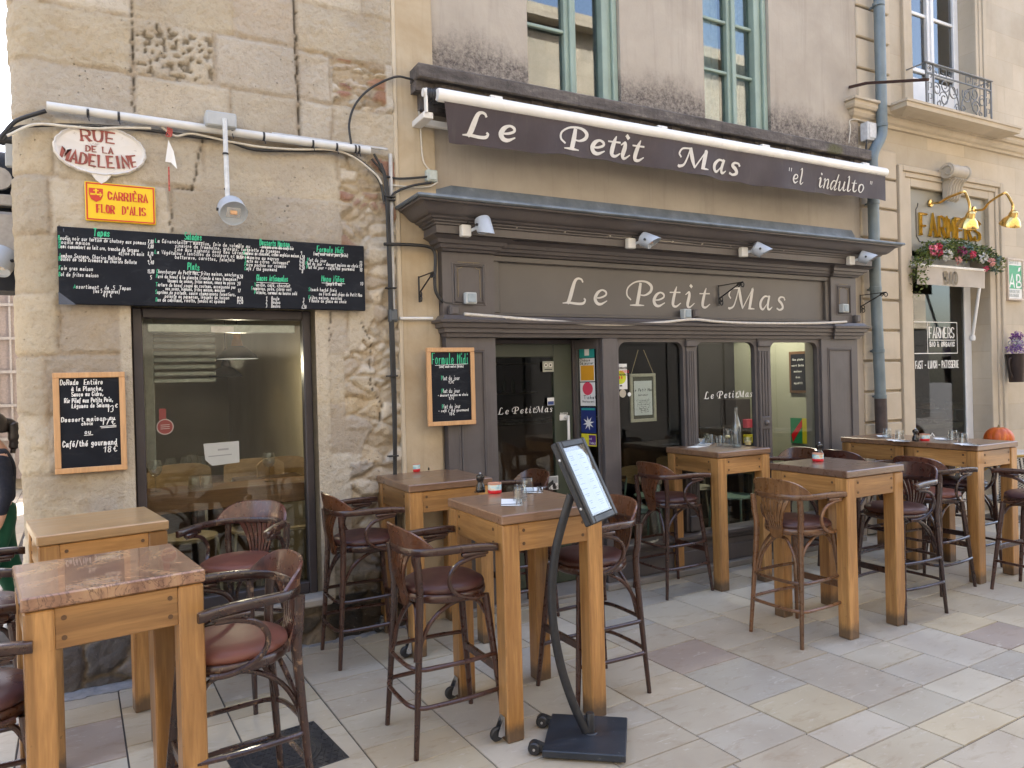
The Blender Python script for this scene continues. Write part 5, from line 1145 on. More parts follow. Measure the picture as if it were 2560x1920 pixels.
def dor(t, x0, x1, z0, z1):
    w_, h_ = x1-x0, z1-z0; Q = lambda u, v, s, h, u2, al='l', wd=.0042: t.hand(s, x0+u*w_, z1-v*h_, h, wd, 0, 0, 'l', .1, None, (u2-u)*w_/max(1e-3, t.width(s, h)), jit=.04)
    Q(.02, .075, 'DoRade  Entière', .030, .74); Q(.20, .145, 'à la Plancha,', .026, .74); Q(.20, .205, 'Sauce au Cidre,', .025, .74); Q(.08, .275, 'Riz Pilaf aux Petits Pois,', .026, .90); Q(.20, .335, 'Légumes de Saison.', .025, .86); Q(.78, .39, '13', .038, .92); Q(.92, .345, '€', .020, .98)
    Q(.02, .485, 'Dessert maison au', .026, .93, wd=.0046); Q(.35, .53, 'choix', .020, .55); Q(.68, .535, '17€', .031, .94); t.line(((x0+.66*w_, z1-.555*h_), (x0+.93*w_, z1-.55*h_)), .004); t.line(((x0+.68*w_, z1-.57*h_), (x0+.93*w_, z1-.565*h_)), .004); Q(.40, .63, 'ou', .026, .52); t.line(((x0+.39*w_, z1-.645*h_), (x0+.53*w_, z1-.642*h_)), .004)
    Q(.03, .765, 'Café/thé gourmand', .034, .95, wd=.005); Q(.70, .845, '18€', .034, .96)
framed('chalkboard', 'beech framed black chalkboard with white writing left of the stone window', (130, 932), (319, 1174), 4.95, dor)
def frm(t, x0, x1, z0, z1):
    w_, h_ = x1-x0, z1-z0; Q = lambda u, v, s, h, u2, mi=0, cap=None, wd=.0030: t.hand(s, x0+u*w_, z1-v*h_, h, wd, mi, 0, 'l', .1, cap, (u2-u)*w_/max(1e-3, t.width(s, h)), jit=.03)
    Q(.03, .175, 'Formule Midi', .078, .96, 1, 1, .0052); t.line(((x0+.1*w_, z1-.192*h_), (x0+.92*w_, z1-.175*h_)), .003); Q(.2, .225, '(sauf week-end et fériés)', .018, .83)
    for v, a, c, d in ((.405, None, '13€', 0), (.59, '+ dessert maison au choix', '17€', 1), (.815, '+ café / thé gourmand', '18€', 1)):
        Q(.25, v, 'Plat du jour', .030, .72, 0, 1)
        if a: Q(.15, v+.05, a, .019, .93)
        Q(.42, v+(.10 if a else .05), c, .021, .57)
framed('wall_chalkboard', 'beech framed narrow chalkboard headed Formule Midi on the left wooden pilaster', (1067, 869), (1191, 1060), 4.90, frm)
# ---------------------------------------------------------------- menu stand
ms = thing('menu_stand', 'black menu stand with tilted glazed menu case on a bowed pole and square wheeled base', 'menu stand', (1.945, 2.935, 0), math.atan2(-.622, .783))
b = MB(); b.bbox(-.19, .19, -.19, .19, .012, .046, .004); b.build('base', SLATE, ms)
b = MB(); b.lathe([(.021, .046), (.021, .135), (.018, .14), (0, .14)], (.018, .012, 0), 14); b.lathe([(.035, .0462), (.03, .05), (.021, .05)], (.018, .012, 0), 14)
b.tube(spline([(.0, 0, .05), (-.058, 0, .18), (-.114, 0, .36), (-.147, 0, .57), (-.148, 0, .75), (-.130, 0, .90), (-.097, 0, 1.03), (-.045, 0, 1.19)], 6), .0215, 12, flat=(1, .75)); b.build('pole', BLACKM, ms)
for y in (-.135, .135):
    b = MB(); b.prism([(-.185, .02), (-.185, .046), (-.215, .058), (-.245, .045), (-.24, .02)], lambda x, z, d: (x, y+d, z), -.018, .018); c = b.build('wheel_bracket', BLACKM, ms)
    b = MB(); b.lathe([(0, -.026), (.024, -.026), (.030, -.019), (.030, .019), (.024, .026), (0, .026)], (0, 0, 0), 18, 0, Matrix.Translation((-.232, y, .031)) @ Matrix.Rotation(R(90), 4, 'X')); b.lathe([(0, .0262), (.006, .0262), (.006, .03), (0, .031)], (0, 0, 0), 10, 1, Matrix.Translation((-.232, y, .031)) @ Matrix.Rotation(R(90), 4, 'X')); b.build('wheel', [BLACKM, STEEL], c)
TI = R(25); dn = Vector((math.sin(TI), 0, -math.cos(TI))); nm = Vector((math.cos(TI), 0, math.sin(TI)))
HM = Matrix.Translation((.030, -.015, 1.265)) @ Matrix.Rotation(R(-21), 4, 'Z') @ Matrix(((0, -dn.x, nm.x, 0), (1, 0, 0, 0), (0, -dn.z, nm.z, 0), (0, 0, 0, 1)))      # columns: across, up, out
b = MB(); hw, hh = .145, .205
b.bbox(-hw, hw, -hh, hh, -.030, .0, .006, 0, HM)
b.bbox(-hw, -hw+.034, -hh, hh, .0005, .016, .006, 0, HM); b.bbox(hw-.034, hw, -hh, hh, .0005, .016, .006, 0, HM); b.bbox(-hw+.034, hw-.034, hh-.036, hh, .0005, .016, .006, 0, HM); b.bbox(-hw+.034, hw-.034, -hh, -hh+.036, .0005, .016, .006, 0, HM)
b.bbox(-.05, .05, -.09, .05, -.05, -.031, .004, 0, HM)
case = b.build('menu_case', BLACKM, ms)
b = MB(); b.box(-.100, .100, -.160, .150, .001, .003, 0, HM); b.build('menu_sheet', plain('menu_paper', (.25, .28, .35), .6, 0, .03, 8), case)
t = Text(lambda a, c, d: tuple(HM @ Vector((a, c, .0035-d)))); q = random.Random(9)
for cx in (-.05, .05):
    y = .125
    while y > -.145:
        for k in range(q.choice([1, 2, 2, 3])):
            L_ = q.uniform(.012, .035); t.line(((cx-L_, y), (cx+L_*q.uniform(.5, 1), y)), .0034, 0); y -= .0095
        y -= .016
t.line(((0, .135), (0, -.15)), .001)
t.b.build('menu_print', plain('menu_ink', (.07, .075, .09), .7, 0, 0, 5, 0), case, fix=False)
b = MB(); b.box(-hw+.034, hw-.034, -hh+.036, hh-.036, .0105, .012, 0, HM); b.build('case_glass', glassmat('case_glass', (.95, .96, .97), 1.1), case)
b = MB()
for (x, y) in ((-.02, .12), (.0, -.12)): b.lathe([(.007, 0), (.006, .004), (0, .005)], (0, 0, 0), 10, 0, HM @ Matrix.Translation((-hw-.0005, y, -.012)) @ Matrix.Rotation(R(-90), 4, 'Y'))
b.build('screw', STEEL, case)
# ---------------------------------------------------------------- things on the tables
def lathe_thing(name, parts, label, cat, x, y, z=1.1225, group=None, rz=0, sc_=1):
    t = thing(name, label, cat, (x, y, z), rz, group)
    for pn, prof, m, n in parts: MB().lathe(prof, (0, 0, 0), n).build(pn, m, t, sharp=40)
    if sc_ != 1: t.scale = (sc_,)*3
    return t
def tlabel():
    m = N('tin_label'); v = m.co(rand=3); c = m.ramp(m.noise(v, 26, 3, .6, .6), (.36, (.20, .46, .52)), (.5, (.52, .66, .66)), (.58, (.70, .62, .42)), (.68, (.62, .34, .22)))
    m.base(c); m.rough(.35); return m.m
TL = tlabel()
TIN = [('red_base', [(0, .0005), (.037, .0005), (.0395, .004), (.0395, .019), (.039, .020)], RED, 28), ('label', [(.0392, .020), (.0392, .050), (.039, .0505)], TL, 28), ('rim', [(.039, .0506), (.0395, .053), (.0395, .059), (.035, .060), (.034, .054), (0, .054)], plain('tin_rim', (.52, .27, .18), .4), 28)]
MILL = [('body', [(0, .0005), (.026, .0005), (.0275, .004), (.0275, .022), (.0265, .024), (.0272, .027), (.024, .038), (.0165, .056), (.0175, .066), (.0235, .076), (.0238, .079)], plain('mill_black', (.012, .011, .011), .22, 0, .1, 9, 0, .4), 24), ('head', [(.0236, .0795), (.0245, .083), (.022, .096), (.013, .103), (.008, .105)], plain('mill_head', (.012, .011, .011), .2, 0, .1, 9, 0, .4), 24), ('knob', [(.006, .105), (.007, .110), (.004, .114), (0, .115)], STEEL, 12)]
TUM_DN = [('glass_body', [(0, .088), (.030, .088), (.0325, .084), (.034, .06), (.040, .002), (.0385, .002), (.0325, .058), (.030, .074), (0, .076)], TUMBLER, 22)]
TUM_UP = [('glass_body', [(0, .001), (.030, .001), (.032, .005), (.040, .088), (.0385, .088), (.0305, .012), (0, .011)], TUMBLER, 22)]
def px_on(z=1.1):
    return lambda p: G(p[0], p[1], z)
on = px_on(); on2 = px_on(1.122)
GRP = {}
zt = lambda xy: 1.1225 if (xy[0] > 5.6 or (xy[0] > 4.1 and xy[1] > 4.2)) else 1.1005
def place(proto_name, parts, label, cat, xy, group, rz=0, z=None, sc_=1):
    if z is None: z = zt(xy)
    if proto_name in GRP:
        t = copy_tree(GRP[proto_name]); t.location = (xy[0], xy[1], z); t.rotation_euler.z = rz; t['label'] = label; t['group'] = group; t.scale = (sc_,)*3
    else: t = lathe_thing(proto_name, parts, label, cat, xy[0], xy[1], z, group, rz, sc_); GRP[proto_name] = t
    return t
q4 = lambda x, y: (780+x/2.304, 1100+y/2.304); z16 = lambda x, y: (1640+x/4.608, 1020+y/4.608); z20 = lambda x, y: (2080+x/4.608, 1040+y/4.608); z18 = lambda x, y: (1840+x/4.608, 1120+y/4.608)
gt = 'red and blue candle tins on the tables'
place('candle_tin', TIN, 'red and blue candle tin beside the mill on the table nearest the stone wall', 'tin', on(q4(595, 181)), gt, 1)
place('candle_tin', TIN, 'red and blue candle tin beside the two upturned tumblers at the menu stand', 'tin', on(q4(1053, 306)), gt, 2.5)
place('candle_tin', TIN, 'red and blue candle tin on the bottle table, left of the dirty plate', 'tin', on2(z16(428, 410)), gt, 4)
place('candle_tin', TIN, 'red and blue candle tin standing alone on the dark topped table', 'tin', on(z18(945, 152)), gt, 5)
place('candle_tin', TIN, 'red and blue candle tin in the middle of the joined tables', 'tin', on2(z20(1068, 285)), gt, .4)
gm = 'black pepper mills on the tables'
place('pepper_mill', MILL, 'black pepper mill behind the ochre strip table with a bare top', 'pepper mill', on(q4(665, 175)), gm)
place('pepper_mill', MILL, 'black pepper mill at the left back edge of the table laid for two', 'pepper mill', on(q4(971, 301)), gm)
place('pepper_mill', MILL, 'black pepper mill behind the candle tin on the dark topped table', 'pepper mill', on(z18(962, 105)), gm)
place('pepper_mill', MILL, 'black pepper mill between tumblers in the middle of the joined tables', 'pepper mill', on2(z20(963, 290)), gm)
gg = 'upturned tumblers on the laid tables'
for p, l in ((q4(1200, 352), 'upturned clear tumbler on the napkin nearer the viewer, by the menu stand'), (q4(1240, 306), 'upturned clear tumbler just behind the nearest one, by the menu stand'), (z20(636, 246), 'upturned tumbler farthest left on the joined tables'), (z20(780, 270), 'upturned tumbler just left of the mill on the joined tables'), (z20(1393, 278), 'upturned tumbler right of the tin on the joined tables'), (z20(1510, 310), 'upturned tumbler nearest the front edge of the joined tables')):
    place('tumbler', TUM_DN, l, 'glass', (on2 if p[0] > 2000 else on)(p), gg)
def napkin(label, xy, rz):
    t = thing('napkin', label, 'napkin', (xy[0], xy[1], zt(xy)), rz, 'folded white napkins on the laid tables')
    b = MB(); n = 10; vs = [(-.105+.21*i/n, y, .003+.002*math.sin(i*1.3+y*20)) for i in range(n+1) for y in (-.055, .055)]; b.add(vs, [(2*i, 2*i+2, 2*i+3, 2*i+1) for i in range(n)], 0, True); vs2 = [(x, y, z-.002) for x, y, z in vs]; b.add(vs2, [(2*i, 2*i+1, 2*i+3, 2*i+2) for i in range(n)], 0, True)
    b.build('cloth', PAPER, t, fix=False)
    b = MB(); b.box(-.075, -.062, -.0555, .0555, .0035, .0056); b.build('stripe', plain('grey_stripe', (.10, .11, .13), .8), t); return t
def cutlery(kind, label, xy, rz):
    t = tag(MB().build(kind, STEEL) if 0 else None) if 0 else None
    b = MB(); z = .008
    if kind == 'fork':
        b.tube([(-.10, 0, z), (-.03, 0, z+.003), (.04, 0, z)], [.004, .003, .003], 6, flat=(.5, 1.4)); b.bbox(.04, .06, -.010, .010, z-.001, z+.001, .0008)
        for y in (-.0085, -.003, .003, .0085): b.bbox(.06, .10, y-.0013, y+.0013, z-.001, z+.001, .0005)
    else: b.tube([(-.11, 0, z), (-.02, 0, z)], [.005, .0045], 6, flat=(.5, 1.4)); b.prism([(-.02, -.004), (.10, -.008), (.11, .002), (-.02, .005)], lambda x, y, d: (x, y, z+d), -.0007, .0007)
    o = b.build(kind, STEEL); o.location = (xy[0], xy[1], zt(xy)); o.rotation_euler.z = rz; return tag(o, label, kind, 'forks and knives on the laid napkins')
for p, w_, a in ((q4(1150, 362), 'nearest the viewer beside the menu stand', R(62)), (q4(1275, 291), 'at the far side of the menu stand table', R(60)), (z20(600, 238), 'at the far left end of the joined tables', R(40)), (z20(760, 287), 'left of the mill on the joined tables', R(60)), (z20(1270, 268), 'right of the tin on the joined tables', R(40)), (z20(1545, 332), 'at the front corner of the joined tables', R(55))):
    x, y = (on2 if p[0] > 2000 else on)(p); napkin('white napkin with grey stripe '+w_, (x, y), a); c, s = math.cos(a), math.sin(a)
    cutlery('fork', 'steel fork on the napkin '+w_, (x-s*-.03+.0, y+c*-.03), a-.05); cutlery('knife', 'steel knife on the napkin '+w_, (x-s*-.045, y+c*-.045), a+.06)
# used glasses on the bottle table
BOT = [('bottle_glass', [(0, .001), (.036, .001), (.040, .006), (.040, .17), (.036, .20), (.020, .25), (.0145, .28), (.014, .325), (.017, .327), (.017, .338), (.0135, .34), (.012, .33), (.012, .28), (.018, .245), (.0375, .17), (.0375, .01), (0, .008)], TUMBLER, 24), ('water', [(0, .009), (.037, .009), (.037, .035), (0, .035)], glassmat('water', (.85, .92, .95), 1.2), 20)]
lathe_thing('water_bottle', BOT, 'tall clear glass water bottle on the table before the shop window', 'bottle', *on2(z16(930, 452)))
WG = [('bowl', [(.006, .085), (.022, .095), (.036, .12), (.038, .145), (.031, .18), (.030, .18), (.037, .145), (.035, .12), (.021, .097), (.0, .089)], TUMBLER, 24), ('stem', [(0, .0005), (.033, .0005), (.033, .002), (.006, .006), (.0035, .015), (.0035, .075), (.006, .085)], TUMBLER, 18)]
place('wine_glass', WG, 'empty wine glass standing behind the tall bottle', 'wine glass', on2(z16(935, 425)), 'wine glasses')
for k, (p, l, s_) in enumerate(((z16(742, 436), 'clear tumbler left of the tall beer glass on the bottle table', 1), (z16(640, 416), 'clear tumbler behind the dirty plate on the bottle table', .95), (z16(596, 400), 'clear tumbler farthest back on the bottle table', .95))): place('used_tumbler', TUM_UP, l, 'glass', on2(p), 'used tumblers on the bottle table', 0, None, s_)
LEM = plain('pale_drink', (.62, .50, .22), .2, 0, .1, 20, 0)
lathe_thing('drink_glass', [('glass_body', TUM_UP[0][1], TUMBLER, 22), ('drink', [(0, .012), (.031, .012), (.0345, .05), (0, .05)], LEM, 20)], 'tumbler half full of a pale drink at the right of the bottle table', 'glass', *on2(z16(1060, 436)), sc_=.85)
lathe_thing('tall_glass', [('glass_body', [(0, .001), (.033, .001), (.035, .004), (.037, .155), (.0355, .155), (.033, .012), (0, .011)], TUMBLER, 22), ('lemon_slice', [(0, .07), (.02, .075), (.024, .085), (.02, .095), (0, .10)], LEM, 14)], 'tall glass with a lemon slice beside the bottle', 'glass', *on2(z16(828, 445)))
lathe_thing('plate', [('dish', [(0, .003), (.045, .003), (.075, .012), (.076, .014), (.045, .007), (0, .006)], PORC, 28)], 'small white plate with a bowl on the bottle table', 'plate', *on2(z16(540, 432)))
lathe_thing('glass_bowl', [('bowl', [(0, .001), (.025, .001), (.042, .03), (.046, .05), (.044, .05), (.04, .03), (.023, .006), (0, .006)], TUMBLER, 22)], 'small clear bowl standing on the white plate', 'bowl', *on2(z16(545, 428)), z=1.131)
b = MB(); b.bbox(-.11, .11, -.05, .05, .0005, .004, .001); o = b.build('paper_napkin', PAPER); x, y = on2(z16(520, 440)); o.location = (x-.05, y-.02, 1.1225); o.rotation_euler.z = .3; tag(o, 'crumpled white paper napkin under the plate on the bottle table', 'napkin')
# ---------------------------------------------------------------- manhole cover
mh = thing('manhole_cover', 'square dark cast iron cover with a ring, set in the paving by the left stool', 'manhole cover', (.66, 3.60, 0), R(7))
IRONC = plain('cast_iron', (.045, .045, .048), .5, .3, .3, 30, .2)
b = MB(); b.bbox(-.235, .235, -.235, .235, -.004, .0035, .002); b.build('plate', IRONC, mh)
b = MB(); n = 40
for r in (.15, .175): b.tube([(r*math.cos(2*math.pi*i/n), r*math.sin(2*math.pi*i/n), .0045) for i in range(n)], .004, 6, closed=True)
b.build('ring', IRONC, mh)
b = MB(); q = random.Random(1)
for i in range(13):
    for j in range(13):
        x, y = -.21+i*.035+(.0175 if j % 2 else 0), -.21+j*.035; r = math.hypot(x, y)
        if abs(x) > .215 or .14 < r < .185: continue
        for a in (.5, 2.6, 4.7): b.box(0, .014, -.0025, .0025, .0034, .0062, 0, Matrix.Translation((x, y, 0)) @ Matrix.Rotation(a, 4, 'Z'))
b.build('tread_pattern', IRONC, mh)
# ---------------------------------------------------------------- cables, conduits, lamps
def P3(px, py, Y): x, z = W(px, py, Y); return (x, Y, z)
A1 = lambda x, y: (x/2.304, 200+y/2.304); Z1 = lambda x, y: (960+x/4.608, 440+y/4.608); Z5 = lambda x, y: (1000+x/2.304, 100+y/2.304); Z2 = lambda x, y: (1840+x/4.608, 440+y/4.608); Z8 = lambda x, y: (2000+x/2.073, 300+y/2.073); Z5C = lambda x, y: (1380+x/3.687, 660+y/3.687)
def cable(name, pts, r, m, label, cat='cable', Y=4.955, f=None, k=5, smooth=True):
    P = [P3(*(f(*p) if f else p), (Y if len(p) < 3 else p[2])) if f is None or len(p) == 2 else None for p in pts]
    b = MB(); b.tube(spline(P, k) if smooth else P, r, 8); o = b.build(name, m); return tag(o, label, cat)
t = thing('conduit_pipe', 'thick white conduit with black ties running across the stone wall', 'conduit', P3(117, 265, 4.94))
b = MB(); b.tube([P3(117, 265, 4.945), P3(520, 322, 4.94), P3(925, 377, 4.945)], .026, 12); wp(b.build('tube', plain('white_conduit', (.62, .62, .60), .4, 0, .06, 9)), t)
for (x, y) in ((507, 190), (684, 211), (1335, 295), (1518, 325), (1800, 367), (1937, 385), (2045, 398), (2065, 401)):
    b = MB(); p = Vector(P3(*A1(x, y), 4.943)); b.lathe([(.027, -.007), (.0285, -.006), (.0285, .006), (.027, .007)], (0, 0, 0), 14, 0, Matrix.Translation(p) @ Matrix.Rotation(R(90), 4, 'Y')); b.tube([p+Vector((0, -.02, -.02)), p+Vector((.006, -.03, -.055))], .003, 5); wp(b.build('cable_tie', CABLE), t)
cable('black_cable', [(0, 335), (30, 300), (100, 232), (265, 178)], .012, CABLE, 'thick black cable curling round the corner into the white conduit', f=A1, Y=4.96)
cable('black_cable', [(15, 345), (120, 270), (500, 262), (850, 290), (1150, 330), (1300, 347), (1460, 400), (1700, 408), (1900, 405), (2010, 428), (2120, 500), (2190, 590), (2212, 700)], .010, CABLE, 'black cable sagging under the white conduit along the stone wall', f=A1, Y=4.965)
cable('cream_cable', [(40, 322), (200, 256), (400, 268), (550, 280), (700, 275), (870, 278)], .008, WCABLE, 'cream cable above the oval street sign', f=A1, Y=4.955)
cable('cream_cable', [(930, 270), (1010, 322), (1110, 310), (1310, 352), (1500, 385), (1700, 400), (1900, 402), (2030, 440), (2160, 540), (2200, 600)], .007, WCABLE, 'cream cable under the white conduit, right half of the stone wall', f=A1, Y=4.955)
cable('thin_conduit', [(680, 334), (968, 374)], .010, plain('grey_tube', (.46, .47, .48), .45), 'thin grey tube lying along the top of the white conduit', Y=4.96)
cable('loop_cable', [(878, 360), (873, 310), (888, 262), (925, 222), (985, 193), (1020, 196), (1052, 207)], .008, CABLE, 'black cable looping up from the conduit to the awning roller', Y=4.95)
t = thing('cable_bundle', 'bundle of black cables and a grey tube running down the joint beside the ochre strip', 'cables', P3(980, 700, 4.97))
b = MB(); b.tube([P3(976, 385, 4.985), P3(979, 560, 4.985), P3(983, 790, 4.985)], .014, 8); wp(b.build('grey_tube', plain('pale_grey_tube', (.52, .52, .51), .45)), t)
for k in range(4):
    b = MB(); b.tube(spline([P3(935-k*6+30*(k > 1), 385+12*k, 4.955+.01*k), P3(960+k*3, 440+6*k, 4.955), P3(968+2*k, 560, 4.96), P3(974+2.5*k, 760, 4.965-.006*k), P3(978+3*k, 900, 4.965), P3(984+2.2*k, 1050, 4.96), P3(986+1.5*k, 1200, 4.965), P3(988+k*1.5, 1500, 4.975)], 5), .009-.001*k, 8); wp(b.build('cable', CABLE), t)
for y in (492, 500, 720, 940, 1140): b = MB(); p = Vector(P3(972+y*.012, y, 4.955)); b.bbox(p.x-.045, p.x+.03, 4.94, 4.985, p.z-.005, p.z+.005, .002); wp(b.build('cable_tie', CABLE), t)
cable('black_cable', [(0, 785), (250, 790), (500, 812), (580, 870), (592, 1000), (585, 1230), (605, 1350), (680, 1450), (790, 1470)], .012, CABLE, 'black cable bending down the ochre strip to the sign board', f=Z1, Y=4.955)
cable('black_cable', [(0, 0), (180, 30), (480, 10), (490, 0)], .008, CABLE, 'black cable sagging from the grey junction box above the cornice', f=Z1, Y=4.98)
cable('black_cable', [(50, 300), (130, 190), (330, 110), (540, 78)], .009, CABLE, 'black cable rising from the bundle to the grey junction box', f=Z1, Y=4.97)
cable('cream_cable', [(0, 95), (300, 125), (520, 120), (620, 70)], .006, WCABLE, 'cream cable under the grey junction box', f=Z1, Y=4.985)
cable('cream_cable', [(1047, 273), (1052, 330), (1058, 400), (1078, 430)], .006, WCABLE, 'thin white cable hanging from the awning bracket', Y=5.0)
cable('white_conduit', [(180, 1640), (560, 1640)], .011, WHITEPL, 'short white conduit crossing the ochre strip below the iron bracket', f=Z1, Y=4.985, smooth=False)
cable('white_conduit', [Z1(925, 1590), Z5C(0, 528), Z5C(420, 556), Z5C(700, 556), Z5C(1000, 540), Z5C(1290, 512), Z5C(1530, 532), Z5C(1800, 545), Z5C(2212, 548), Z8(120, 1052), Z8(240, 1046)], .0125, plain('old_white_tube', (.60, .56, .50), .5), 'sagging white conduit along the foot of the sign board', Y=4.88)
cable('dark_conduit', [Z1(860, 1645), Z1(1700, 1655), Z5C(700, 535), Z5C(1400, 545)], .010, FRAMEW, 'dark painted conduit behind the sagging white one', Y=4.90)
def jbox(name, p, w_, h_, d_, Y, m, label, lid=None):
    x, z = W(*p, Y); t = thing(name, label, 'junction box', (x, Y, z)); b = MB(); b.bbox(-w_/2, w_/2, -.0, d_, -h_/2, h_/2, .006); b.build('box', m, t)
    b = MB(); b.bbox(-w_*.36, w_*.36, -.008, -.0005, -h_*.38, h_*.38, .003); b.build('cover', lid or m, t); return t
PALEG = plain('pale_grey_box', (.52, .55, .55), .45, 0, .05, 12, .02)
jbox('junction_box', Z5(187, 780), .085, .085, .06, 4.97, plain('mossy_grey_box', (.46, .50, .46), .5), 'pale grey junction box on the wall left above the cornice')
jbox('junction_box', Z1(1010, 1405), .09, .085, .05, 4.89, PALEG, 'grey switch box on the left panel of the sign board', plain('blue_grey_lid', (.30, .36, .40), .35))
jbox('junction_box', Z1(815, 1545), .07, .07, .05, 4.885, SHOPW, 'dark painted junction box at the lower left corner of the sign board')
jbox('junction_box', Z5C(1255, 458), .085, .085, .06, 4.92, PALEG, 'grey switch box under the middle of the sign lettering', plain('blue_grey_lid2', (.30, .36, .40), .35))
jbox('junction_box', Z5C(1332, 455), .06, .075, .06, 4.93, SHOPW, 'dark box stuck to the right of the middle switch box')
jbox('junction_box', Z8(240, 975), .09, .085, .06, 4.89, PALEG, 'grey switch box on the right panel of the sign board', plain('blue_grey_lid3', (.30, .36, .40), .35))
jbox('junction_box', Z8(303, 1030), .07, .075, .06, 4.90, SHOPW, 'dark junction box at the lower right corner of the sign board')
jbox('junction_box', Z1(115, 1605), .06, .09, .05, 4.95, plain('dark_grey_box', (.09, .10, .105), .5), 'dark grey junction box on the cable bundle')
jbox('electric_box', (2181, 328), .15, .19, .09, 4.94, plain('white_grey_box', (.55, .56, .57), .45), 'pale electric box with cables beside the drainpipe bend')
cable('black_cable', [(2168, 345), (2166, 362), (2164, 388)], .009, CABLE, 'left black cable out of the pale electric box', Y=4.96); cable('black_cable', [(2187, 346), (2188, 360), (2186, 376)], .009, CABLE, 'right black cable out of the pale electric box', Y=4.96)
cable('cream_cable', [(2122, 358), (2126, 320), (2124, 302), (2140, 298), (2165, 306)], .005, WCABLE, 'thin white cable on the wall left of the electric box', Y=5.02)
LENSM = plain('lamp_reflector', (.7, .68, .62), .12, .9, .05, 20, 0); BULB = plain('halogen_tube', (.8, .5, .3), .3)
def spot(name, loc, d, r, L_, label, group, box=None, hood=.5):
    t = thing(name, label, 'spotlight', loc, 0, group); d = Vector(d).normalized(); M_ = d.to_track_quat('Z', 'Y').to_matrix().to_4x4(); n = 24; up = M_.inverted() @ Vector((0, 0, 1))
    b = MB(); rows = []
    for rr, z in ((0.001, -L_*.5), (r*.6, -L_*.5), (r*.92, -L_*.42), (r, -L_*.3), (r, L_*.3)): rows.append([(rr*math.cos(2*math.pi*i/n), rr*math.sin(2*math.pi*i/n), z) for i in range(n)])
    lip = [(r*math.cos(2*math.pi*i/n), r*math.sin(2*math.pi*i/n), L_*.3+hood*L_*max(0, (math.cos(2*math.pi*i/n)*up.x+math.sin(2*math.pi*i/n)*up.y)/max(.3, math.hypot(up.x, up.y))+.5)*.62) for i in range(n)]
    rows += [lip, [(x*.94, y*.94, z) for x, y, z in lip], [(x*.94, y*.94, L_*.24) for x, y, z in lip], [(x*.01, y*.01, L_*.24) for x, y, z in lip]]
    vs = [M_ @ Vector(p) for rw in rows for p in rw]; b.add(vs, [(j*n+i, j*n+(i+1) % n, j*n+n+(i+1) % n, j*n+n+i) for j in range(len(rows)-1) for i in range(n)], 0, True); b.build('lamp_housing', LAMPGREY, t, sharp=40)
    b = MB(); b.box(-r*.5, r*.5, -r*.38, r*.38, L_*.245, L_*.27, 0, M_); c = b.build('reflector', LENSM, t); b = MB(); b.lathe([(.0, 0), (r*.16, .002), (r*.16, r*.5), (0, r*.5)], (0, 0, 0), 10, 0, M_ @ Matrix.Translation((-r*.25, 0, L_*.285)) @ Matrix.Rotation(R(90), 4, 'Y')); b.build('bulb', BULB, t)
    b = MB(); 
    for s in (-1, 1): b.lathe([(0, 0), (.010, 0), (.010, .012), (0, .013)], (0, 0, 0), 10, 0, M_ @ Matrix.Translation((s*r*.98, 0, 0)) @ Matrix.Rotation(R(90*s), 4, 'Y'))
    b.build('pivot_knob', BLACKM, t)
    if box is not None:
        v = Vector(box)-Vector(loc); b = MB(); b.bbox(v.x-.038, v.x+.038, v.y-.02, v.y+.03, v.z-.042, v.z+.042, .006); b.build('mounting_box', WHITEPL, t)
        b = MB(); b.tube([v+Vector((.03, -.0, 0)), v*.35], .012, 8, flat=(1, .5)); b.build('arm', LAMPGREY, t)
        b = MB(); b.tube(spline([v+Vector((.0, .01, .03)), v*.6+Vector((0, .03, .08)), v*.1+Vector((-.02, .03, .06))], 5), .006, 6); b.build('flex', CABLE, t)
    return t
GS = 'grey spotlights along the cornice'
for k, (bx, hd, d, l) in enumerate(((Z1(940, 632), Z1(1150, 570), (.08, -.35, -.95), 'grey spotlight at the left end of the cornice, pointing straight down'), (Z5(1330, 1172), Z5(1425, 1155), (.45, -.72, -.42), 'grey spotlight second from left on the cornice, glass towards the street'), (Z5(1980, 1222), Z2(270, 850), (.62, -.55, -.5), 'grey spotlight third from left on the cornice, above the sign'), (Z2(1325, 975), Z2(1490, 940), (.55, -.68, -.38), 'grey spotlight at the right end of the cornice near the drainpipe'))):
    spot('spotlight', P3(*hd, 4.64), d, .058, .125, l, GS, P3(*bx, 4.735))
t = thing('lamp_conduit', 'pale conduit with clips joining the four spotlights along the cornice', 'conduit', P3(*Z1(1800, 600), 4.75))
for a, c in ((Z1(1270, 560), Z5(1310, 1135)), (Z5(1490, 1152), Z5(1965, 1187)), (Z2(390, 838), Z2(1310, 910))):
    p, e = Vector(P3(*a, 4.755)), Vector(P3(*c, 4.755)); b = MB(); b.tube([p, e], .010, 8); wp(b.build('tube', CREAMPL), t)
    for f in (.15, .5, .85): x = p.lerp(e, f); b = MB(); b.bbox(x.x-.008, x.x+.008, 4.738, 4.77, x.z-.013, x.z+.016, .003); wp(b.build('clip', CREAMPL), t)
hl = spot('hanging_spotlight', P3(*A1(1338, 752), 4.80), (.05, -.86, -.5), .082, .14, 'round grey spotlight hung on a tube above the long menu board', None, None, .25)
b = MB(); v0 = Vector(P3(*A1(1265, 250), 4.95))-hl.location; v1 = Vector(P3(*A1(1297, 335), 4.86))-hl.location; v2 = Vector(P3(*A1(1311, 690), 4.82))-hl.location; b.tube([v1+Vector((0, 0, .12)), v2], .015, 8); b.build('stem', plain('stem_grey', (.56, .57, .57), .4), hl)
b = MB(); b.bbox(v0.x-.09, v0.x+.09, v0.y-.09, v0.y+.05, v0.z-.045, v0.z+.045, .008); b.build('mounting_box', GREYPL, hl)
b = MB()
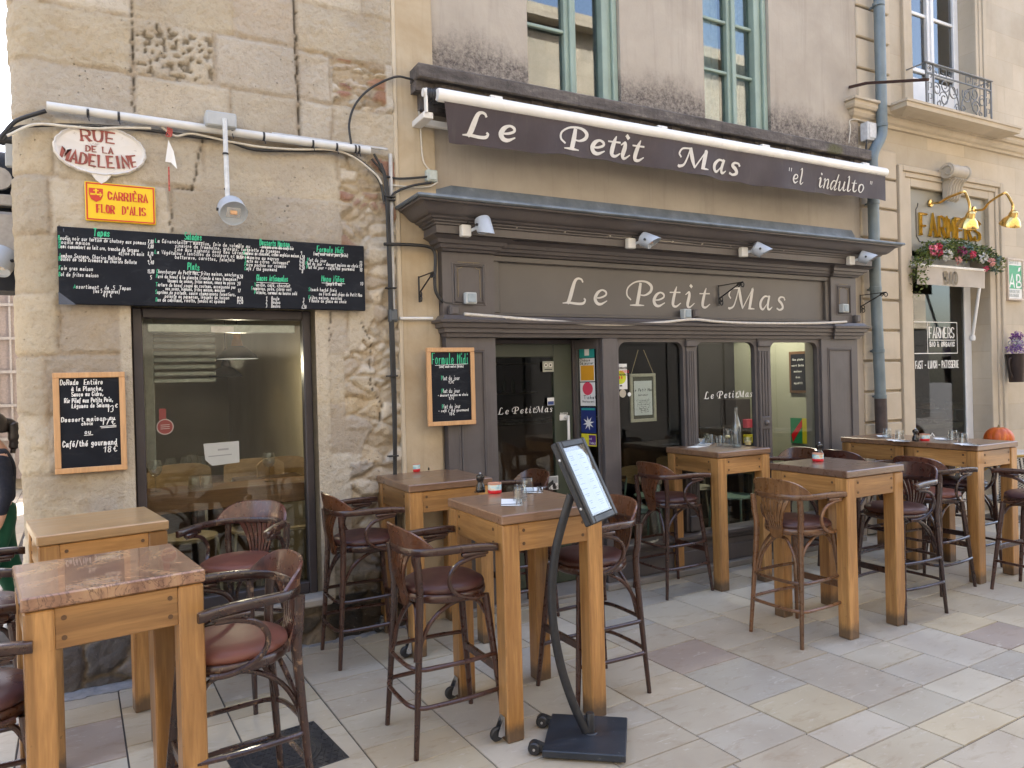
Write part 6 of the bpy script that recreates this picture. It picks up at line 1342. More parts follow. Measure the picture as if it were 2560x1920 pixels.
for (x, y) in ((1299, 425), (1307, 628), (1311, 684)): p = Vector(P3(*A1(x, y), 4.835))-hl.location; b.lathe([(.016, -.006), (.018, -.004), (.018, .004), (.016, .006)], tuple(p), 12)
b.build('cable_tie', CABLE, hl)
# iron plant brackets
def bracket(p_top, p_bot, Y, label):
    x, zt = W(*p_top, Y); zb = W(*p_bot, Y)[1]; h = zt-zb; t = thing('iron_bracket', label, 'bracket', (x, Y, zb), 0, 'wrought iron plant brackets'); b = MB()
    b.bbox(-.006, .006, -.004, .004, 0, h, .002); b.build('back_plate', IRON, t); b = MB(); b.bbox(-.005, .005, -.30, -.004, h-.012, h-.004, .002); b.build('arm', IRON, t)
    b = MB(); b.tube([(0, -.005, h*.35), (0, -.27, h-.012)], .006, 6); b.build('brace', IRON, t)
    b = MB()
    for (cy, cz, r) in ((-.03, .02, .028), (-.03, h*.28, .026), (-.29, h-.035, .026), (-.245, h-.03, .02)): b.tube([(0, cy+r*(1-.05*i)*math.cos(i*.6), cz+r*(1-.05*i)*math.sin(i*.6)) for i in range(13)], .005, 6)
    b.build('scroll', IRON, t); return t
bracket(Z1(400, 1155), Z1(400, 1455), 4.99, 'black wrought iron bracket on the ochre strip left of the sign board')
bracket(Z5C(1535, 195), Z5C(1540, 385), 4.99, 'black wrought iron bracket in the middle of the sign lettering')
bracket(Z8(312, 905), Z8(315, 1000), 5.02, 'black wrought iron bracket beside the drainpipe')
# rain pipe
t = thing('drainpipe', 'blue grey zinc drainpipe with a swan neck and a dark iron foot', 'drainpipe', (7.06, 4.93, 0)); YP = 4.93
b = MB(); b.tube([(7.175, YP, 15.4), (7.19, YP, 4.36)]+[tuple(p) for p in spline([(7.19, YP, 4.30), (7.165, YP, 4.20), (7.06, YP, 4.06), (7.02, YP, 3.97), (7.015, YP, 3.88)], 4)]+[(7.02, YP, 2.7), (7.065, YP, 1.40)], .055, 16); wp(b.build('pipe', PIPEM), t)
b = MB(); b.tube([(7.062, YP, 1.45), (7.085, YP, 0)], .060, 16); wp(b.build('iron_foot', plain('rusty_iron', (.062, .045, .042), .6, .2, .3, 14)), t)
for x, z in ((7.018, 3.50), (7.02, 2.6), (7.045, 1.95), (7.063, 1.47), (7.185, 4.33), (7.18, 5.6)): b = MB(); b.lathe([(.056, -.02), (.061, -.018), (.061, .018), (.056, .02)], (x, YP, z), 18); b.bbox(x-.012, x+.012, YP+.05, 5.04, z-.01, z+.01, .002); wp(b.build('collar', PIPEM), t)
b = MB(); a = Vector(P3(2124, 218, 5.03)); c = Vector(P3(2166, 208, 4.80)); e = Vector(P3(2320, 199, 4.05)); b.tube([a, c, e], .018, 4); o = b.build('iron_bar', plain('rust_brown', (.06, .028, .022), .6, .2)); tag(o, 'rust brown iron bar sticking out of the wall beside the drainpipe', 'bar')
# paper and red string hung on the cables
t = thing('paper_flag', 'white paper pennant tied with red string to the conduit', 'pennant', P3(*A1(985, 420), 4.93)); b = MB(); Q = [A1(970, 345), A1(1000, 410), A1(1020, 512), A1(985, 475), A1(952, 470)]; P = [Vector(P3(*p, 4.93+.01*(i % 2))) for i, p in enumerate(Q)]; b.add(P+[p+Vector((0, .002, 0)) for p in P], [(0, 1, 2, 3, 4), (9, 8, 7, 6, 5)]); wp(b.build('paper', PAPER, fix=False), t)
b = MB(); q = random.Random(6); P = [Vector(P3(*A1(975+q.uniform(-22, 25), 272+q.uniform(0, 60)), 4.925+q.uniform(0, .02))) for i in range(14)]; b.tube(spline(P, 4), .0035, 5); b.tube([P3(*A1(972, 500), 4.95), P3(*A1(975, 640), 4.97)], .005, 6); wp(b.build('string', plain('red_white_string', (.45, .09, .07), .7, 0, .6, 120)), t)
# ---------------------------------------------------------------- stickers and notices on the shop glass
def sheet(parent, name, x0, x1, z0, z1, Y, m, M_=None, world=True, th=.001):
    b = MB(); b.box(x0, x1, Y-th, Y, z0, z1, 0, M_); o = b.build(name, m)
    if world: wp(o, parent) if parent.type == 'EMPTY' else None
    if parent.type != 'EMPTY': o.parent = parent
    return o
Z6 = lambda x, y: (1000+x/2.304, 800+y/2.304)
colr = lambda n, c, r=.4: plain(n, c, r, 0, .04, 10, 0)
TEAL, ORG, PINK, NAVY, YLW, PURP, WHT, LIME, BLK, GRN2 = [colr(n, c) for n, c in (('sticker_teal', (.02, .25, .23)), ('sticker_orange', (.62, .30, .02)), ('sticker_pink', (.65, .06, .11)), ('sticker_navy', (.012, .025, .13)), ('sticker_yellow', (.62, .55, .03)), ('sticker_purple', (.085, .02, .16)), ('sticker_white', (.70, .70, .68)), ('sticker_lime', (.50, .56, .02)), ('sticker_black', (.015, .015, .016)), ('sticker_green', (.02, .24, .10)))]
zs = lambda y: W(1466, 800+y/2.304, 5.10)[1]
u0, u1 = .045, L_*0+.205
tt = Text(lambda a, c, d: tuple(SM @ Vector((a, .0065-d, c)))); SF = lambda a, c, d: tuple(SM @ Vector((a, .0058-d, c)))
def stk(mi, a0, a1, y0, y1, lift=0): tt.rect(a0, a1, zs(y1), zs(y0), mi, lift)
st_m = [WHT, TEAL, ORG, PINK, NAVY, YLW, PURP, BLK]
for y0, y1, mi in ((152, 218, 1), (221, 354, 0), (360, 495, 0), (505, 652, 4), (657, 728, 5)): stk(mi, u0, u1, y0, y1)
stk(0, .10, .15, 168, 205, -.0005); stk(2, .055, .197, 262, 348, -.0005); tt.disc((u0+u1)/2, zs(396), .055, 3, 20); stk(6, .125, .2, 664, 722, -.0005); stk(1, .055, .195, 508, 520, -.0005)
tt.poly([(.125+(.062 if i % 2 == 0 else .022)*math.cos(i*math.pi/8+.2), zs(595)+(.062 if i % 2 == 0 else .022)*math.sin(i*math.pi/8+.2)) for i in range(16)], 0)
tt.k = 20
for s, a, y, h, mi in (('Chèque', .055, 238, .022, 7), ('Déjeuner', .055, 256, .022, 7), ('Ticket', .085, 455, .028, 7), ('Restaurant', .07, 475, .016, 7), ('CHÈQUE', .132, 690, .012, 0), ('TABLE', .132, 715, .016, 0)): tt.hand(s, a, zs(y), h, h*.16, mi, 0, 'l', 0)
o = tt.b.build('sticker', st_m, fix=False); o.parent = sidel
tg = Text(onwall(5.0105)); zw = lambda x, y: W(*Z6(x, y), 5.0105)
(a0, c1), (a1, c0) = zw(1230, 253), zw(1310, 398); tg.rect(a0, a1, c0, c1, 0); tg.disc((a0+a1)/2, c0+(c1-c0)*.47, .058, 1, 24); tg.k = 12
for k in (-1, 1): tg.line((((a0+a1)/2+k*.012, c0+(c1-c0)*.50), ((a0+a1)/2+k*.012, c0+(c1-c0)*.42)), .011, 2)
tg.hand('RECOMMANDÉ', a0+.015, c1-.045, .018, .003, 3, 0, 'l', 0, sx=.85); tg.hand('VINS NATURELS', a0+.012, c1-.075, .018, .003, 2, 0, 'l', 0, sx=.75); tg.hand('GASTRONOMIE', a0+.012, c1-.10, .016, .003, 3, 0, 'l', 0, sx=.85); tg.line(((a0+.06, c0+.03), (a1-.06, c0+.03)), .012, 3)
x, z = zw(1282, 423); tg.disc(x, z, .035, 4, 20); x, z = zw(1320, 428); tg.disc(x, z, .018, 0, 16); (a, c) = zw(1245, 432); tg.rect(a-.014, a+.014, c-.018, c+.018, 4)
wp(tg.b.build('window_sticker', [WHT, LIME, RED, BLK, colr('sticker_tan', (.42, .38, .30))], fix=False), shop)
td = Text(onwall(DY-.0015)); zd = lambda x, y: W(*Z6(x, y), DY); q2 = lambda x, y: W(1080+x/4.608, 1160+y/4.608, DY)
(a0, c1), (a1, c0) = zd(820, 238), zd(886, 298); td.rect(a0, a1, c0, c1, 1); td.k = 3
for k in (-1, 1): td.disc((a0+a1)/2+k*.022, (c0+c1)/2+.012, .018, 0, 14); td.disc((a0+a1)/2+k*.022, (c0+c1)/2+.012, .009, 2, 10)
td.hand('tripadvisor', a0+.012, c0+.016, .016, .0025, 2, 0, 'l', 0, sx=.8) if 0 else td.line(((a0+.02, c0+.02), (a1-.02, c0+.02)), .008, 2)
(a0, c1), (a1, c0) = zd(848, 448), zd(888, 490); td.rect(a0, a1, c0, c1, 0); td.rect(a0+.004, a1-.004, c0+.004, c1-.03, 3, -.0005)
(a0, c1), (a1, c0) = q2(1282, 150), q2(1455, 290); td.rect(a0, a1, c0, c1, 0); td.rect(a0+.006, a1-.006, c0+.055, c1-.006, 4, -.0005); td.poly([(a0+.03, c1-.07), (a1-.05, c1-.03), (a1-.045, c1-.06), (a0+.05, c1-.095)], 2); td.poly([(a1-.06, c1-.06), (a1-.03, c1-.06), (a1-.02, c1-.11), (a1-.05, c1-.11)], 2); td.k = 9; td.hand('SOUS VIDÉO', a0+.012, c0+.012, .02, .003, 2, 0, 'l', 0, sx=.9)
x, z = q2(1190, 215); td.disc(x, z, .055, 5, 22)
o = td.b.build('door_sticker', [WHT, colr('owl_grey', (.36, .38, .34)), BLK, colr('blue2', (.02, .05, .19)), colr('grey4', (.30, .31, .31)), colr('pale_green_round', (.36, .42, .34))], fix=False); o.parent = door
td = Text(onwall(DY-.002)); (a0, c1), (a1, c0) = zd(922, 533), zd(966, 550); td.rect(a0, a1, c0, c1, 0); td.k = 4; td.hand('TIREZ', a0+.012, c0+.007, (c1-c0)*.66, .003, 1, 0, 'l', 0, sx=1.0); o = td.b.build('pull_plate', [colr('plate_grey', (.50, .50, .45)), BLK], fix=False); o.parent = door
# framed notice hanging behind the first window
YN = 5.05; (x0, z1), (x1, z0) = W(*Z6(1326, 310), YN), W(*Z6(1480, 582), YN); nt = thing('framed_notice', 'cream framed notice hanging on a string behind the first shop window', 'notice', ((x0+x1)/2, YN, z0)); b = MB(); f = .028
for a in ((x0, x1, z1-f, z1), (x0, x1, z0, z0+f), (x0, x0+f, z0+f, z1-f), (x1-f, x1, z0+f, z1-f)): b.bbox(a[0], a[1], YN, YN+.02, a[2], a[3], .003)
wp(b.build('frame', plain('cream_frame', (.50, .45, .34), .5)), nt); b = MB(); b.box(x0+f, x1-f, YN+.008, YN+.018, z0+f, z1-f); wp(b.build('mount', plain('olive_mount', (.085, .08, .055), .7)), nt)
(a0, c1), (a1, c0) = W(*Z6(1350, 352), YN), W(*Z6(1457, 545), YN); b = MB(); b.box(a0, a1, YN+.0065, YN+.0075, c0, c1); wp(b.build('sheet', PAPER), nt)
tn = Text(onwall(YN+.006)); cx = (a0+a1)/2; tn.hand('Le Petit Mas', cx, c1-.09, .026, .0035, 0, 0, 'c', .25, sx=.9); tn.hand('RESTAURANT', cx, c1-.13, .012, .002, 0, 0, 'c', 0); q = random.Random(3)
for k in range(60): x = cx+q.uniform(-.075, .075); z = c1-.22+q.uniform(-.055, .055); tn.line(((x, z), (x+q.uniform(-.02, .02), z+q.uniform(-.015, .015))), .002)
for k in range(6): z = c0+.13-.018*k; L2 = q.uniform(.03, .08); tn.line(((cx-L2, z), (cx+L2, z)), .002)
wp(tn.b.build('print', BLK, fix=False), nt); tp = W(*Z6(1392, 172), YN); b = MB(); b.tube([(x0+.02, YN+.01, z1), (tp[0]-.03, YN+.012, tp[1])], .003, 5); b.tube([(x1-.02, YN+.01, z1), (tp[0]+.03, YN+.012, tp[1])], .003, 5); wp(b.build('string', plain('jute_string', (.42, .32, .18), .8)), nt)
# ---------------------------------------------------------------- restaurant interior
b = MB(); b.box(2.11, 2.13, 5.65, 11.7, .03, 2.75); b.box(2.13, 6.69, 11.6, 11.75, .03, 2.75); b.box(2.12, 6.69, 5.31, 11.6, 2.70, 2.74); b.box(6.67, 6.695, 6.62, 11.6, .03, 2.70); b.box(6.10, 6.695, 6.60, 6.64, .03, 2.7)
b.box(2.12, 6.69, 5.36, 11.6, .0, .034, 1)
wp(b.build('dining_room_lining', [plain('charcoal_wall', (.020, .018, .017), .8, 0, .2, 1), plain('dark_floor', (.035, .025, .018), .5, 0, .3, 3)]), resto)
b = MB(); b.box(6.672, 6.698, 5.05, 6.598, .03, 2.72); sw = wp(b.build('pale_side_wall', plain('pale_green_wall', (.42, .43, .33), .8, 0, .06, 1.2)), resto)
def cafe_chair(metal, wood):
    t = thing('cafe_chair', None, 'chair'); b = MB(); b.lathe([(0, .44), (.19, .44), (.205, .45), (.20, .462), (.12, .458), (0, .455)], (0, 0, 0), 24, sy=1.02); b.build('seat', wood if wood is not None else metal, t)
    for s in (-1, 1):
        b = MB(); b.tube(spline([(.18, s*.19, 0), (.15, s*.17, .40), (.12, s*.16, .445)], 4), .011, 8); b.build('leg', metal, t)
        b = MB(); b.tube(spline([(-.23, s*.19, 0), (-.17, s*.18, .45), (-.185, s*.18, .62), (-.225, s*.17, .80)], 5), .011, 8); b.build('leg', metal, t)
    b = MB(); vs = []
    for i in range(13):
        y = -.23+.46*i/12; x = -.235+.9*y*y
        e = .035*(abs(y)/.23)**4
        for d in (0, .012):
            for z in (.66+e, .845-e): vs.append((x+d-.02*(z-.66), y, z))
    b.add(vs, [(4*i+a, 4*i+c, 4*i+4+c, 4*i+4+a) for i in range(12) for a, c in ((0, 1), (1, 3), (3, 2), (2, 0))]+[(0, 1, 3, 2), (48, 50, 51, 49)], 0, True); b.build('backrest', wood_back, t, sharp=50); return t
wood_back = woodmat('pale_oak_back', (.30, .19, .09), (.44, .30, .16), 'y', .45, .1)
MINT = plain('mint_metal', (.19, .28, .22), .4); IVORY = plain('ivory_metal', (.40, .38, .31), .4)
C1 = cafe_chair(MINT, None); put(C1, 4.30, 5.62, R(200), .03); C1['label'] = 'mint green metal chair with pale wooden back inside the first shop window'; C1['group'] = 'cafe chairs inside'
def cc(x, y, h, l, z=.03): c = copy_tree(C1); put(c, x, y, R(h), z); c['label'] = l; return c
cc(5.00, 6.15, 170, 'mint chair with wooden back deeper inside, behind the first window'); c5 = cc(5.62, 5.62, 195, 'pale chair inside the middle shop window right of the bottle table')
C2 = cafe_chair(IVORY, None); put(C2, 5.75, 6.3, R(160), .03); C2['label'] = 'ivory chair far inside the middle shop window'; C2['group'] = 'cafe chairs inside'
def room_table(x, y, sx, sy, z, label, base=.03):
    t = thing('dining_table', label, 'table', (x, y, base), 0, 'dining tables inside'); b = MB(); b.bbox(-sx/2, sx/2, -sy/2, sy/2, z-.03, z, .004); b.build('tabletop', plain('dark_table', (.060, .036, .022), .35), t); b = MB(); b.tube([(0, 0, .02), (0, 0, z-.03)], .03, 10); b.bbox(-.2, .2, -.2, .2, 0, .02, .004); b.build('pedestal', BLACKM, t); return t
room_table(4.15, 6.2, .7, .7, .74, 'dark dining table inside behind the mint chair'); room_table(6.05, 5.85, .6, .6, .74, 'dark dining table inside the middle shop window')
place('wine_glass', WG, 'wine glass on the dark table behind the first shop window', 'wine glass', (4.15, 6.05), 'wine glasses', 0, .77)
bt = thing('bar_counter', 'dark wooden bar counter deep inside the restaurant', 'bar counter', (5, 9.2, .03)); b = MB(); b.bbox(3.4, 6.4, 9.0, 9.5, .03, 1.12, .01); wp(b.build('counter', plain('bar_front', (.070, .035, .022), .45, 0, .2, 3)), bt); b = MB(); b.bbox(3.35, 6.45, 8.95, 9.55, 1.125, 1.16, .006); wp(b.build('counter_top', plain('bar_top', (.14, .12, .10), .3)), bt)
b = MB(); b.box(3.4, 6.4, 10.9, 11.2, 1.5, 1.53); b.box(3.4, 6.4, 10.9, 11.2, 2.0, 2.03); wp(b.build('back_shelf', plain('shelf', (.10, .08, .06), .5)), bt)
q = random.Random(12)
for i in range(14): place('shelf_bottle', [('bottle_glass', [(0, 0), (.036, 0), (.038, .18), (.014, .23), (.014, .29), (0, .29)], plain('dark_bottle', (.05, .06, .035), .15, 0, .4, 3, 0), 12)], 'dark bottle on the shelf behind the bar', 'bottle', (3.6+i*.2+q.uniform(-.03, .03), 11.02), 'bottles on the shelf behind the bar', 0, 1.53)
cb = thing('red_cabinet', 'cabinet with red and yellow boxes against the dark partition inside the right window', 'cabinet', (6.45, 6.45, .03)); b = MB(); b.bbox(6.42, 6.64, 6.32, 6.59, .03, 1.45, .008); wp(b.build('cabinet_body', plain('cab', (.03, .022, .02), .5)), cb)
for k, (z, c) in enumerate(((1.02, PINK), (1.18, YLW), (1.36, PINK))): b = MB(); b.bbox(6.50, 6.62, 6.25, 6.318, z-.25, z-.15, .004); wp(b.build('box', c), cb)
sb = thing('small_chalkboard', 'small dark chalkboard in a wooden frame on the pale wall inside the right window', 'chalkboard', (6.66, 5.62, 1.75)); b = MB(); b.bbox(-.014, .008, -.13, .13, -.23, .23, .004); b.build('frame', woodmat('dark_oak_frame', (.12, .06, .025), (.2, .11, .05), 'z'), sb); b = MB(); b.box(-.017, -.015, -.10, .10, -.20, .20); b.build('board', CHALKB, sb)
ts = Text(lambda a, c, d: (-.0178+d, -a, c))
for k, s in enumerate(('Nos plats', 'sont faits', 'maison', 'bon', 'appétit')): ts.hand(s, 0, .13-.065*k, .022, .004, 0, 0, 'c', .1)
ts.b.build('chalk_writing', CHALK_W, sb, fix=False)
ps = thing('poster', 'green and yellow poster low on the pale wall inside the right window', 'poster', (6.665, 5.60, 1.10)); b = MB(); b.box(-.004, 0, -.16, .0, -.14, .14); b.build('yellow_half', YLW, ps); b = MB(); b.box(-.004, 0, .0, .16, -.14, .14); b.build('green_half', GRN2, ps); b = MB(); b.prism([(-.0, .13), (.0, .05), (.13, -.13), (.15, -.05)], lambda y, z, d: (-.0045+d, y, z), -.001, 0); b.build('red_band', RED, ps)
cs = thing('ceiling_spot', 'lit round ceiling spot inside the right shop window', 'lamp', (6.1, 5.75, 2.695)); b = MB(); b.lathe([(0, -.004), (.05, -.004), (.06, -.012), (.062, 0)], (0, 0, 0), 20); b.build('rim', STEEL, cs); m = N('lit_spot'); m.p.inputs['Emission Color'].default_value = (1, .86, .66, 1); m.p.inputs['Emission Strength'].default_value = 12; b = MB(); b.lathe([(0, -.0145), (.046, -.014), (.046, -.0125), (0, -.0122)], (0, 0, 0), 20); b.build('lit_disc', m.m, cs)
l_ = bpy.data.lights.new('ceiling_spot_light', 'SPOT'); l_.energy = 20; l_.spot_size = R(130); l_.color = (1, .88, .72); l_.shadow_soft_size = .05; lo = bpy.data.objects.new('ceiling_spot_light', l_); col.objects.link(lo); lo.parent = cs; lo.location = (0, 0, -.03)
# ---------------------------------------------------------------- left dining room
RY = 5.0; LZ = W(770, 1203, 5.25)[1]
bc = thing('window_bar', 'long wooden bar shelf inside the stone window with glasses on it', 'bar shelf', (.65, 5.3, 0)); BARW = woodmat('bar_shelf_wood', (.17, .075, .03), (.28, .14, .06), 'x', .35, .3)
b = MB(); b.bbox(-.15, 1.42, 5.225, 5.60, LZ-.13, LZ, .005); wp(b.build('shelf', BARW), bc)
lt = lambda x, y: (100+x/2.765, 720+y/2.765)
def rt(x, y, sx, sy, z, l): return room_table(x, y, sx, sy, z, l)
rt(.55, 6.6, .9, .6, .95, 'dining table with glasses deep in the room behind the stone window'); rt(1.05, 6.2, .5, .5, 1.0, 'small table at the right wall behind the stone window')
for x, y, l in ((.22, 5.40, 'wine glass at the left end of the bar shelf inside the stone window'), (.95, 5.42, 'wine glass right of the middle of the bar shelf inside the stone window')): place('wine_glass', WG, l, 'wine glass', (x, y), 'wine glasses', 0, LZ, 1.15)
for x, y, l in ((.38, 6.55, 'wine glass at the left on the table behind the stone window'), (.50, 6.6, 'wine glass in the middle of the table behind the stone window'), (.62, 6.55, 'wine glass at the right on the table behind the stone window'), (.56, 6.75, 'wine glass at the back of the table behind the stone window')): place('wine_glass', WG, l, 'wine glass', (x, y), 'wine glasses', 0, .98, 1.15)
for x, y, l in ((.45, 5.36, 'upturned tumbler left of centre on the bar shelf'), (.53, 5.37, 'upturned tumbler next to it on the bar shelf, nearer the middle')): place('tumbler', TUM_DN, l, 'glass', (x, y), gg, 0, LZ)
C3 = cafe_chair(IVORY, plain('pale_seat', (.40, .33, .22), .5)); put(C3, .45, 5.95, R(-80), .03); C3.scale = (1.0, 1.0, 1.35); C3['label'] = 'high ivory metal chair under the bar shelf, left inside the stone window'; C3['group'] = 'high chairs behind the stone window'
for x, h, l in ((.95, -95, 'high ivory metal chair in the middle behind the stone window'), (1.25, -70, 'high ivory metal chair at the right behind the stone window')): c = copy_tree(C3); put(c, x, 5.98, R(h), .03); c['label'] = l
SHADE = plain('pendant_black', (.02, .022, .026), .45); COPPER = plain('pendant_copper', (.62, .30, .12), .35, .8)
def pendant(x, y, z, l, lit):
    t = thing('pendant_lamp', l, 'lamp', (x, y, z), 0, 'black pendant lamps behind the stone window'); b = MB(); b.lathe([(.03, .115), (.045, .10), (.09, .075), (.14, .03), (.155, .004), (.155, 0), (.150, .004), (.13, .03), (.08, .068), (.03, .095)], (0, 0, 0), 30); b.build('shade', SHADE, t); b = MB(); b.lathe([(.045, .102), (.035, .15), (.028, .155), (.028, .225), (0, .23)], (0, 0, 0), 20); b.build('socket', COPPER if lit else SHADE, t)
    b = MB(); b.tube([(0, 0, .22), (0, 0, 2.60-z)], .004, 6); b.build('flex', CABLE, t); m = N('lit_bulb_'+l[:5]); m.p.inputs['Emission Color'].default_value = (1, .72, .38, 1); m.p.inputs['Emission Strength'].default_value = 7; b = MB(); b.lathe([(0, .03), (.025, .04), (.032, .06), (.02, .09), (0, .095)], (0, 0, 0), 16); b.build('bulb', m.m, t)
    if lit: l_ = bpy.data.lights.new('pendant_light', 'POINT'); l_.energy = 5; l_.color = (1, .84, .62); l_.shadow_soft_size = .05; lo = bpy.data.objects.new('pendant_light', l_); col.objects.link(lo); lo.parent = t; lo.location = (0, 0, -.03)
    return t
px, pz = W(*lt(1365, 490), 6.1); pendant(px, 6.1, pz, 'black pendant lamp with copper neck just inside the stone window', True)
px, pz = W(*lt(1285, 615), 7.6) ; pendant(min(px, 1.3), 7.6 if px < 1.3 else 6.25, pz if px < 1.3 else W(*lt(1285, 615), 6.25)[1], 'smaller looking black pendant lamp farther back in the room', False)
lv = thing('louvred_shutter', 'pale slatted shutter high at the left inside the stone window', 'shutter', (.4, 5.7, 2.0)); b = MB()
lx0 = W(*lt(785, 500), 5.6)[0]; lx1 = W(*lt(1215, 500), 5.6)[0]
for k in range(9): z = 1.79+k*.048; b.bbox(lx0, lx1, 5.60, 5.66, z, z+.028, .003)
wp(b.build('slats', plain('alu_slat', (.34, .34, .31), .4, .5)), lv); b = MB(); b.bbox(lx0-.06, lx0, 5.59, 5.67, 1.2, 2.3, .004); b.bbox(lx0, lx1, 5.59, 5.67, 2.23, 2.30, .004); wp(b.build('shutter_frame', plain('alu_frame2', (.30, .29, .25), .5, .3)), lv)
tw = Text(lambda a, c, d: (a, 5.1435+d, c)); wl_ = lambda x, y: W(*lt(x, y), 5.14)
(x0, z1), (x1, z0) = wl_(1130, 1072), wl_(1380, 1205); P = [(x0, z1-.005), (x1, z1), (x1, z0), (x0+.05, z0-.01), (x0+.008, z0+.03)]; tw.poly(P, 0); tw.k = 6; cx = (x0+x1)/2; tw.line(((cx-.02, z1-.05), (cx+.04, z1-.048)), .012, 1); tw.line(((cx-.08, z1-.09), (cx+.06, z1-.085)), .007, 1)
o = tw.b.build('paper_notice', [colr('thin_paper', (.42, .42, .38), .7), colr('faint_ink', (.25, .25, .24))], fix=False); o.parent = wf; o.matrix_parent_inverse = Matrix.Translation((0, -5.0, 0))
tw = Text(lambda a, c, d: (a, 5.1435+d, c)); x, z = wl_(865, 960); tw.disc(x, z, .050, 0, 28); tw.disc(x, z, .044, 1, 28); (x0, z1), (x1, z0) = wl_(822, 835), wl_(872, 915); tw.rect(x0, x1, z0, z1, 1); tw.k = 9
for k in (-1, 0, 1): tw.line(((x-.025, z+.012*k), (x+.025, z+.012*k+.001)), .004, 0)
o = tw.b.build('red_sticker', [colr('sticker_rim', (.34, .30, .26)), colr('faded_red', (.20, .035, .03))], fix=False); o.parent = wf; o.matrix_parent_inverse = Matrix.Translation((0, -5.0, 0))
# ---------------------------------------------------------------- the organic shop's fittings
tf = Text(lambda a, c, d: (a, 5.083+d, c)); xs0 = W(*Z8(630, 500), 5.06)[0]; xs1 = W(*Z8(942, 600), 5.06)[0]; zb = 3.27
w_ = tf.width('FARMERS', .235); tf.hand('FARMERS', xs0, zb, .235, .036, 0, .8, 'l', 0, None, (xs1-xs0)/w_*1.03, th=-.018)
o = tf.b.build('gold_letters', GOLDL); o.parent = fb
b = MB(); x0, x1, z0, z1 = 7.98, 9.25, 3.19, 3.60
b.tube([(x0, 5.083, z1-.05), (x0, 5.083, z0+.06), (x0+.03, 5.083, z0+.03), (x0+.05, 5.083, z0), (x1, 5.083, z0)], .006, 5); b.tube([(x0, 5.083, z1-.05), (x0+.03, 5.083, z1-.02), (x0+.04, 5.083, z1+.02)], .006, 5)
o = b.build('board_line', plain('dark_line', (.08, .07, .055), .5)); o.parent = fb
ab = thing('shop_awning', 'beige retracted shop awning with BIO on its valance', 'awning', (8.5, 4.98, 2.8)); cl = plain('beige_canvas', (.43, .385, .33), .8, 0, .06, 6)
b = MB(); n = 40; vs = []
for i in range(n+1):
    x = 7.80+1.30*i/n
    for j in range(5): vs.append((x, 4.965+.010*math.sin(x*9+.5)*j/4, 2.885-.05*j))
b.add(vs, [(i*5+j, i*5+5+j, i*5+6+j, i*5+j+1) for i in range(n) for j in range(4)], 0, True); va = wp(b.build('valance', cl, fix=False), ab)
b = MB(); b.bbox(7.80, 9.11, 4.955, 5.07, 2.885, 2.915, .006); wp(b.build('front_bar', WHITEPL), ab)
tb = Text(lambda a, c, d: (a, 4.953+d, c)); bx = W(*Z8(748, 850), 4.96)[0]; tb.hand('BIO', bx, 2.715, .125, .028, 0, 0, 'l', 0, sx=.95); o = tb.b.build('lettering', plain('khaki_letter', (.20, .165, .11), .7), fix=False); o.parent = va
b = MB(); p0 = P3(*Z8(930, 870), 4.97); p1 = P3(*Z8(893, 1130), 5.10); b.tube([p0, p1], .017, 8); b.lathe([(0, -.03), (.03, -.03), (.035, 0), (.03, .03), (0, .03)], p1, 12); wp(b.build('folding_arm', WHITEPL), ab)
# lettering on the shop glass
YG = 5.2865; tw = Text(lambda a, c, d: (a, YG+d, c)); g8 = lambda x, y: W(*Z8(x, y), YG)
x0, z1 = g8(590, 1045); x1, z0 = g8(816, 1208); xm = g8(660, 1100)[0]
for a, c in (((x0, z0), (x1, z0)), ((x0, z1), (x1, z1)), ((x1, z0), (x1, z1)), ((xm, z0), (xm, z1))): tw.line((a, c), .010)
fx0, fz = g8(670, 1128); fx1 = g8(803, 1128)[0]; tw.hand('FARMERS', fx0, fz, .125, .020, 0, .7, 'l', 0, sx=(fx1-fx0)/tw.width('FARMERS', .125)); tw.line(((fx0, g8(670, 1141)[1]), (fx1, g8(800, 1141)[1])), .008)
bx0, bz = g8(672, 1173); tw.hand('BIO & ORGANIC', bx0, bz, .052, .012, 0, 0, 'l', 0, sx=(g8(805, 1173)[0]-bx0)/tw.width('BIO & ORGANIC', .052))
ax, az = g8(600, 1288); ax1 = g8(823, 1285)[0]; tw.hand('FAST - LUNCH - PATISSERIE', ax, az, .085, .012, 0, 0, 'l', 0, sx=(ax1-ax)/tw.width('FAST - LUNCH - PATISSERIE', .085))
hx, hz = W(2330, 1098, YG); s = .075; P = [(hx-s, hz-.09), (hx-s, hz+.01), (hx, hz+.075), (hx+s, hz+.01), (hx+s, hz-.09)]
for o_, wd in ((1, .009), (.86, .004)): tw.ribbon([Vector((hx+(a-hx)*o_, hz+(c-hz)*o_)) for a, c in P], [wd]*5)
for k in (-2, -1, 0, 1, 2): tw.line(((hx+k*.018, hz-.06), (hx+k*.018, hz-.02+.03*(2-abs(k))/2)), .008)
tw.line(((hx-.05, hz-.06), (hx+.05, hz-.06)), .01); tw.disc(hx, hz+.035, .011, 0, 4)
o = tw.b.build('glass_lettering', PAPER, fix=False); o.parent = sf
